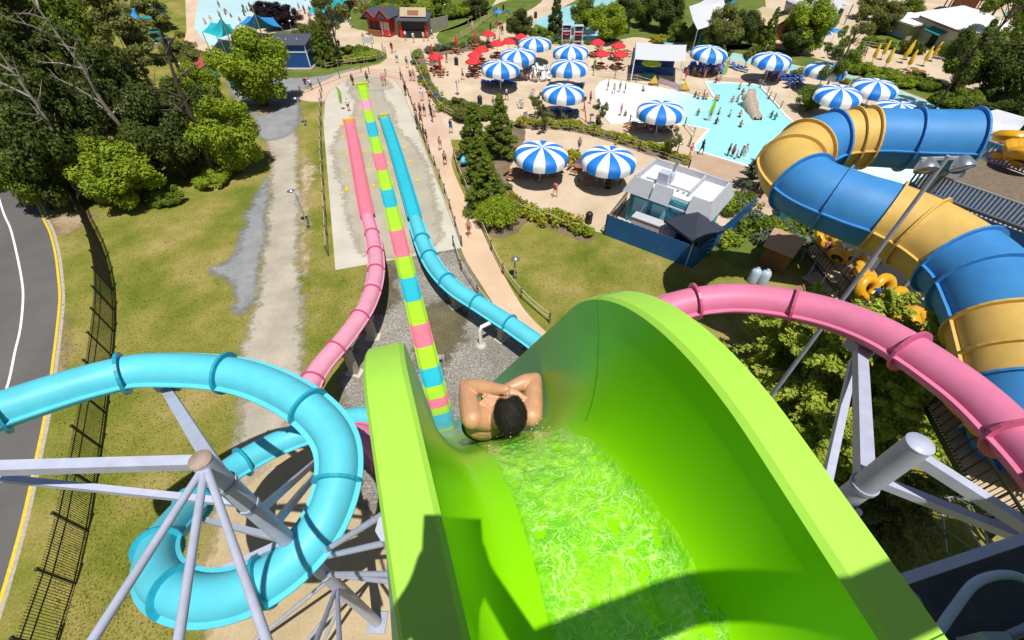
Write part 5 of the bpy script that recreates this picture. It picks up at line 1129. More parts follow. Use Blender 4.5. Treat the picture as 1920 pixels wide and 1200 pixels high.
def inner_tube(loc, r, lab, M_=None, grp='yellow inner tubes'):
    t = thing('inner_tube', loc, lab, 'inner tube', grp); n, k = 22, 10
    for cx in (-r*.72, r*.72):
        mb = MB(); rows = []
        for i in range(n+1):
            a = 2*math.pi*i/n; rows.append([((r*.62+r*.34*math.cos(2*math.pi*j/k))*math.cos(a)+cx, (r*.62+r*.34*math.cos(2*math.pi*j/k))*math.sin(a), r*.34*math.sin(2*math.pi*j/k)+r*.34) for j in range(k+1)])
        mb.grid(rows, True); mb.build('ring', M['tubey'], t)
        mb = MB(); mb.lathe([(.001,.05),(r*.5,.05),(r*.5,0)], 12, (cx,0,0)); mb.build('seat_mesh', M['rubber'], t)
    if M_ is not None: t.rotation_euler = M_
    return t
t0 = inner_tube(P(1900,296,DZ+.1), 1.15, 'yellow figure eight inner tube on the upper deck by the tunnel mouth', (.5,.2,.5))
def itube(p, rot, lab, s=1.0): 
    o = copy_tree(t0, loc=p, label=lab); o.rotation_euler = rot; o.scale = (s,s,s)
itube(P(1893,308,DZ+.1), (.3,.5,1.4), 'yellow inner tube leaning beside the upper deck railing, nearer one'); itube(P(1925,272,DZ+.2), (.4,.2,2.4), 'yellow inner tube at the far end of the upper deck')
# ---- queue stairs with tubes on the right
q0, q1 = P(1512,470,1.0), P(1700,700,4.4); sd = (P(1560,440,1.0)-q0); sd.z = 0; sd = sd.normalized()*2.2
st = thing('queue_stairs', (q0.x, q0.y, 0), 'long dark timber stair with black side railings climbing under the tunnel slide', 'stairs'); n_ = 46
treads = []
for i in range(n_):
    a = q0.lerp(q1, i/n_); mb = MB(); mb.bar(a, a+sd, .24, .05); mb.build('tread', M['tan'], st, True)
for k in (0, 1):
    mb = MB(); a, b = q0+sd*k, q1+sd*k; mb.bar(a+Vector((0,0,-.15)), b+Vector((0,0,-.15)), .08, .3)
    mb.build('stringer', M['dark'], st, True); mb = MB()
    for i in range(34): p = a.lerp(b, i/33); mb.box(p+Vector((0,0,.5)), (.03,.03,1.0))
    mb.bar(a+Vector((0,0,1.02)), b+Vector((0,0,1.02)), .07); mb.bar(a+Vector((0,0,.1)), b+Vector((0,0,.1)), .05); mb.build('railing', M['blackm'], st, True)
    mb = MB()
    for i in range(0, 8): p = a.lerp(b, i/7); mb.tube([(p.x, p.y, 0), p], .09, 8)
    mb.build('posts', M['steeld'], st, True)
q2, q3 = P(1740,760,7.0), P(1870,1000,10.0); st2 = thing('queue_stairs', (q2.x, q2.y, 0), 'lower dark stair flight seen through the pine branches beside the blue tunnel', 'stairs')
sd2 = (P(1800,735,7.0)-q2); sd2.z = 0; sd2 = sd2.normalized()*2.0
for i in range(34): a = q2.lerp(q3, i/34); mb = MB(); mb.bar(a, a+sd2, .20, .05); mb.build('tread', M['tan'], st2, True)
for k in (0, 1):
    mb = MB(); a, b = q2+sd2*k, q3+sd2*k; mb.bar(a+Vector((0,0,-.12)), b+Vector((0,0,-.12)), .08, .3)
    for i in range(14): p = a.lerp(b, i/13); mb.box(p+Vector((0,0,.5)), (.04,.04,1.0))
    mb.bar(a+Vector((0,0,1.02)), b+Vector((0,0,1.02)), .07); mb.build('railing', M['blackm'], st2, True)
sheet('path_slab', [(1500,520),(1560,500),(1700,560),(1760,600),(1700,620),(1600,580)], M['plaza'], .024, smooth=False)
qs = q1-q0
for i, (f_, k, lab, rot, s) in enumerate(((.06,.5,'yellow inner tube highest in the picture on the queue stairs',(.6,.3,.4),1.1),(.16,.45,'yellow inner tube held upright just behind the first one on the stairs',(1.2,.2,1.2),1.1),(.30,.6,'yellow inner tube resting on the stair railing by the mast',(1.0,.5,2.0),1.0),(.47,.55,'yellow inner tube with two clear holes in the middle of the stairs',(.5,.3,.9),1.15),(.56,.6,'yellow inner tube leaning against the middle one on the stairs',(1.0,.1,.2),1.1),(.72,.5,'yellow inner tube tilted near the white striped pipe',(.9,-.3,.8),1.1),(.84,.6,'large yellow inner tube nearest the pink slide on the stairs',(.4,.3,.3),1.2))):
    itube(q0+qs*f_+sd*k+Vector((0,0,1.0)), rot, lab, s*.72)
for f_, lab in ((.05,'yellow inner tube below the pink slide at the top of the lower stairs'),(.32,'yellow inner tube with a ribbed floor beside the blue tunnel'),(.72,'yellow inner tube almost hidden at the bottom of the lower stairs')):
    itube(q2+(q3-q2)*f_+sd2*.8+Vector((0,0,.8)), (.8,.4,.5), lab, .75)
for px_, py_, z_, lab in ((1800,748,8.3,'yellow inner tube peeking out under the pink slide edge'),(1814,800,8.9,'yellow inner tube with a round patterned floor left of the blue tunnel')):
    itube(P(px_, py_, z_), (.5,.3,1.3), lab, .72)
# ---- starting platform and lattice tower on the right
M['deckd'] = mat('dark_deck_panel', (.05,.065,.075), .6, .3, scale=3)
g0, g1 = PZ(1660,1098,5.6), PZ(1990,985,5.9); t = thing('launch_platform', ((g0.x+g1.x)/2, (g0.y+g1.y)/2-1.5, 0), 'dark timber launch platform with a pale steel edge beam at the lower right', 'platform')
dv = (g1-g0); dv.z = 0; dv.normalize(); nv = Vector((dv.y, -dv.x, 0)); z0 = min(g0.z, g1.z)
g0 = Vector((g0.x, g0.y, z0)); g1 = g0+dv*7.5
mb = MB(); mb.bar(g0, g1, .12, .22); mb.build('edge_beam', M['steel'], t, True)
mb = MB(); mb.bar(g0+nv*.55-Vector((0,0,.25)), g1+nv*.55-Vector((0,0,.25)), 1.0, .08); mb.build('grey_deck', M['deckd'], t, True)
mb = MB(); mb.bar(g0+nv*1.1+Vector((0,0,.12)), g1+nv*1.1+Vector((0,0,.12)), .14, .4); mb.build('timber_kerb', M['wood'], t, True)
for i in range(9): 
    mb = MB(); o = nv*(1.35+i*.28); mb.bar(g0+o+Vector((0,0,.1)), g1+o+Vector((0,0,.1)), .25, .06); mb.build('deck_board', M['wood'], t, True)
for s_ in (.3, 3.6, 7.0):
    for o in (.2, 3.2): p = g0+dv*s_+nv*o; MB().tube([(p.x, p.y, 0), (p.x, p.y, z0-.2)], .18, 10).build('column', M['steeld'], t, True)
h0 = g0+nv*.5; hz = Vector((0,0,.12))
mb = MB(); mb.tube(spline([tuple(h0+dv*a+nv*b+Vector((0,0,c))) for a, b, c in ((0,.1,.1),(.5,-.1,.16),(1.0,-.25,.18),(1.5,-.2,.16),(1.72,.05,.12),(1.5,.25,.05),(1.1,.3,-.1))], 6, False), .055, 10); hose = mb.build('hose', M['pastel'], t, True)
mb = MB(); mb.tube(spline([tuple(h0+dv*a+nv*b+Vector((0,0,c))) for a, b, c in ((2.2,.1,.12),(2.8,-.1,.2),(3.5,-.1,.2),(4.4,0,.2))], 6, False), .06, 10); mb.build('hose', M['pastel'], t, True)
c_ = PZ(1935,1205,4.6); tt_ = thing('slide_entry', c_, 'lime green slide lip cut off at the lower right corner of the picture', 'water slide'); mb = MB()
mb.grid([[dv*a + nv*b + Vector((0,0,z)) for b, z in ((0,-.35),(0,0),(.16,0),(.22,-.3),(.5,-.5))] for a in (-1.1,-.5,.2,1,2)], False); mb.build('lip', M['chutelip'], tt_)
MB().box((0,0,-.55), (.3,.3,.4)).build('bracket', M['steeld'], tt_)
def lattice(cx, cy, w_, h, lab, m=M['steeld']):
    t = thing('lattice_tower', (cx, cy, 0), lab, 'tower'); cs = [Vector((sx*w_/2, sy*w_/2, 0)) for sx, sy in ((-1,-1),(1,-1),(1,1),(-1,1))]
    for c in cs: MB().tube([c, c+Vector((0,0,h))], .09, 8).build('leg', m, t)
    nb = int(h/2.2)
    for k in range(4):
        mb = MB(); a, b = cs[k], cs[(k+1) % 4]
        for i in range(nb):
            z, z2 = h*i/nb, h*(i+1)/nb; mb.tube([a+Vector((0,0,z2)), b+Vector((0,0,z2))], .05, 6); mb.tube([a+Vector((0,0,z)), b+Vector((0,0,z2))], .045, 6); mb.tube([b+Vector((0,0,z)), a+Vector((0,0,z2))], .045, 6)
        mb.build('cross_bracing', m, t)
    return t
p = G(1800,1010); lattice(p.x, p.y, 3.2, 9.5, 'blue grey lattice scaffold tower in the dark below the tunnel slide')
for x, y, lab in ((1585,300,'steel column under the far arm of the tunnel slide'),(1490,345,'steel column under the outer bend of the tunnel slide'),(1600,470,'steel column under the middle of the tunnel slide'),(1720,560,'steel column under the near bend of the tunnel slide')):
    q = min(yfr, key=lambda f_: math.hypot(f_[0].x-G(x, y).x, f_[0].y-G(x, y).y)); p = q[0]; t = thing('tunnel_column', (p.x, p.y, 0), lab, 'column'); MB().tube([(0,0,0),(0,0,p.z-1.75)], .22, 12).build('shaft', M['steeld'], t); MB().box((0,0,p.z-1.72), (1.8,.5,.3), rz=math.atan2(q[1].x, -q[1].y)+math.pi/2).build('saddle', M['steeld'], t); MB().box((0,0,.1), (1,1,.2)).build('footing', M['concrete'], t)
# ---- waterfall rock in the pool and play things at the top left
p = P(1408,212); t = thing('pool_rock', p, 'long narrow pinkish rock slide standing in the deep pool', 'rock slide', rz=-.05); mb = MB(); rows = []
for i in range(9):
    u = i/8; z = .25+1.7*u**1.2; wv = .42+.07*math.sin(i*2.1); rows.append([(-wv-.15, -2.4+4.8*u, 0), (-wv, -2.4+4.8*u, z+.3+.1*math.sin(i)), (-wv*.5, -2.4+4.8*u, z), (wv*.5, -2.4+4.8*u, z), (wv, -2.4+4.8*u, z+.28+.1*math.cos(i*1.7)), (wv+.15, -2.4+4.8*u, 0)])
mb.grid(rows, True, True); mb.add(rows[-1], [tuple(range(6))]); mb.build('slide_body', M['rock'], t); mb = MB()
for k in range(5): mb.ball((rng.uniform(-.7,.7), 2.5+rng.uniform(-.2,.3), rng.uniform(.4,1.6)), rng.uniform(.28,.45), 8, 6)
mb.build('boulders', M['rock'], t)
for (x, y, h, lab, m) in ((250,15,5,'blue play structure tube half hidden behind the wood',M['ltube']),(268,45,5,'blue play slide bend showing through the trees',M['ltube']),(262,72,4,'lower blue play slide showing through the trees',M['ltube'])):
    t = thing('play_slide', P(x, y), lab, 'play slide'); mb = MB(); mb.tube(spline([(0,-2,h*.4),(1.2,-.6,h*.6),(.2,1,h*.8),(-1.2,1.6,h)], 6, False), .75, 10, False); mb.build('tube', m, t); MB().tube([(0,0,0),(0,0,h*.62)], .12, 8).build('post', M['white'], t)
for (x, y, lab) in ((315,55,'teal spiral play tower farther from the dark trunk'),(303,78,'teal spiral play tower next to the dark trunk')):
    t = thing('play_tower', P(x, y), lab, 'play tower'); MB().tube([(0,0,0),(0,0,4.4)], .5, 10).build('core', M['white'], t)
    for k in range(4): mb = MB(); mb.lathe([(.5,1.0+k),(1.4,.75+k),(1.4,.65+k),(.5,.9+k)], 10, smooth=False); mb.build('tier', M['tealg'] if k % 2 else M['teal'], t)
p = P(320,90); t = thing('low_wall', p, 'pale stony wall below the teal play towers', 'wall'); MB().box((0,0,.4), (9,.5,.8), rz=.1).build('stone', M['rock'], t)
p = P(1795,600); t = thing('steel_hopper', P(1752,610), 'shiny steel filter box between the pink slide and the tunnel', 'filter box', rz=.6); MB().box((0,0,3.6), (3.4,1.0,1.0)).build('body', M['chrome'], t)
for sx in (-1.4,1.4): MB().tube([(sx,0,0),(sx,0,3.1)], .1, 8).build('leg', M['steeld'], t)
MB().box((0,0,4.14), (3.6,1.15,.08)).build('lid', M['steel'], t)
# gallery of far things by the lazy river
for x, y, lab in ((939,48,'blue parasol on a stroller by the far rail'),):
    t = thing('blue_parasol', P(x-4, y-2, .012), 'small blue parasol near the far walkway rail', 'umbrella'); MB().lathe([(.02,2.5),(.6,2.3),(.9,2.0)], 8, smooth=False).build('canopy', M['skyblue'], t); MB().tube([(0,0,0),(0,0,2.5)], .03, 6).build('pole', M['white'], t)
for x, y, lab in ((1536,88,'blue parasol beside the tall bright tree, left one'),(1556,84,'blue parasol beside the tall bright tree, right one')):
    t = thing('blue_parasol', P(x, y, .012), lab, 'umbrella'); MB().lathe([(.02,2.5),(.7,2.3),(1.1,2.0)], 8, smooth=False).build('canopy', M['skyblue'], t); MB().tube([(0,0,0),(0,0,2.5)], .03, 6).build('pole', M['white'], t)
t = thing('kayak', P(873,304,.3), 'turquoise capsule lying among the conifers by the footpath', 'capsule', rz=1.2); MB().ball((0,0,.35), 1, 14, 8, (.9,.42,.42)).build('shell', M['aqua'], t); MB().box((0,0,.02), (1.2,.5,.14)).build('base', M['dark'], t)
# ================================================================== VEGETATION
def leaves(centers, radii, n, size, flat=.9, shell=.55, up=.35, seed=1):
    g = np.random.default_rng(seed); cs = np.array(centers); rs = np.array(radii)
    p = rs**2/np.sum(rs**2); k = g.choice(len(cs), n, p=p)
    d = g.normal(size=(n, 3)); d /= np.linalg.norm(d, axis=1)[:, None]
    rad = (shell + (1-shell)*g.random(n))**1.0 * np.where(g.random(n) < .15, g.random(n), 1)
    c = cs[k] + d*np.array([1, 1, flat])*(rs[k]*rad)[:, None]
    nrm = d + np.array([0, 0, up]) + g.normal(size=(n, 3))*.55; nrm /= np.linalg.norm(nrm, axis=1)[:, None]
    a = np.cross(nrm, g.normal(size=(n, 3))); a /= np.linalg.norm(a, axis=1)[:, None]; b = np.cross(nrm, a)
    s = size*(.6+.8*g.random(n))[:, None]; l = s*.5; w_ = s*.28
    v = np.stack([c-a*l, c+b*w_-a*l*.1, c+a*l, c-b*w_-a*l*.1], 1).reshape(-1, 3)
    return v
def leafmesh(name, v, m):
    me = bpy.data.meshes.new(name); n = len(v)//4
    me.vertices.add(len(v)); me.vertices.foreach_set('co', v.ravel().astype(np.float32))
    me.loops.add(4*n); me.loops.foreach_set('vertex_index', np.arange(4*n, dtype=np.int32))
    me.polygons.add(n); me.polygons.foreach_set('loop_start', np.arange(0, 4*n, 4, dtype=np.int32)); me.polygons.foreach_set('loop_total', np.full(n, 4, dtype=np.int32))
    me.materials.append(m); me.update(calc_edges=True); me.validate(); return me
def limbs(mb, h, r, tips, z0=.35):
    mb.tube([(0,0,-.1),(.03*h*.3,.02,h*.3),(0,.05,h*.62),(.05,0,h*.9)], [r, r*.8, r*.5, r*.15], 8)
    for i, tip in enumerate(tips):
        z = h*(z0+.45*((i*7) % len(tips))/len(tips)); t = Vector(tip); a = Vector((0,0,z)); mb.tube([a, a.lerp(t,.5)+Vector((0,0,.06*h)), t], [r*.38, r*.22, r*.06], 6)
SPECS = {}
def spec(kind, seed):
    g = np.random.default_rng(seed)
    if kind == 'broad':          # unit: crown radius 1, height 2.6 ; clumps through the volume
        cs = []; rs = []
        for i in range(34):
            d = g.normal(size=3); d /= np.linalg.norm(d); q = .35+.62*g.random(); cs.append((d[0]*q*.92, d[1]*q*.92, 1.62+d[2]*q*.92)); rs.append(.20+.20*g.random())
        v = leaves(cs, rs, 15000, .09, up=.6, seed=seed); mb = MB(); limbs(mb, 2.3, .085, [cs[i] for i in range(9)])
    elif kind == 'lump':         # full low crown reaching the ground, height 2
        cs = []; rs = []
        for i in range(40):
            d = g.normal(size=3); d /= np.linalg.norm(d); q = .35+.6*g.random(); cs.append((d[0]*q*.95, d[1]*q*.95, max(.18, 1.02+d[2]*q*.92))); rs.append(.19+.20*g.random())
        v = leaves(cs, rs, 17000, .085, up=.6, seed=seed); mb = MB(); limbs(mb, 1.7, .085, [cs[i] for i in range(9)], .15)
    elif kind == 'bush':
        cs = []; rs = []
        for i in range(26):
            a = g.random()*6.28; q = g.random()**.6*.8; z = .25+.75*g.random()*(1-.55*q); cs.append((q*math.cos(a), q*math.sin(a), z)); rs.append(.18+.18*g.random())
        v = leaves(cs, rs, 9000, .10, up=.6, seed=seed); mb = MB(); limbs(mb, 1.0, .05, [cs[i] for i in range(6)], .1)
    elif kind == 'cone':         # conifer: unit radius 1, height 3
        cs = []; rs = []
        for i in range(70):
            z = .25+2.7*(i/70); R0 = 1.0*(1-(z/3.05))**.85; a = i*2.4+g.random(); q = R0*(.55+.35*g.random()); cs.append((q*math.cos(a), q*math.sin(a), z)); rs.append(.10+.20*R0*(.6+.6*g.random()))
        v = leaves(cs, rs, 13000, .088, flat=.7, up=.6, seed=seed); mb = MB(); limbs(mb, 2.9, .08, [cs[i] for i in range(4, 40, 5)], .1)
    elif kind == 'pine':         # tall thin-crowned pine, unit radius 1, height 5
        cs = []; rs = []
        for i in range(30):
            a = g.random()*6.28; z = 2.2+2.7*g.random(); q = (.25+.75*g.random())*(1.1-(z-2.2)/3.4); cs.append((q*math.cos(a), q*math.sin(a), z)); rs.append(.22+.2*g.random())
        v = leaves(cs, rs, 12000, .105, flat=.6, up=.6, seed=seed); mb = MB(); limbs(mb, 4.9, .10, [cs[i] for i in range(10)], .42)
    elif kind == 'feather':      # soft drooping conifer with arching plumes, radius 1, height 2.4
        cs = []; rs = []; vv = []
        for i in range(58):
            a = i*2.4+g.random()*.6; z = .2+2.15*g.random(); R0 = (1.05-z/2.75); L0 = R0*(.7+.5*g.random())
            for k in range(7):
                q = (k+1)/7; cs.append((L0*q*math.cos(a), L0*q*math.sin(a), z+.30*q-.42*q*q*L0)); rs.append(.055+.075*(1-q)+.02)
        v = leaves(cs, rs, 26000, .055, flat=.75, shell=.2, up=1.1, seed=seed); mb = MB(); limbs(mb, 2.3, .06, [cs[i*7+6] for i in range(12)], .1)
    elif kind == 'open':         # thin open tree, few clumps
        cs = []; rs = []
        for i in range(16):
            d = g.normal(size=3); d /= np.linalg.norm(d); q = .5+.5*g.random(); cs.append((d[0]*q, d[1]*q, 1.7+d[2]*q*.95)); rs.append(.14+.22*g.random())
        v = leaves(cs, rs, 6000, .09, up=.6, seed=seed); mb = MB(); limbs(mb, 2.4, .06, cs[:12])
    elif kind == 'mound':        # clipped round bush
        cs = [(0,0,.55)]+[(.78*math.cos(a)*c_, .78*math.sin(a)*c_, .55+.5*s_) for a in np.linspace(0, 5.9, 11) for c_, s_ in ((1,0),(.8,.5),(.35,.8))]; rs = [.7]+[.24]*33
        v = leaves(cs, rs, 11000, .07, up=.6, seed=seed); mb = MB(); limbs(mb, .9, .06, [cs[i] for i in range(1, 6)], .1)
    elif kind == 'plant':        # low garden plant
        cs = [(g.normal()*.35, g.normal()*.35, .3+.3*g.random()) for i in range(9)]; rs = [.25+.12*g.random() for i in range(9)]
        v = leaves(cs, rs, 520, .20, seed=seed); mb = MB(); mb.tube([(0,0,-.05),(0,0,.4)], .04, 5)
    return v, mb
PROTO = {}
def plant(kind, leaf, base, r, hs=1.0, lab='', cat='tree', name='tree', grp=None, var=0, rz=None, bark=None, z=0.0, lean=None):
    key = (kind, leaf, var, bark)
    if key not in PROTO:
        sk = (kind, var)
        if sk not in SPECS: SPECS[sk] = spec(kind, 11+var*17+len(kind))
        v, mb = SPECS[sk]; PROTO[key] = (leafmesh(kind+'_crown', v, M[leaf]), mb.mesh('trunk', bark or M['bark']))
    cm, tm = PROTO[key]; b = P(base[0], base[1], z) if len(base) == 2 else Vector(base)
    t = thing(name, b, lab, cat, grp, rz=rz if rz is not None else random.uniform(0, 6.28)); t.scale = (r, r, r*hs)
    if lean: t.rotation_euler.x, t.rotation_euler.y = lean
    addmesh('crown' if cat == 'tree' else 'foliage', cm, t); addmesh('trunk' if cat == 'tree' else 'stem', tm, t); return t
# the wood on the left (base pixel, crown radius, height factor)
W = [((452,322),3.3,1.15,'lump','lf_bright','sunlit bright green tree at the right hand tip of the wood by the gravel drive'),
 ((415,300),3.2,1.35,'lump','lf_dark','mid green tree just left of the bright tip of the wood'),
 ((350,335),3.4,1.3,'lump','lf_dark','dense tree at the front edge of the wood in front of the dark trunk'),
 ((262,380),3.4,0.85,'lump','lf_bright','bright round bush at the front corner of the wood above the grass'),
 ((222,372),2.6,1.2,'lump','lf_bright','smaller bright bush left of the round one at the wood front'),
 ((205,352),3.4,1.6,'lump','lf_dark','dark tree behind the bright front bush of the wood'),
 ((150,385),3.2,1.5,'lump','lf_dark','dark tree where the picket fence runs into the wood'),
 ((95,392),3.0,1.5,'lump','lf_mid','tree overhanging the yellow road edge at the wood corner'),
 ((55,350),3.2,1.5,'lump','lf_mid','tree beside the road kerb at the left picture edge'),
 ((300,300),3.3,1.7,'lump','lf_dark','deep green tree in the middle of the wood'),
 ((330,250),2.7,1.15,'pine','lf_olive','tall olive pine beside the dark leaning trunk'),
 ((250,275),3.3,1.8,'lump','lf_dark','leafy tree between the two dead trunks'),
 ((190,262),2.6,1.2,'pine','lf_dark','tall dark pine behind the first dead trunk'),
 ((130,290),3.4,1.8,'lump','lf_dark','dark broad tree between the dead trunks and the road'),
 ((70,270),3.4,1.8,'lump','lf_dark','dark broad tree high on the left picture edge'),
 ((395,225),2.8,1.2,'lump','lf_bright','bright tree below the small green shed'),
 ((372,252),2.6,1.3,'lump','lf_bright','yellow green bush right of the dark trunk'),
 ((300,195),2.8,1.2,'pine','lf_olive','olive pine in front of the blue play slides'),
 ((225,185),3.2,1.6,'broad','lf_mid','tree in the second rank of the wood near the top'),
 ((150,190),3.3,1.6,'broad','lf_mid','green tree far up the left side of the wood'),
 ((85,200),3.3,1.6,'broad','lf_dark','dark tree farthest up the left side'),
 ((15,210),3.2,1.5,'broad','lf_dark','dark tree cut by the upper left picture edge'),
 ((345,150),2.6,1.0,'pine','lf_olive','olive pine in front of the teal play tower'),
 ((265,125),2.9,1.2,'pine','lf_olive','thin olive pine left of the blue play slides'),
 ((185,110),3.2,1.6,'broad','lf_mid','tree in the rear rank of the wood'),
 ((100,120),3.2,1.6,'broad','lf_dark','dark tree in the rear rank near the left edge'),
 ((340,110),3.0,.8,'bush','lf_olive','greyish spreading tree crown right of the dark trunk, by the wave pool'),
 ((365,118),2.2,.8,'bush','lf_olive','greyish low bush next to the wave pool path'),
 ((300,62),2.8,1.0,'pine','lf_olive','sparse pine right behind the blue play slides'),
 ((20,120),3.2,1.6,'broad','lf_mid','tree in the top left corner'),
 ((170,50),3.4,1.5,'broad','lf_mid','far tree at the top edge of the wood'),
 ((240,60),3.0,1.2,'pine','lf_olive','far olive pine at the top edge of the wood'),
 ((90,50),3.4,1.5,'broad','lf_dark','far dark tree at the top edge of the wood'),
 ((320,378),1.6,.9,'bush','lf_mid','low bush at the foot of the front edge of the wood'),
 ((405,345),1.8,.8,'bush','lf_bright','low bright bush on the grass at the wood tip')]
for i, (b, r, hs, k, lf, lab) in enumerate(W):
    plant(k, lf, b, r, hs, lab, 'tree' if k != 'bush' or r > 2.3 else 'bush', 'tree' if k != 'bush' or r > 2.3 else 'shrub', 'trees of the wood by the road', i % 3)
def dead(base, top, lab, r=.2, m=None, nb=9, name='dead_tree'):
    h = hgt(*base, *top); b = G(*base); tp = P(*top, h); t = thing(name, b, lab, 'tree'); mb = MB(); tp = tp-b; pts = [tp*(k/6)+Vector((rng.normal()*.12, rng.normal()*.12, 0))*(k > 0) for k in range(7)]
    mb.tube(pts, [r*(1-.13*k) for k in range(7)], 8); mb.build('trunk', m or M['deadbark'], t)
    for k in range(nb):
        a = pts[2+k*4//nb].lerp(pts[3+k*4//nb], rng.random()); d = Vector((rng.normal(), rng.normal(), .5+.4*rng.random())).normalized()*(.16+.12*rng.random())*h; mb = MB(); e = a+d; mb.tube([a, a.lerp(e,.5)+Vector((0,0,.2)), e], [r*.4, r*.25, r*.06], 6)
        for q in range(3): mb.tube([a.lerp(e,.4+.2*q), a.lerp(e,.5+.2*q)+Vector((rng.normal(), rng.normal(), rng.random()))*.07*h], [r*.16, r*.04], 5)
        mb.build('branch', m or M['deadbark'], t)
dead((289,330),(60,-5),'bare bleached tree trunk crossing the middle of the wood', .26)
dead((189,380),(-6,86),'bare bleached tree trunk at the left edge of the wood', .24)
dead((150,395),(138,345),'short bare snag at the picket fence end', .16, nb=4)
dead((404,338),(296,55),'dark leaning pine trunk in front of the play structures', .34, M['bark'], 5, 'pine_trunk')
# single trees and shrubs through the park
T = [((500,196),4.6,0.99,'lump','lf_bright','large sunlit bright green tree left of the blue hut','tree',0),
 ((520,55),3.06,0.71,'lump','lf_purple','purple leaved tree behind the bright blue canopy','tree',1),((545,50),2.70,0.66,'lump','lf_purple','smaller purple leaved tree right of the first','tree',2),((498,38),2.52,0.66,'lump','lf_purple','purple leaved tree at the edge of the wave pool','tree',0),
 ((585,88),2.61,0.78,'lump','lf_olive','olive tree behind the blue hut','tree',1),((638,108),2.9,1.25,'open','lf_olive','thin stemmed olive tree standing in the planter','tree',0),((610,70),2.16,0.83,'lump','lf_olive','olive tree behind the thin stemmed one','tree',2),
 ((606,122),1.5,1.3,'cone','lf_mid','small dark conifer hedge plant right of the blue hut','shrub',0),((620,124),1.6,1.35,'cone','lf_mid','second conifer of the pair in the planter','shrub',1),((632,122),1.3,1.1,'cone','lf_dark','small dark conifer at the foot of the thin tree','shrub',0),
 ((668,104),2.2,.7,'bush','lf_mid','dark rounded shrub in the planter by the notice board','shrub',0),((655,116),1.7,.5,'bush','lf_yel','flowering shrub along the planter front','shrub',1),((685,113),2.0,.55,'bush','lf_bright','bright shrub at the right end of the planter','shrub',2),((703,108),1.3,.5,'bush','lf_olive','low shrub at the planter tip','shrub',0),
 ((975,78),2.61,0.95,'lump','lf_dark','dark tree between the lazy river and the walkway','tree',2),((1040,72),2.0,1.2,'cone','lf_dark','dark slender conifer beside the lazy river bend','tree',1),((1012,74),2.0,.9,'bush','lf_mid','leafy shrub in front of the lazy river bend','shrub',1),
 ((1130,78),3.78,0.83,'lump','lf_bright','big bright tree above the right hand red umbrellas','tree',1),((1092,62),3.06,0.91,'lump','lf_mid','tree between the lazy river and the big bright tree','tree',2),((1160,60),2.70,1.07,'lump','lf_dark','dark tree behind the big bright tree','tree',0),
 ((1240,60),3.42,0.99,'lump','lf_dark','dark tree left of the white peaked tent','tree',1),((1205,50),2.88,0.99,'lump','lf_mid','tree behind the canvas shelter','tree',0),((1268,78),1.98,0.83,'lump','lf_mid','small tree right behind the canvas shelter','tree',2),((1235,80),1.6,.8,'bush','lf_yel','yellow green shrub behind the canvas shelter','shrub',1),
 ((1345,92),3.42,0.95,'lump','lf_olive','dark grey green tree with sparse top behind the terrace','tree',2),((1385,88),2.88,0.99,'lump','lf_dark','dark tree left of the tan canopy','tree',0),((1320,86),1.98,0.83,'lump','lf_dark','low dark tree under the white peaked tent','tree',1),
 ((1500,98),3.96,1.04,'lump','lf_bright','tall bright tree in front of the white tent','tree',0),((1478,102),2.70,0.91,'lump','lf_dark','dark tree at the foot of the tall bright tree','tree',1),((1430,98),1.8,1.2,'cone','lf_mid','small conifer on the lawn under the tan canopy','tree',1),((1448,60),1.98,0.83,'lump','lf_purple','purple leaved tree at the tan canopy','tree',0),
 ((1285,88),1.3,.6,'bush','lf_yel','orange tinged shrub beside the striped terrace umbrella','shrub',2),
 ((1540,182),2.3,1.3,'open','lf_mid','leaning tree with open crown in front of the striped umbrella','tree',1),((1512,208),1.9,0.83,'lump','lf_mid','leafy crown at the tunnel slide bend','tree',0),((1580,112),2.2,1.2,'open','lf_olive','sparse sapling tree behind the striped umbrellas','tree',2),
 ((1645,62),2.88,0.91,'lump','lf_olive','olive tree left of the white roofed house','tree',0),((1690,50),2.70,0.99,'lump','lf_mid','tree behind the side annexe','tree',1),((1620,36),2.88,0.99,'lump','lf_olive','olive tree at the top edge right of the tents','tree',2),
 ((1652,88),1.9,.7,'bush','lf_mid','shrub in the planter left of the annexe','shrub',0),((1630,84),1.5,.9,'bush','lf_mid','small shrub at the curved rail','shrub',1),((1706,102),2.3,.9,'bush','lf_dark','dark round bush in front of the white roofed house','shrub',2),
 ((1780,168),3.60,1.07,'lump','lf_mid','large tree in front of the white roofed house','tree',1),((1752,205),2.6,1.5,'open','lf_dark','dark stemmed tree on the lazy river bank','tree',0),((1830,120),3.6,1.3,'open','lf_mid','tree with gaps right of the white roofed house','tree',2),
 ((1850,190),3.60,1.07,'lump','lf_dark','dark tree above the grey tent roof','tree',0),((1910,190),3.78,1.16,'lump','lf_dark','big dark tree at the right picture edge','tree',2),((1895,250),3.06,0.83,'lump','lf_dark','dark tree behind the grey tent roof','tree',1),((1900,90),3.60,1.07,'lump','lf_mid','green tree in the top right corner','tree',0),((1845,50),3.8,1.2,'open','lf_mid','open crowned tree over the red roofed pavilion','tree',1),
 ((1970,160),3.60,1.16,'lump','lf_mid','tree beyond the right picture edge','tree',1),((1800,205),2.6,.9,'bush','lf_mid','shrub on the lazy river bank under the dark tree','shrub',0),((1840,228),2.6,.8,'bush','lf_dark','dark shrub left of the grey tent roof','shrub',1)]
for i, (b, r, hs, k, lf, lab, cat, v) in enumerate(T): plant(k, lf, b, r, hs, lab, cat, cat, 'trees in the park' if cat == 'tree' else 'shrubs in the park', v)
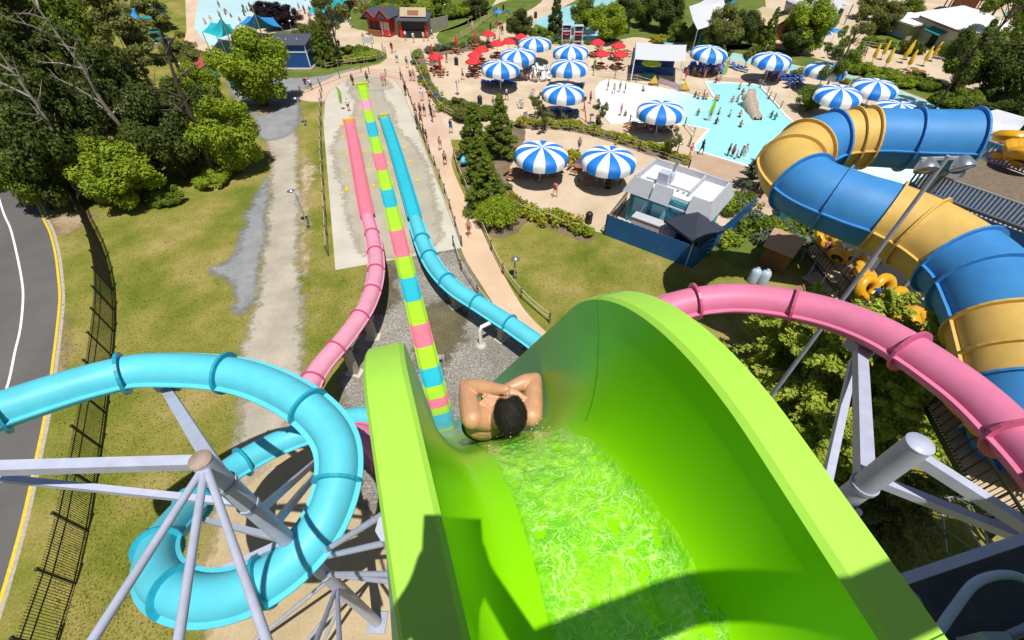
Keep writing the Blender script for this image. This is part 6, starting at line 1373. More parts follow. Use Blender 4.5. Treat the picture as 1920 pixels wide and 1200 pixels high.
# masses behind the stalls
for i, (x, y, r, lf) in enumerate([(735,40,3.2,'lf_bright'),(770,38,3.0,'lf_mid'),(800,36,3.2,'lf_bright'),(835,34,2.8,'lf_mid'),(860,32,2.6,'lf_bright'),(720,22,3.0,'lf_mid'),(760,14,3.2,'lf_mid'),(890,26,3.0,'lf_dark'),(700,34,2.6,'lf_mid'),(820,10,3.2,'lf_mid')]):
    plant('bush', lf, (x, y), r, .95, ['bright bush right behind the red kiosk','mid green bush behind the gap between the stalls','bright bush behind the food stall roof','mid green bush behind the grey board fence','bright bush at the lawn edge behind the stalls','bush in the rear row above the red kiosk','bush in the rear row above the food stall','dark bush at the right end of the mass behind the stalls','green bush left of the red kiosk roof','bush in the rear row right of the food stall'][i], 'shrub', 'shrub', 'bushes behind the food stalls', i % 3)
# near conifer bed
for b, r, hs, k, lf, lab, v in [((890,300),2.2,.92,'cone','lf_mid','tall conifer left of the pair on the near bed',0),((938,292),2.3,.95,'cone','lf_mid','tallest conifer on the near bed by the terrace',1),((915,395),2.5,.72,'cone','lf_mid','dense conifer in front of the pair beside the footpath',1),((900,340),2.0,.8,'cone','lf_mid','mid green conifer between the tall ones and the dense one',0),
   ((878,222),2.0,.9,'bush','lf_olive','leafy shrub at the lower end of the long flower bed',0),((855,205),1.6,.9,'bush','lf_olive','brownish shrub in the long flower bed',1),((915,222),1.6,.9,'bush','lf_mid','shrub beside the bin behind the conifers',2)]:
    plant(k, lf, b, r, hs, lab, 'tree' if k == 'cone' else 'shrub', 'conifer' if k == 'cone' else 'shrub', 'conifers beside the footpath' if k == 'cone' else None, v)
plant('mound', 'lf_bright', (933,418), 2.15, 1.0, 'clipped round bright green bush beside the footpath', 'shrub', 'round_bush')
# soft pines under the pink slide and the dark shrub below
for i, (x, y, r, lab) in enumerate([(1470,790,4.2,'soft feathery pine left of the pink slide post'),(1590,800,4.4,'soft feathery pine behind the pink slide post'),(1690,800,4.0,'soft feathery pine in front of the lower stairs'),(1440,690,3.2,'soft feathery pine nearest the pink slide underside'),(1560,700,3.2,'soft feathery pine tucked right under the pink slide'),(1660,720,3.0,'soft feathery pine beneath the pink slide bend'),(1560,890,3.4,'soft feathery pine beside the right mast foot'),(1480,900,3.0,'soft feathery pine behind the green chute lip')]):
    plant('feather', 'lf_pine', (x, y), r*.98, .9, lab, 'tree', 'soft_pine', 'soft pines under the pink slide', i % 2)
plant('feather', 'lf_olive', (1640,985), 2.6, .8, 'dark spreading juniper below the right mast', 'shrub', 'juniper')
# hedges as single plants
def row(px, n, r, leafs, lab, grp, jx=3, jy=2, kind='plant', hs=1.0, name='garden_plant', cat='plant'):
    s = spline([(float(x), float(y)) for x, y in px], 10, False)
    for i in range(n):
        x, y = s[int((len(s)-1)*(i+.5)/n)]; plant(kind, leafs[i % len(leafs)], (x+rng.normal()*jx, y+rng.normal()*jy), r*rng.uniform(.75, 1.25), hs, lab, cat, name, grp, i % 2)
row([(975,233),(1040,236),(1105,246),(1195,273),(1290,306)], 44, 1.0, ['lf_yel','lf_yel','lf_bright'], 'yellow green plant in the hedge row above the near terrace', 'yellow hedge above the near terrace')
row([(776,104),(790,135),(808,175),(840,208),(880,220)], 26, 1.1, ['lf_sage','lf_sage','lf_bright','lf_yel'], 'grey green plant in the long flower bed beside the walkway', 'plants of the long flower bed')
row([(805,98),(850,90),(905,82)], 18, 1.1, ['lf_sage','lf_sage','lf_mid'], 'grey sage plant around the furled red umbrellas', 'sage plants by the red umbrellas')
row([(960,392),(1000,405),(1050,418),(1100,440)], 14, 1.2, ['lf_yel','lf_bright'], 'yellow green clump on the lawn edge below the near terrace', 'yellow clumps on the lawn edge', 4, 3)
row([(950,360),(970,395),(990,400)], 7, 1.0, ['lf_olive','lf_yel'], 'small clump beside the round bush', 'clumps beside the round bush', 5, 5)
row([(1062,298),(1075,302),(1085,306)], 6, 1.1, ['lf_yel'], 'yellow clump between the two large near umbrellas', 'yellow clumps between the near umbrellas', 3, 3)
row([(1370,400),(1420,430),(1480,445),(1530,462)], 30, 1.5, ['lf_mid','lf_bright','lf_sage'], 'leafy shrub in the bed between the blue fence and the queue stairs', 'shrubs beside the queue stairs', 10, 10)
row([(1370,372),(1390,385),(1400,395)], 8, 1.2, ['lf_mid','lf_sage'], 'shrub at the corner behind the food building', 'shrubs behind the food building', 6, 6)
row([(1345,445),(1362,455)], 6, 1.2, ['lf_bright'], 'bright shrub inside the right arm of the blue fence', 'shrubs inside the blue fence', 6, 6)
row([(1575,128),(1620,138),(1680,152),(1730,170)], 22, 1.6, ['lf_mid','lf_bright','lf_mid'], 'clipped shrub in the hedge along the lazy river', 'hedge along the lazy river', 5, 4, 'bush', .8, 'hedge_shrub', 'shrub')
row([(1430,128),(1500,140),(1560,150),(1620,165)], 20, 1.0, ['lf_yel','lf_olive'], 'low plant between the terrace and the lazy river', 'plants between terrace and lazy river')
row([(975,80),(1010,82),(1050,82),(1100,88)], 16, 1.2, ['lf_olive','lf_sage','lf_yel'], 'low plant in the bed behind the farthest striped umbrella', 'plants behind the striped umbrellas', 5, 3)
row([(1750,185),(1800,205),(1860,240),(1900,262)], 14, 1.5, ['lf_mid','lf_dark'], 'shrub on the lawn bank right of the lazy river', 'shrubs on the right river bank', 8, 6, 'bush', .8, 'shrub', 'shrub')
for x, y, lab in ((1122,238,'thin sapling with pale leaves at the pool beach edge'),(1252,297,'thin bare sapling in the yellow hedge'),(1008,222,'thin sapling beside the white deck chairs'),(1016,250,'reddish bare sapling behind the left near umbrella'),(1350,130,'young pine sapling on the terrace'),(1395,128,'young pine sapling beside the lazy river')):
    plant('open', 'lf_olive', (x, y), .95, 1.3, lab, 'tree', 'sapling', None, 1)
plant('feather', 'lf_sage', (1398,352), 1.6, .8, 'silvery spreading tree in the corner behind the food building', 'tree', 'small_tree')
plant('open', 'lf_dark', (1425,372), 1.5, 1.6, 'thin tree casting dappled shade behind the food building', 'tree', 'small_tree')
# grass tufts over the near lawns: uncountable, one object
tv = []
g_ = np.random.default_rng(5); n = 0
pts = []
while len(pts) < 15000:
    x, y = g_.uniform(100, 580), g_.uniform(330, 1200)
    pts.append((x, y))
def blades(pts, hmean, seed, m, nm):
    g = np.random.default_rng(seed); v = []
    for x, y in pts:
        p = G(x, y); a = g.uniform(0, 6.28); h = hmean*(.5+g.random()); w_ = .03+.04*g.random(); d = np.array([math.cos(a), math.sin(a)]); l = g.normal(size=2)*h*.8
        v += [(p.x-d[0]*w_, p.y-d[1]*w_, 0), (p.x+d[0]*w_, p.y+d[1]*w_, 0), (p.x+l[0]+d[0]*w_*.4, p.y+l[1]+d[1]*w_*.4, h), (p.x+l[0]-d[0]*w_*.4, p.y+l[1]-d[1]*w_*.4, h)]
    o = addmesh(nm, leafmesh(nm, np.array(v), m)); o['kind'] = 'stuff'; return o
def inpoly(x, y, poly):
    c = False; n = len(poly)
    for i in range(n):
        x1, y1 = poly[i]; x2, y2 = poly[i-1]
        if (y1 > y) != (y2 > y) and x < (x2-x1)*(y-y1)/(y2-y1)+x1: c = not c
    return c
L1 = [(120,420),(250,390),(400,345),(490,300),(470,420),(440,500),(480,600),(448,750),(430,850),(380,1000),(350,1200),(-20,1200),(80,900),(115,700)]
L2 = [(575,250),(602,250),(620,505),(690,520),(650,640),(575,740),(572,600)]; L3 = [(905,440),(960,450),(1090,455),(1130,450),(1300,510),(1420,540),(1400,600),(1040,610),(980,550)]
pp = [q for q in pts if inpoly(*q, L1)] + [q for q in [(g_.uniform(570,700), g_.uniform(250,740)) for _ in range(5000)] if inpoly(*q, L2)] + [q for q in [(g_.uniform(900,1420), g_.uniform(430,620)) for _ in range(7000)] if inpoly(*q, L3)]
M['blade'] = leafmat('grass_blades', (.17,.19,.025), (.42,.34,.11), .4)
blades(pp, .042, 3, M['blade'], 'grass_tufts')
# ================================================================== PEOPLE
def bake(o):
    dg = bpy.context.evaluated_depsgraph_get(); me = bpy.data.meshes.new_from_object(o.evaluated_get(dg)); bpy.data.objects.remove(o); return me
def skin_mesh(J, bones, levels=1):
    names = list(J); me = bpy.data.meshes.new('skel'); me.from_pydata([J[n][:3] for n in names], [(names.index(a), names.index(b)) for a, b in bones], [])
    o = link(bpy.data.objects.new('skel', me)); m = o.modifiers.new('skin', 'SKIN'); m.use_smooth_shade = True
    for i, n in enumerate(names):
        r = J[n][3]; d = me.skin_vertices[0].data[i]; d.radius = (r, r) if not hasattr(r, '__len__') else r; d.use_root = (n == 'pelvis')
    s = o.modifiers.new('sub', 'SUBSURF'); s.levels = levels; s.render_levels = levels
    r = bake(o); r.materials.clear(); return r
BON = [('pelvis','waist'),('waist','chest'),('chest','neck'),('neck','head'),('head','crown')]
for s_ in 'LR': BON += [('chest','sho'+s_),('sho'+s_,'elb'+s_),('elb'+s_,'wri'+s_),('wri'+s_,'han'+s_),('pelvis','hip'+s_),('hip'+s_,'kne'+s_),('kne'+s_,'ank'+s_),('ank'+s_,'toe'+s_)]
def joints(pose):
    J = dict(pelvis=(0,0,.95,.135), waist=(0,.01,1.10,.115), chest=(0,.0,1.34,.135), neck=(0,.01,1.50,.055), head=(0,-.01,1.62,.085), crown=(0,-.005,1.72,.07))
    for s_, x in (('L',-1),('R',1)):
        J['sho'+s_] = (x*.17,.01,1.40,.06); J['hip'+s_] = (x*.09,0,.88,.09)
        k = 1 if s_ == 'L' else -1
        if pose == 'stand': a = [(x*.23,.02,1.13,.042),(x*.25,-.06,.89,.032),(x*.25,-.10,.80,.03)]; l = [(x*.11,-.02,.49,.058),(x*.12,.02,.08,.04),(x*.13,-.13,.035,.035)]
        elif pose == 'walk': a = [(x*.22,.06*k,1.13,.042),(x*.24,.02*k-.10,.92,.032),(x*.24,.0*k-.16,.84,.03)]; l = [(x*.10,-.16*k-.02,.50,.058),(x*.10,-.20*k+.06,.09,.04),(x*.11,-.20*k-.09,.04,.035)]
        elif pose == 'armsup': a = [(x*.30,-.10,1.22,.042),(x*.16,-.26,1.36,.032),(x*.12,-.30,1.42,.03)]; l = [(x*.12,-.03,.49,.058),(x*.14,.02,.08,.04),(x*.15,-.13,.035,.035)]
        elif pose == 'sit': a = [(x*.22,-.10,1.15,.042),(x*.18,-.30,1.05,.032),(x*.15,-.38,1.05,.03)]; l = [(x*.12,-.42,.93,.062),(x*.12,-.44,.52,.04),(x*.13,-.58,.49,.035)]
        elif pose == 'swim': a = [(x*.26,-.08,1.16,.042),(x*.22,-.28,1.10,.032),(x*.20,-.35,1.10,.03)]; l = [(x*.13,.03,.50,.058),(x*.16,.08,.10,.04),(x*.17,.0,.03,.035)]
        J['elb'+s_], J['wri'+s_], J['han'+s_] = a; J['kne'+s_], J['ank'+s_], J['toe'+s_] = l
    if pose == 'sit':
        for n in J: 
            x, y, z, r = J[n]; J[n] = (x, y, z-.45, r)
    return J
def nearest_bone(p, J):
    best = (9, None, 0)
    for a, b in BON:
        A, B = Vector(J[a][:3]), Vector(J[b][:3]); d = B-A; t = min(max((p-A).dot(d)/d.length_squared, 0), 1); q = (p-A-d*t).length/(J[a][3]*(1-t)+J[b][3]*t)
        if q < best[0]: best = (q, (a, b), t)
    return best[1], best[2]
def shell(me, fsel, off, name):
    vs = {}; V = []; Fc = []
    for f in me.polygons:
        if fsel(f):
            idx = []
            for i in f.vertices:
                if i not in vs: vs[i] = len(V); V.append(me.vertices[i].co + me.vertices[i].normal*off)
                idx.append(vs[i])
            Fc.append(idx)
    m = bpy.data.meshes.new(name); m.from_pydata(V, [], Fc); m.polygons.foreach_set('use_smooth', [True]*len(Fc)); m.update(); return m
POSE = {}
for ps in ('stand','walk','armsup','sit','swim'):
    J = joints(ps); b = skin_mesh(J, BON); lab_ = [nearest_bone(f.center, J) for f in b.polygons]
    zt = J['head'][2]
    low = lambda f: lab_[f.index][0] in (('waist','chest'),) and False
    sh = shell(b, lambda f: lab_[f.index][0] in (('pelvis','hipL'),('pelvis','hipR')) or (lab_[f.index][0] in (('hipL','kneL'),('hipR','kneR')) and lab_[f.index][1] < .62) or (lab_[f.index][0] == ('pelvis','waist') and lab_[f.index][1] < .7), .014, 'shorts')
    tp = shell(b, lambda f: lab_[f.index][0] in (('waist','chest'),('pelvis','waist'),('chest','shoL'),('chest','shoR')) or (lab_[f.index][0] in (('shoL','elbL'),('shoR','elbR')) and lab_[f.index][1] < .5) or (lab_[f.index][0] == ('chest','neck') and lab_[f.index][1] < .45), .012, 'shirt')
    sw = shell(b, lambda f: lab_[f.index][0] in (('waist','chest'),('pelvis','waist'),('pelvis','hipL'),('pelvis','hipR')) or (lab_[f.index][0] == ('chest','neck') and lab_[f.index][1] < .1), .008, 'swimsuit')
    ha = shell(b, lambda f: lab_[f.index][0] in (('neck','head'),('head','crown')) and (f.center.z > zt-.04) and (f.center.y > J['head'][1]-.045 or f.center.z > zt+.07), .012, 'hair')
    b.materials.append(SKIN[0]); b.polygons.foreach_set('use_smooth', [True]*len(b.polygons))
    for m in (sh, tp, sw): m.materials.append(CLO['navy'])
    ha.materials.append(HAIR); POSE[ps] = (b, sh, tp, sw, ha)
def person(loc, pose, rz, lab, grp=None, skin=0, bottom='navy', top=None, suit=None, hair=HAIR, s=1.0):
    b, sh, tp, sw, ha = POSE[pose]; t = thing('person', loc, lab, 'person', grp, rz); t.scale = (s, s, s)
    o = addmesh('body', b, t); setmat(o, SKIN[skin])
    if suit: k = addmesh('swimsuit', sw, t); setmat(k, CLO[suit])
    else: k = addmesh('shorts', sh, t); setmat(k, CLO[bottom])
    if top: k = addmesh('shirt', tp, t); setmat(k, CLO[top])
    k = addmesh('hair', ha, t); setmat(k, hair); return t
WALKERS = [  # x, y, pose, rot, skin, bottom, top, suit, label
 (880,442,'walk',.3,1,'red',None,None,'bare chested person in red shorts walking alone on the footpath'),
 (655,209,'stand',.2,0,'red','white',None,'attendant in white shirt and red shorts standing on the concrete slab'),
 (663,161,'stand',2.8,3,'black',None,None,'person in black shorts at the left of the striped lane end'),
 (690,156,'stand',3.0,2,'black',None,None,'person in black shorts at the right of the striped lane end'),
 (719,162,'stand',.5,4,'pink',None,'pink','person in a pink swimsuit standing at the top edge of the slab, left of two'),
 (724,161,'stand',1.5,0,'red',None,None,'person in red trunks standing at the top edge of the slab, right of two'),
 (771,152,'walk',.1,0,'black','grey',None,'person in grey shirt and black shorts strolling down the pink walkway'),
 (777,153,'walk',.1,4,'pink',None,'pink','person in a pink swimsuit strolling beside a grey shirted companion'),
 (761,179,'stand',1.2,3,'black','black',None,'person all in black leaning at the slab fence'),
 (792,190,'walk',3.0,0,'white','white',None,'person in white clothes above the queue on the footpath'),
 (806,191,'stand',2.9,1,'black','orange',None,'person in an orange brown shirt above the queue on the footpath'),
 (818,193,'stand',3.2,0,'blue','blue',None,'person in blue above the queue at the flower bed edge'),
 (781,219,'stand',2.2,0,'black',None,None,'bare backed person at the left of the queue front row'),
 (789,217,'stand',2.7,2,'navy',None,None,'person in navy shorts second in the queue front row'),
 (797,219,'stand',3.0,0,'black',None,'black','person in a black swimsuit in the middle of the queue'),
 (808,217,'stand',2.4,1,'black','navy',None,'person in a navy shirt at the right of the queue'),
 (815,220,'stand',3.1,0,'white',None,'white','person in a white swimsuit at the far right of the queue'),
 (811,229,'stand',2.0,3,'black','black',None,'dark clothed person behind the queue on the right'),
 (782,231,'stand',2.2,0,'teal',None,None,'person in teal trunks at the lower left of the queue'),
 (790,236,'walk',2.6,2,'red',None,None,'person in red trunks at the lower end of the queue'),
 (783,243,'stand',1.6,3,'navy','navy',None,'person in navy leaning at the fence below the queue'),
 (796,262,'stand',2.0,2,'black','black',None,'person in black at the slab fence well below the queue, left of two'),
 (801,268,'stand',2.0,1,'black','navy',None,'person in navy and black at the slab fence well below the queue, right of two'),
 (576,168,'stand',.4,0,'blue','navy',None,'person in a navy shirt at the rope gate left of the slab'),
 (581,165,'stand',.4,4,'pink',None,'pink','person in a pink swimsuit at the rope gate left of the slab'),
 (585,169,'stand',.8,2,'black','white',None,'person in a white shirt at the rope gate left of the slab'),
 (638,95,'walk',.4,1,'red','black',None,'person in a black shirt and red shorts walking by the planter'),
 (683,81,'walk',.5,0,'blue','pink',None,'person in a pink shirt behind the white notice board'),
 (699,82,'walk',2.5,0,'white','white',None,'person in white right of the notice board'),
 (761,76,'stand',.2,1,'navy','white',None,'person in a white shirt at the left of the food stall'),
 (776,80,'stand',2.8,4,'yellow','white',None,'person in yellow shorts waiting at the food stall'),
 (795,78,'stand',2.9,0,'white',None,'white','person in white waiting at the food stall'),
 (803,77,'stand',2.4,0,'orange','orange',None,'person in orange at the right of the food stall'),
 (811,73,'walk',2.0,4,'blue','white',None,'person in a white shirt and blue shorts right of the food stall'),
 (879,57,'walk',1.0,0,'black','blue',None,'person in a bright blue shirt on the far walkway by the lawn rail'),
 (886,57,'walk',1.1,4,'pink',None,'white','person in a pale swimsuit on the far walkway beside the blue shirted one'),
 (893,37,'walk',1.2,2,'black','black',None,'person in black by the upper bend of the pale zigzag rail'),
 (900,35,'walk',1.2,1,'red','black',None,'person in red shorts and black shirt at the upper bend of the rail'),
 (926,31,'walk',.2,0,'blue','blue',None,'person in blue on the upper walkway, left of a pair'),
 (931,32,'walk',.2,3,'navy','navy',None,'person in navy on the upper walkway, right of a pair'),
 (944,26,'walk',3.0,3,'black','black',None,'tall person in black near the top of the far walkway'),
 (951,31,'walk',3.0,0,'teal','teal',None,'person in teal near the top of the far walkway'),
 (956,36,'walk',3.0,4,'grey','teal',None,'person in a teal shirt and grey shorts near the rocks of the far walkway'),
 (920,61,'stand',1.0,3,'black','black',None,'dark person at the left of the loose group on the wide walkway'),
 (927,59,'walk',1.6,0,'green','yellow',None,'person in a yellow shirt in the loose group on the wide walkway'),
 (932,54,'walk',.6,1,'red','red',None,'person in red in the loose group on the wide walkway'),
 (938,64,'walk',2.6,0,'white',None,'pink','person in a pale pink swimsuit at the lower side of the loose group'),
 (942,65,'walk',2.6,2,'black','black',None,'person in black beside the pale pink swimsuit'),
 (1313,290,'walk',1.8,2,'black','black',None,'dark person striding along the near edge of the deep pool'),
 (1292,296,'walk',.5,0,'pink',None,'pink','person in pink by the hedge behind the food building'),
 (1414,366,'stand',.5,3,'black','black',None,'dark person under the thin tree behind the food building, left of two'),
 (1423,362,'stand',1.5,2,'purple','navy',None,'person in a navy shirt under the thin tree behind the food building'),
 (1114,112+20,'walk',.2,1,'green','green',None,'person in green by the pool railing below the red umbrellas'),
 (1284,151,'walk',.1,1,'red','red',None,'person in dark red walking above the right wedge board'),
 (1320,147,'stand',.6,0,'orange','orange',None,'person in orange tones standing at the terrace edge'),
 (1343,137,'walk',2.0,0,'white','white',None,'person in white among the blue loungers on the terrace'),
 (1362,131,'walk',1.0,4,'red',None,'red','person in a red swimsuit among the blue loungers on the terrace'),
 (1448,152,'walk',1.0,2,'black','purple',None,'person in a purple shirt in the shade behind the deep pool end'),
 (1456,154,'stand',1.4,0,'white','white',None,'person in white beside the shade behind the deep pool end'),
 (1106,195,'stand',2.0,1,'navy','pink',None,'person in a pink shirt and navy shorts at the edge of the white pool beach'),
 (1617,112,'walk',.8,0,'red','red',None,'person in red left of the yellow umbrellas')]
WALKERS += [(745,118,'walk',2.8,0,'blue','white',None,'person in a white shirt walking where the plaza narrows above the pink walkway'),(736,100,'walk',.3,2,'red','black',None,'person in black and red crossing the open plaza right of the planter'),
 (764,128,'walk',2.9,4,'navy',None,'blue','person in a blue swimsuit at the upper end of the long flower bed'),(838,118,'walk',1.4,1,'black','red',None,'person in a red shirt on the paving left of the litter bin'),(868,150,'walk',2.2,0,'navy',None,None,'bare chested person on the open paving left of the front striped umbrella'),
 (925,205,'walk',.6,0,'teal',None,'teal','person in a teal swimsuit on the paving between the conifers and the chairs'),(950,188,'walk',1.9,2,'black','white',None,'person in a white shirt below the shade of the front striped umbrella'),(1085,285,'walk',.4,1,'navy','grey',None,'person in grey standing between the two large near umbrellas'),
 (1040,370,'walk',2.4,0,'red',None,'red','person in a red swimsuit on the near terrace below the striped umbrellas'),(846,250,'walk',2.7,0,'blue','navy',None,'person in navy at the bend of the footpath by the conifers'),(826,282,'walk',2.9,4,'pink',None,'pink','person in pink on the footpath below the queue'),(835,310,'walk',2.9,1,'black',None,None,'bare chested person following on the footpath below the queue')]
for x, y, ps, rz, sk, bt, tp_, su, lab in WALKERS: person(P(x, y, .02), ps, rz, lab, None, sk, bt, tp_, su, s=rng.uniform(.93, 1.02))
BEACH = [(1139,170,'stand','black',None,'person in black trunks at the upper rim of the white pool beach'),(1150,176,'walk','white','white','person in a white swimsuit on the white pool beach'),(1161,173,'stand','teal','teal','person in a teal swimsuit on the white pool beach'),(1171,174,'stand','navy',None,'person in navy trunks on the white pool beach'),(1163,217,'stand','pink','pink','person in a pink swimsuit on the lower white pool beach'),(1171,222,'sit','navy',None,'small person sitting on the lower white pool beach'),
 (1204,176,'sit','black',None,'person sitting in the shallow water alone')]
for x, y, ps, bt, su, lab in BEACH: person(P(x, y, .05 if ps != 'sit' else -.3), ps, rng.uniform(0, 6), lab, None, int(rng.integers(0, 3)), bt, None, su, s=rng.uniform(.8, .95))
person(P(1329,226,.06), 'stand', 2.5, 'lifeguard in a white shirt and red shorts standing beside the lime flag in the pool', None, 0, 'red', 'white')
for i, (x, y) in enumerate([(1299,194),(1305,197),(1315,198),(1320,198),(1337,200),(1341,201)]): person(P(x, y, -.75), 'swim', rng.uniform(0, 6), 'bather standing in water in the row along the inner kerb of the deep pool', 'bathers along the inner pool kerb', int(rng.integers(0, 4)), 'black', s=.95)
for x, y, lab in ((1304,228,'dark bather at the pool steps left of the lime flag'),(1343,226,'bather right of the pool lifeguard, closest'),(1363,230,'bather between the lifeguard and the rock slide'),(1382,231,'bather at the foot of the rock slide, upper'),(1383,250,'bather in a dark shirt at the foot of the rock slide, lower'),(1338,244,'bather at the tip of the pool notch'),(1382,178,'bather high up in the deep pool'),(1387,189,'bather left of the top of the rock slide'),(1368,203,'bather swimming in the middle of the deep pool'),(1378,202,'small bather behind the swimming one'),(1400,172,'bather at the upper right of the deep pool'),(1419,168,'dark bather at the upper right corner of the deep pool'),(1437,196,'bather along the right kerb of the deep pool'),(1440,232,'bather in teal close to the tunnel slide, upper'),(1447,236,'bather in teal close to the tunnel slide, lower'),(1338,166,'bather seated at the upper left corner of the deep pool'),(1345,164,'bather in pink at the upper left corner of the deep pool')):
    person(P(x, y, -.7), 'swim', rng.uniform(0, 6), lab, None, int(rng.integers(0, 4)), ['black','teal','navy','pink'][int(rng.integers(0, 4))], None, 'teal' if 'teal' in lab else ('pink' if 'pink' in lab else None), s=.95)
for x, y, sk, su, lab in ((1362,297,2,'black','tall bather in black at the near edge of the deep pool, leftmost of five'),(1370,299,1,None,'bather second from the left at the near edge of the deep pool'),(1377,303,0,'teal','small bather in teal in the middle of the five at the near edge'),(1385,301,2,None,'bather fourth from the left at the near edge of the deep pool'),(1392,298,0,'white','bather in white at the right of the five at the near edge')):
    person(P(x, y, -.25), 'stand', rng.uniform(0, 6), lab, None, sk, 'navy', None, su, s=.75 if 'small' in lab else 1)
# seated groups in shade
SEATS = [((1238,246),12,34,8,'person sitting at the crowded tables in the umbrella shade by the pool notch','people in the shade at the pool notch'),
 ((1000,147),12,26,8,'sunbather sitting among the heap of white deck chairs','sunbathers among the white deck chairs'),
 ((1325,136),14,34,8,'person resting on the blue loungers packed beside the canvas shelter','people on the packed blue loungers'),
 ((1012,328),5,24,7,'person sitting in the shade of the large umbrella by the conifers','people in the shade by the conifers'),
 ((1085,316),3,8,4,'person sitting at the sunlit table left of the right near umbrella','people at the sunlit picnic table'),
 ((890,124),5,9,4,'person sitting under the overlapping red umbrellas','people under the overlapping red umbrellas'),
 ((924,80),5,13,5,'person sitting under the red umbrellas by the grey shrubs','people under the far red umbrellas'),
 ((817,120),7,11,6,'person sitting under the red umbrella by the walkway','people under the red umbrella by the walkway'),
 ((1448,148),8,20,5,'person lying low in the shade behind the deep pool end','people in the shade behind the deep pool end'),
 ((1128,92),4,14,5,'person sitting at the tables behind the pool railing','people behind the pool railing')]
ck = ['navy','black','red','white','blue','teal','pink','purple','orange','grey']
for (x, y), n, rx, ry, lab, grp in SEATS:
    for i in range(n):
        a = rng.uniform(0, 6.28); q = rng.uniform(.2, 1)**.6
        person(P(x+rx*q*math.cos(a), y+ry*q*math.sin(a), .02), 'sit', rng.uniform(0, 6.28), lab, grp, int(rng.integers(0, 5)), ck[int(rng.integers(0, 10))], ck[int(rng.integers(0, 10))] if rng.random() < .5 else None, s=.95)
for i in range(46):
    x = rng.uniform(388, 640); y = rng.uniform(-30, 74)
    if not inpoly(x, y, [(372,-60),(364,50),(380,70),(398,82),(440,60),(500,34),(560,16),(640,0),(700,-60)]): continue
    person(P(x, y, rng.uniform(-.9, -.3)), 'swim' if rng.random() < .4 else 'stand', rng.uniform(0, 6.28), 'small bather wading in the pale wave pool', 'bathers in the wave pool', int(rng.integers(0, 5)), ck[int(rng.integers(0, 10))])
for i in range(60):
    u = rng.random(); x = 575+u*150+rng.normal()*8; y = 30-u*22+rng.normal()*9
    person(P(x, y, .02), ['stand','walk','sit'][int(rng.integers(0, 3))], rng.uniform(0, 6.28), 'person in the dense crowd on the wave pool shore behind the teal canopy', 'crowd on the wave pool shore', int(rng.integers(0, 5)), ck[int(rng.integers(0, 10))], ck[int(rng.integers(0, 10))] if rng.random() < .5 else None)
for f_, k, su, lab in ((.12,.3,'pink','person in pink carrying the highest inner tube up the queue stairs'),(.20,.7,'white','person in white behind the highest inner tube on the queue stairs'),(.40,.35,'pink','person in pink between the inner tubes on the queue stairs'),(.62,.5,'blue','person in blue below the middle inner tubes on the queue stairs'),(.78,.4,'white','person in white next to the white striped pipe on the queue stairs'),(.90,.5,'red','person in red lowest on the queue stairs')):
    person(q0+qs*f_+sd*k+Vector((0,0,.05)), 'armsup', 2.6, lab, None, 0, 'navy', su if su in ('white','blue') else None, su if su in ('pink','red') else None)
person(q2+(q3-q2)*.22+sd2*.5+Vector((0,0,.05)), 'armsup', 2.6, 'person with bare arms holding the ribbed inner tube on the lower stairs', None, 0, 'red')
# ================================================================== THE RIDER (close to the camera) AND THE PHOTOGRAPHER
def fuse(mb, vox, name, m, smooth_it=3):
    o = link(bpy.data.objects.new(name, mb.mesh(name, m))); r = o.modifiers.new('r', 'REMESH'); r.mode = 'VOXEL'; r.voxel_size = vox; r.use_smooth_shade = True
    s = o.modifiers.new('s', 'SMOOTH'); s.iterations = smooth_it; s.factor = .5
    me = bake(o); me.name = name; me.materials.clear(); me.materials.append(m); return me
def cap(mb, pts, rs, n=14):                                     # tapered limb with rounded ends
    pts = [Vector(p) for p in pts]; s = spline([(*p, r) for p, r in zip(pts, rs)], 5, False)
    mb.tube([q[:3] for q in s], [q[3] for q in s], n)
    for q in (s[0], s[-1]): mb.ball(q[:3], q[3]*1.0, 12, 8)
def along(q, lat, n):                                           # q metres down the slope from the shoulders
    s = 1.26; k = 0
    while k < q: ds = .01; s += ds*math.cos(FLT(s)); k += ds
    return FLP(s, lat, n)
TO = along(0, .05, 0)
mb = MB()
ax = [(-.045,.075,.055,.13),(.0,.15,.085,.122),(.05,.185,.10,.118),(.13,.188,.118,.120),(.24,.175,.118,.12),(.36,.158,.108,.112),(.48,.155,.105,.108),(.58,.168,.11,.11),(.66,.15,.10,.105)]
rows = []
for q, hw, th, n in ax:
    s_ = along(max(q, 0), .05, n) - (0 if q >= 0 else 1)*(along(.045, .05, n)-along(0, .05, n))
    t = FLT(1.26+max(q, 0)*.6); N_ = DV*math.sin(t)+Vector((0,0,math.cos(t))); rows.append([s_ + WV*(hw*math.copysign(abs(math.cos(a))**.8, math.cos(a))) + N_*(th*math.copysign(abs(math.sin(a))**.85, math.sin(a))) for a in [2*math.pi*j/20 for j in range(21)]])
mb.grid(rows, True); mb.add(rows[0][:-1], [tuple(range(20))[::-1]]); mb.add(rows[-1][:-1], [tuple(range(20))])
tc_ = along(.0, .05, .125)
J = lambda x, y, Z: PZ(x, y, Z)
sl, sr = J(886,784,2.52), J(996,779,2.52); el, er = J(873,724,2.73), J(1003,711,2.72); wl, wr = J(949,731,2.56), J(936,735,2.63)
cap(mb, [tc_.lerp(sl,.4), tc_.lerp(sl,.75), sl], [.078,.068,.060]); cap(mb, [tc_.lerp(sr,.4), tc_.lerp(sr,.75), sr], [.078,.068,.060])
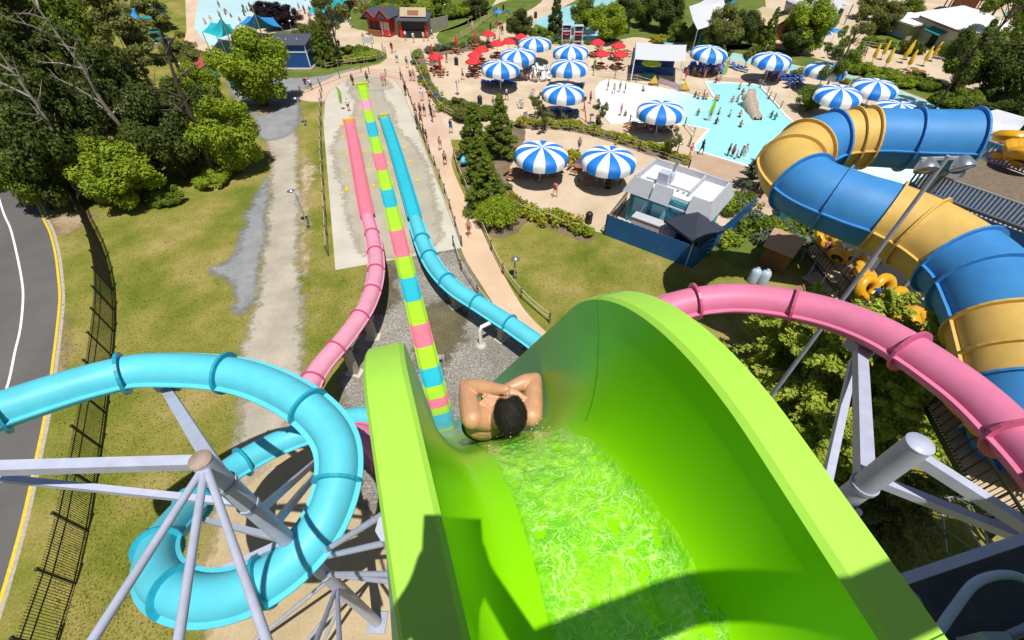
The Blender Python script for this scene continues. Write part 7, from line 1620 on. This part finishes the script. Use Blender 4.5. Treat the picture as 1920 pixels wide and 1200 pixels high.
cap(mb, [sl, sl.lerp(el,.35)+Vector((0,0,.004)), sl.lerp(el,.75), el], [.066,.062,.052,.043]); cap(mb, [sr, sr.lerp(er,.35), sr.lerp(er,.75), er], [.066,.062,.052,.043])
cap(mb, [el, el.lerp(wl,.3)+Vector((0,0,.006)), el.lerp(wl,.75), wl], [.042,.050,.037,.029]); cap(mb, [er, er.lerp(wr,.3)+Vector((0,0,.006)), er.lerp(wr,.75), wr], [.042,.050,.037,.029])
def hand(w, tip, up, side):                                     # palm, four curled fingers, thumb at the side
    d = (tip-w); L_ = d.length; d.normalize(); up = (up-d*up.dot(d)).normalized(); sd_ = d.cross(up)*side
    for k in range(4): o = sd_*(-.027+.018*k); cap(mb, [w+o*.55, w+d*.05+o*.85, w+d*.092+o], [.016,.017,.0135], 8)
    for k, (ln, r) in enumerate(((.062,.0078),(.076,.0084),(.072,.0084),(.064,.008))):
        o = sd_*(-.030+.0205*k); a = w+d*.088+o; cap(mb, [a, a+d*ln*.5+up*.005, a+d*ln*.82-up*.006, a+d*ln-up*.016], [r*1.12, r*1.05, r, r*.82], 8)
    a = w+d*.025+sd_*.024; cap(mb, [a, a+d*.035+sd_*.022, a+d*.065+sd_*.028-up*.006], [.0135,.0112,.0085], 8)
hand(wl, J(985,757,2.54), cam2w(0,.6,-1)-Vector((0,0,0))-cam2w(0,0,0), 1); hand(wr, J(897,774,2.53), cam2w(0,.6,-1)-cam2w(0,0,0), 1)
# neck and head, seen from the crown; the face looks down the slope
hc = J(957,777,2.34); cx_, cy_, cz_ = (cam2w(1,0,0)-cam2w(0,0,0)), (cam2w(0,1,0)-cam2w(0,0,0)), (cam2w(0,0,1)-cam2w(0,0,0))
cap(mb, [tc_+cz_*.02, tc_.lerp(hc,.5)-cy_*.01, hc+cz_*.06], [.075,.058,.055])
def ell(c, ax3, rr, n=22, k=14):
    V = []; 
    for i in range(k+1):
        for j in range(n):
            a, b_ = math.pi*i/k, 2*math.pi*j/n; v = (math.sin(a)*math.cos(b_)+1e-4*math.cos(b_), math.sin(a)*math.sin(b_)+1e-4*math.sin(b_), math.cos(a)); V.append(c + ax3[0]*v[0]*rr[0] + ax3[1]*v[1]*rr[1] + ax3[2]*v[2]*rr[2])
    mb.add(V, [(i*n+j, i*n+(j+1) % n, (i+1)*n+(j+1) % n, (i+1)*n+j) for i in range(k) for j in range(n)], True)
yaw = -.16; fx = cx_*math.cos(yaw)-cy_*math.sin(yaw)*-1; fy = (cy_*math.cos(yaw)+cx_*math.sin(yaw)).normalized(); fx = fy.cross(cz_).normalized()
A3 = (fx, fy, cz_)
ell(hc, A3, (.077,.100,.105)); ell(hc+fy*.022+cz_*.075, A3, (.062,.072,.075)); ell(hc+fy*.045+cz_*.125, A3, (.038,.040,.035))
ell(hc+fy*.098+cz_*.062, A3, (.013,.022,.026)); ell(hc+fy*.080+cz_*.028, A3, (.052,.018,.014)); ell(hc+fy*.082+cz_*.108, A3, (.024,.012,.010))
for s_ in (-1, 1): ell(hc+fx*s_*.080-fy*.002+cz_*.055, A3, (.011,.024,.034)); ell(hc+fx*s_*.032+fy*.086+cz_*.045, A3, (.014,.010,.010))
# legs reach down the chute, feet together
for sg in (-1, 1):
    h_, k_, a_, t_ = along(.62, .05+sg*.085, .11), along(1.05, .05+sg*.085, .13), along(1.48, .05+sg*.06, .085), along(1.60, .05+sg*.06, .16)
    cap(mb, [h_, h_.lerp(k_,.5), k_], [.088,.074,.056]); cap(mb, [k_, k_.lerp(a_,.3), k_.lerp(a_,.75), a_], [.054,.054,.038,.034]); cap(mb, [a_, t_], [.036,.026])
rid = thing('person', TO, 'bare backed dark haired rider with crossed arms dropping down the green chute', 'person')
M['riderskin'] = mat('rider_skin', (.56,.295,.17), .36, .13, scale=11, bump=.12, bscale=160, spec=.5)
bm_ = fuse(mb, .0055, 'body', M['riderskin']); bm_.transform(Matrix.Translation(-TO)); addmesh('body', bm_, rid)
# swimming shorts and cropped hair follow the body surface
loc = lambda v: v+TO
c58, dirb = along(.58, .05, .11), (along(.7, .05, .11)-along(.5, .05, .11)).normalized()
shm = shell(bm_, lambda f: -.10 < (loc(f.center)-c58).dot(dirb) < .36, .012, 'shorts'); shm.materials.append(CLO['navy']); addmesh('shorts', shm, rid)
def hairsel(f):
    p = loc(f.center)-hc; x, y, z = p.dot(fx), p.dot(fy), p.dot(cz_)
    if p.length > .16: return False
    line = .092 - .35*max(0, z+.02) - .004*math.sin(x*60+1)
    return y < line and (z < .035 or (y < -.025 and z < .085 and abs(x) < .07)) and not (abs(x) > .072 and z > .015)
hm = shell(bm_, hairsel, .006, 'hair'); 
hb = HAIR.copy(); hb.name = 'cropped_hair'; nt = hb.node_tree; bsd = nt.nodes['Principled BSDF']; bsd.inputs['Roughness'].default_value = .5
for v in hm.vertices: v.co += v.normal*(noise.noise(v.co*220)*.0028)
tcn = nt.nodes.new('ShaderNodeTexCoord'); nz = nt.nodes.new('ShaderNodeTexNoise'); nz.inputs['Scale'].default_value = 330; nz.inputs['Detail'].default_value = 3; nt.links.new(tcn.outputs['Object'], nz.inputs['Vector']); bu = nt.nodes.new('ShaderNodeBump'); bu.inputs['Strength'].default_value = 1; bu.inputs['Distance'].default_value = .006; nt.links.new(nz.outputs[0], bu.inputs['Height']); nt.links.new(bu.outputs[0], bsd.inputs['Normal'])
hm.materials.append(hb); ho = addmesh('hair', hm, rid)
sv = []                                                          # short hair tufts
g = np.random.default_rng(4); pol = list(hm.polygons)
for i in range(5200):
    f = pol[int(g.integers(0, len(pol)))]; p = f.center; n = (f.normal + Vector(g.normal(size=3)*.45)).normalized(); a = n.cross(Vector(g.normal(size=3))).normalized(); l = .006+.007*g.random()
    sv += [p-a*.0009, p+a*.0009, p+n*l+a*.0003, p+n*l-a*.0003]
addmesh('hair_strands', leafmesh('hair_strands', np.array([tuple(v) for v in sv]), hb), ho)
# ---- photographer on the start ledge behind the camera, and the grab bar over the chute
f0_ = Vector((0, -.50, H-F0+.30)); ph_ = thing('person', f0_, 'person in red shorts sitting at the chute entrance holding up a phone', 'person', rz=AZ*-1*0+math.pi)
JJ = joints('sit'); sc1 = 1.0
def tl(v): v = Vector(v)-f0_; return (-v.x, -v.y, v.z)
for s_, x in (('L',1),('R',-1)):
    e_ = Vector((x*.20*-1, -.26, -.22)); hnd = Vector((x*.055*-1, -.05, -.03))
    JJ['wri'+s_] = (*tl(Vector((0,0,H))+Vector((x*-.07,-.10,-.05))), .03); JJ['han'+s_] = (*tl(Vector((0,0,H))+Vector((x*-.05,-.035,-.01))), .03); JJ['elb'+s_] = (*tl(Vector((0,0,H))+Vector((x*-.24,-.30,-.22))), .042)
for k_, dy in dict(waist=-.05, chest=-.16, neck=-.26, head=-.34, crown=-.38, shoL=-.20, shoR=-.20).items(): JJ[k_] = (JJ[k_][0], JJ[k_][1]+dy, JJ[k_][2]-.04, JJ[k_][3])
for k_ in list(JJ):
    if k_[:3] not in ('wri','han','elb'): JJ[k_] = (JJ[k_][0], JJ[k_][1], JJ[k_][2]*sc1, JJ[k_][3])
bmesh_ = skin_mesh(JJ, BON, 2); bmesh_.materials.append(SKIN[1]); addmesh('body', bmesh_, ph_)
lb = [nearest_bone(f.center, JJ) for f in bmesh_.polygons]
s5 = shell(bmesh_, lambda f: lb[f.index][0] in (('pelvis','hipL'),('pelvis','hipR')) or (lb[f.index][0] in (('hipL','kneL'),('hipR','kneR')) and lb[f.index][1] < .65), .014, 'shorts'); s5.materials.append(CLO['red']); addmesh('shorts', s5, ph_)
h5 = shell(bmesh_, lambda f: lb[f.index][0] == ('head','crown') or (lb[f.index][0] == ('neck','head') and f.center.y > 0 and lb[f.index][1] > .6), .014, 'hair'); h5.materials.append(HAIR); addmesh('hair', h5, ph_)
st_ = thing('starting_bench', f0_+Vector((0,0,-.35)), 'low green starting bench across the chute entrance', 'bench'); MB().box((0,-.02,.60), (.5,.32,.12)).build('seat_pad', M['chute'], st_)
for l in (-.2,.2): MB().box((l,-.02,.27), (.06,.26,.54)).build('leg', M['steeld'], st_)
pf = cam2w(0,0,-.02); t = thing('phone', pf, 'black phone held up at the chute entrance', 'phone'); Qm = Matrix((cx_, cy_, cz_)).transposed(); MB().box((0,0,0), (.15,.075,.008), M=Qm).build('case', M['blackm'], t); MB().box(tuple(-cz_*.0048), (.14,.068,.001), M=Qm).build('screen', M['lens'], t)
gb = thing('grab_bar', SL(-.55, .95, 1.9), 'green grab bar arching over the chute entrance', 'grab bar')
zb = .36; MB().bar(SL(-.50,-.28,-zb), SL(-.50,.98,-zb), .10, .06).build('crossbar', M['chute'], gb, True)
for l in (-.62, .95): MB().tube([SL(-.50, l, 2.6), SL(-.50, l, -zb)], .05, 10).build('upright', M['chute'], gb, True)
MB().bar(SL(-.50,-.66,-zb), SL(-.50,-.28,-zb), .08, .08).build('joint_piece', M['chute'], gb, True)
q = SL(-1.9, 0, 1.44); t = thing('start_ledge', q, 'grey steel start ledge behind the chute entrance', 'ledge'); Qs = Matrix((WV, DV, Vector((0,0,1)))).transposed()
MB().box((0,0,-.05), (2.2,1.2,.1), M=Qs).build('floor', M['steeld'], t)
for l in (-1.0, 1.0): MB().tube([WV*l+Vector((0,0,-.1)), WV*l+Vector((0,0,-q.z))], .12, 10).build('column', M['steeld'], t)
rf = thing('tower_roof', (14, -3.2, 0), 'grey sheet roof of the launch tower above the platform', 'roof'); MB().box((0,0,H+2.3), (23,5.8,.16)).build('roof_sheet', M['steeld'], rf)
for x in (-10.5, 0, 10.5): MB().tube([(x,-2.6,0),(x,-2.6,H+2.2)], .2, 10).build('column', M['steeld'], rf)
for o in list(bpy.data.objects):
    if o.type == 'MESH' and not o.data.polygons: print('EMPTY', o.name)
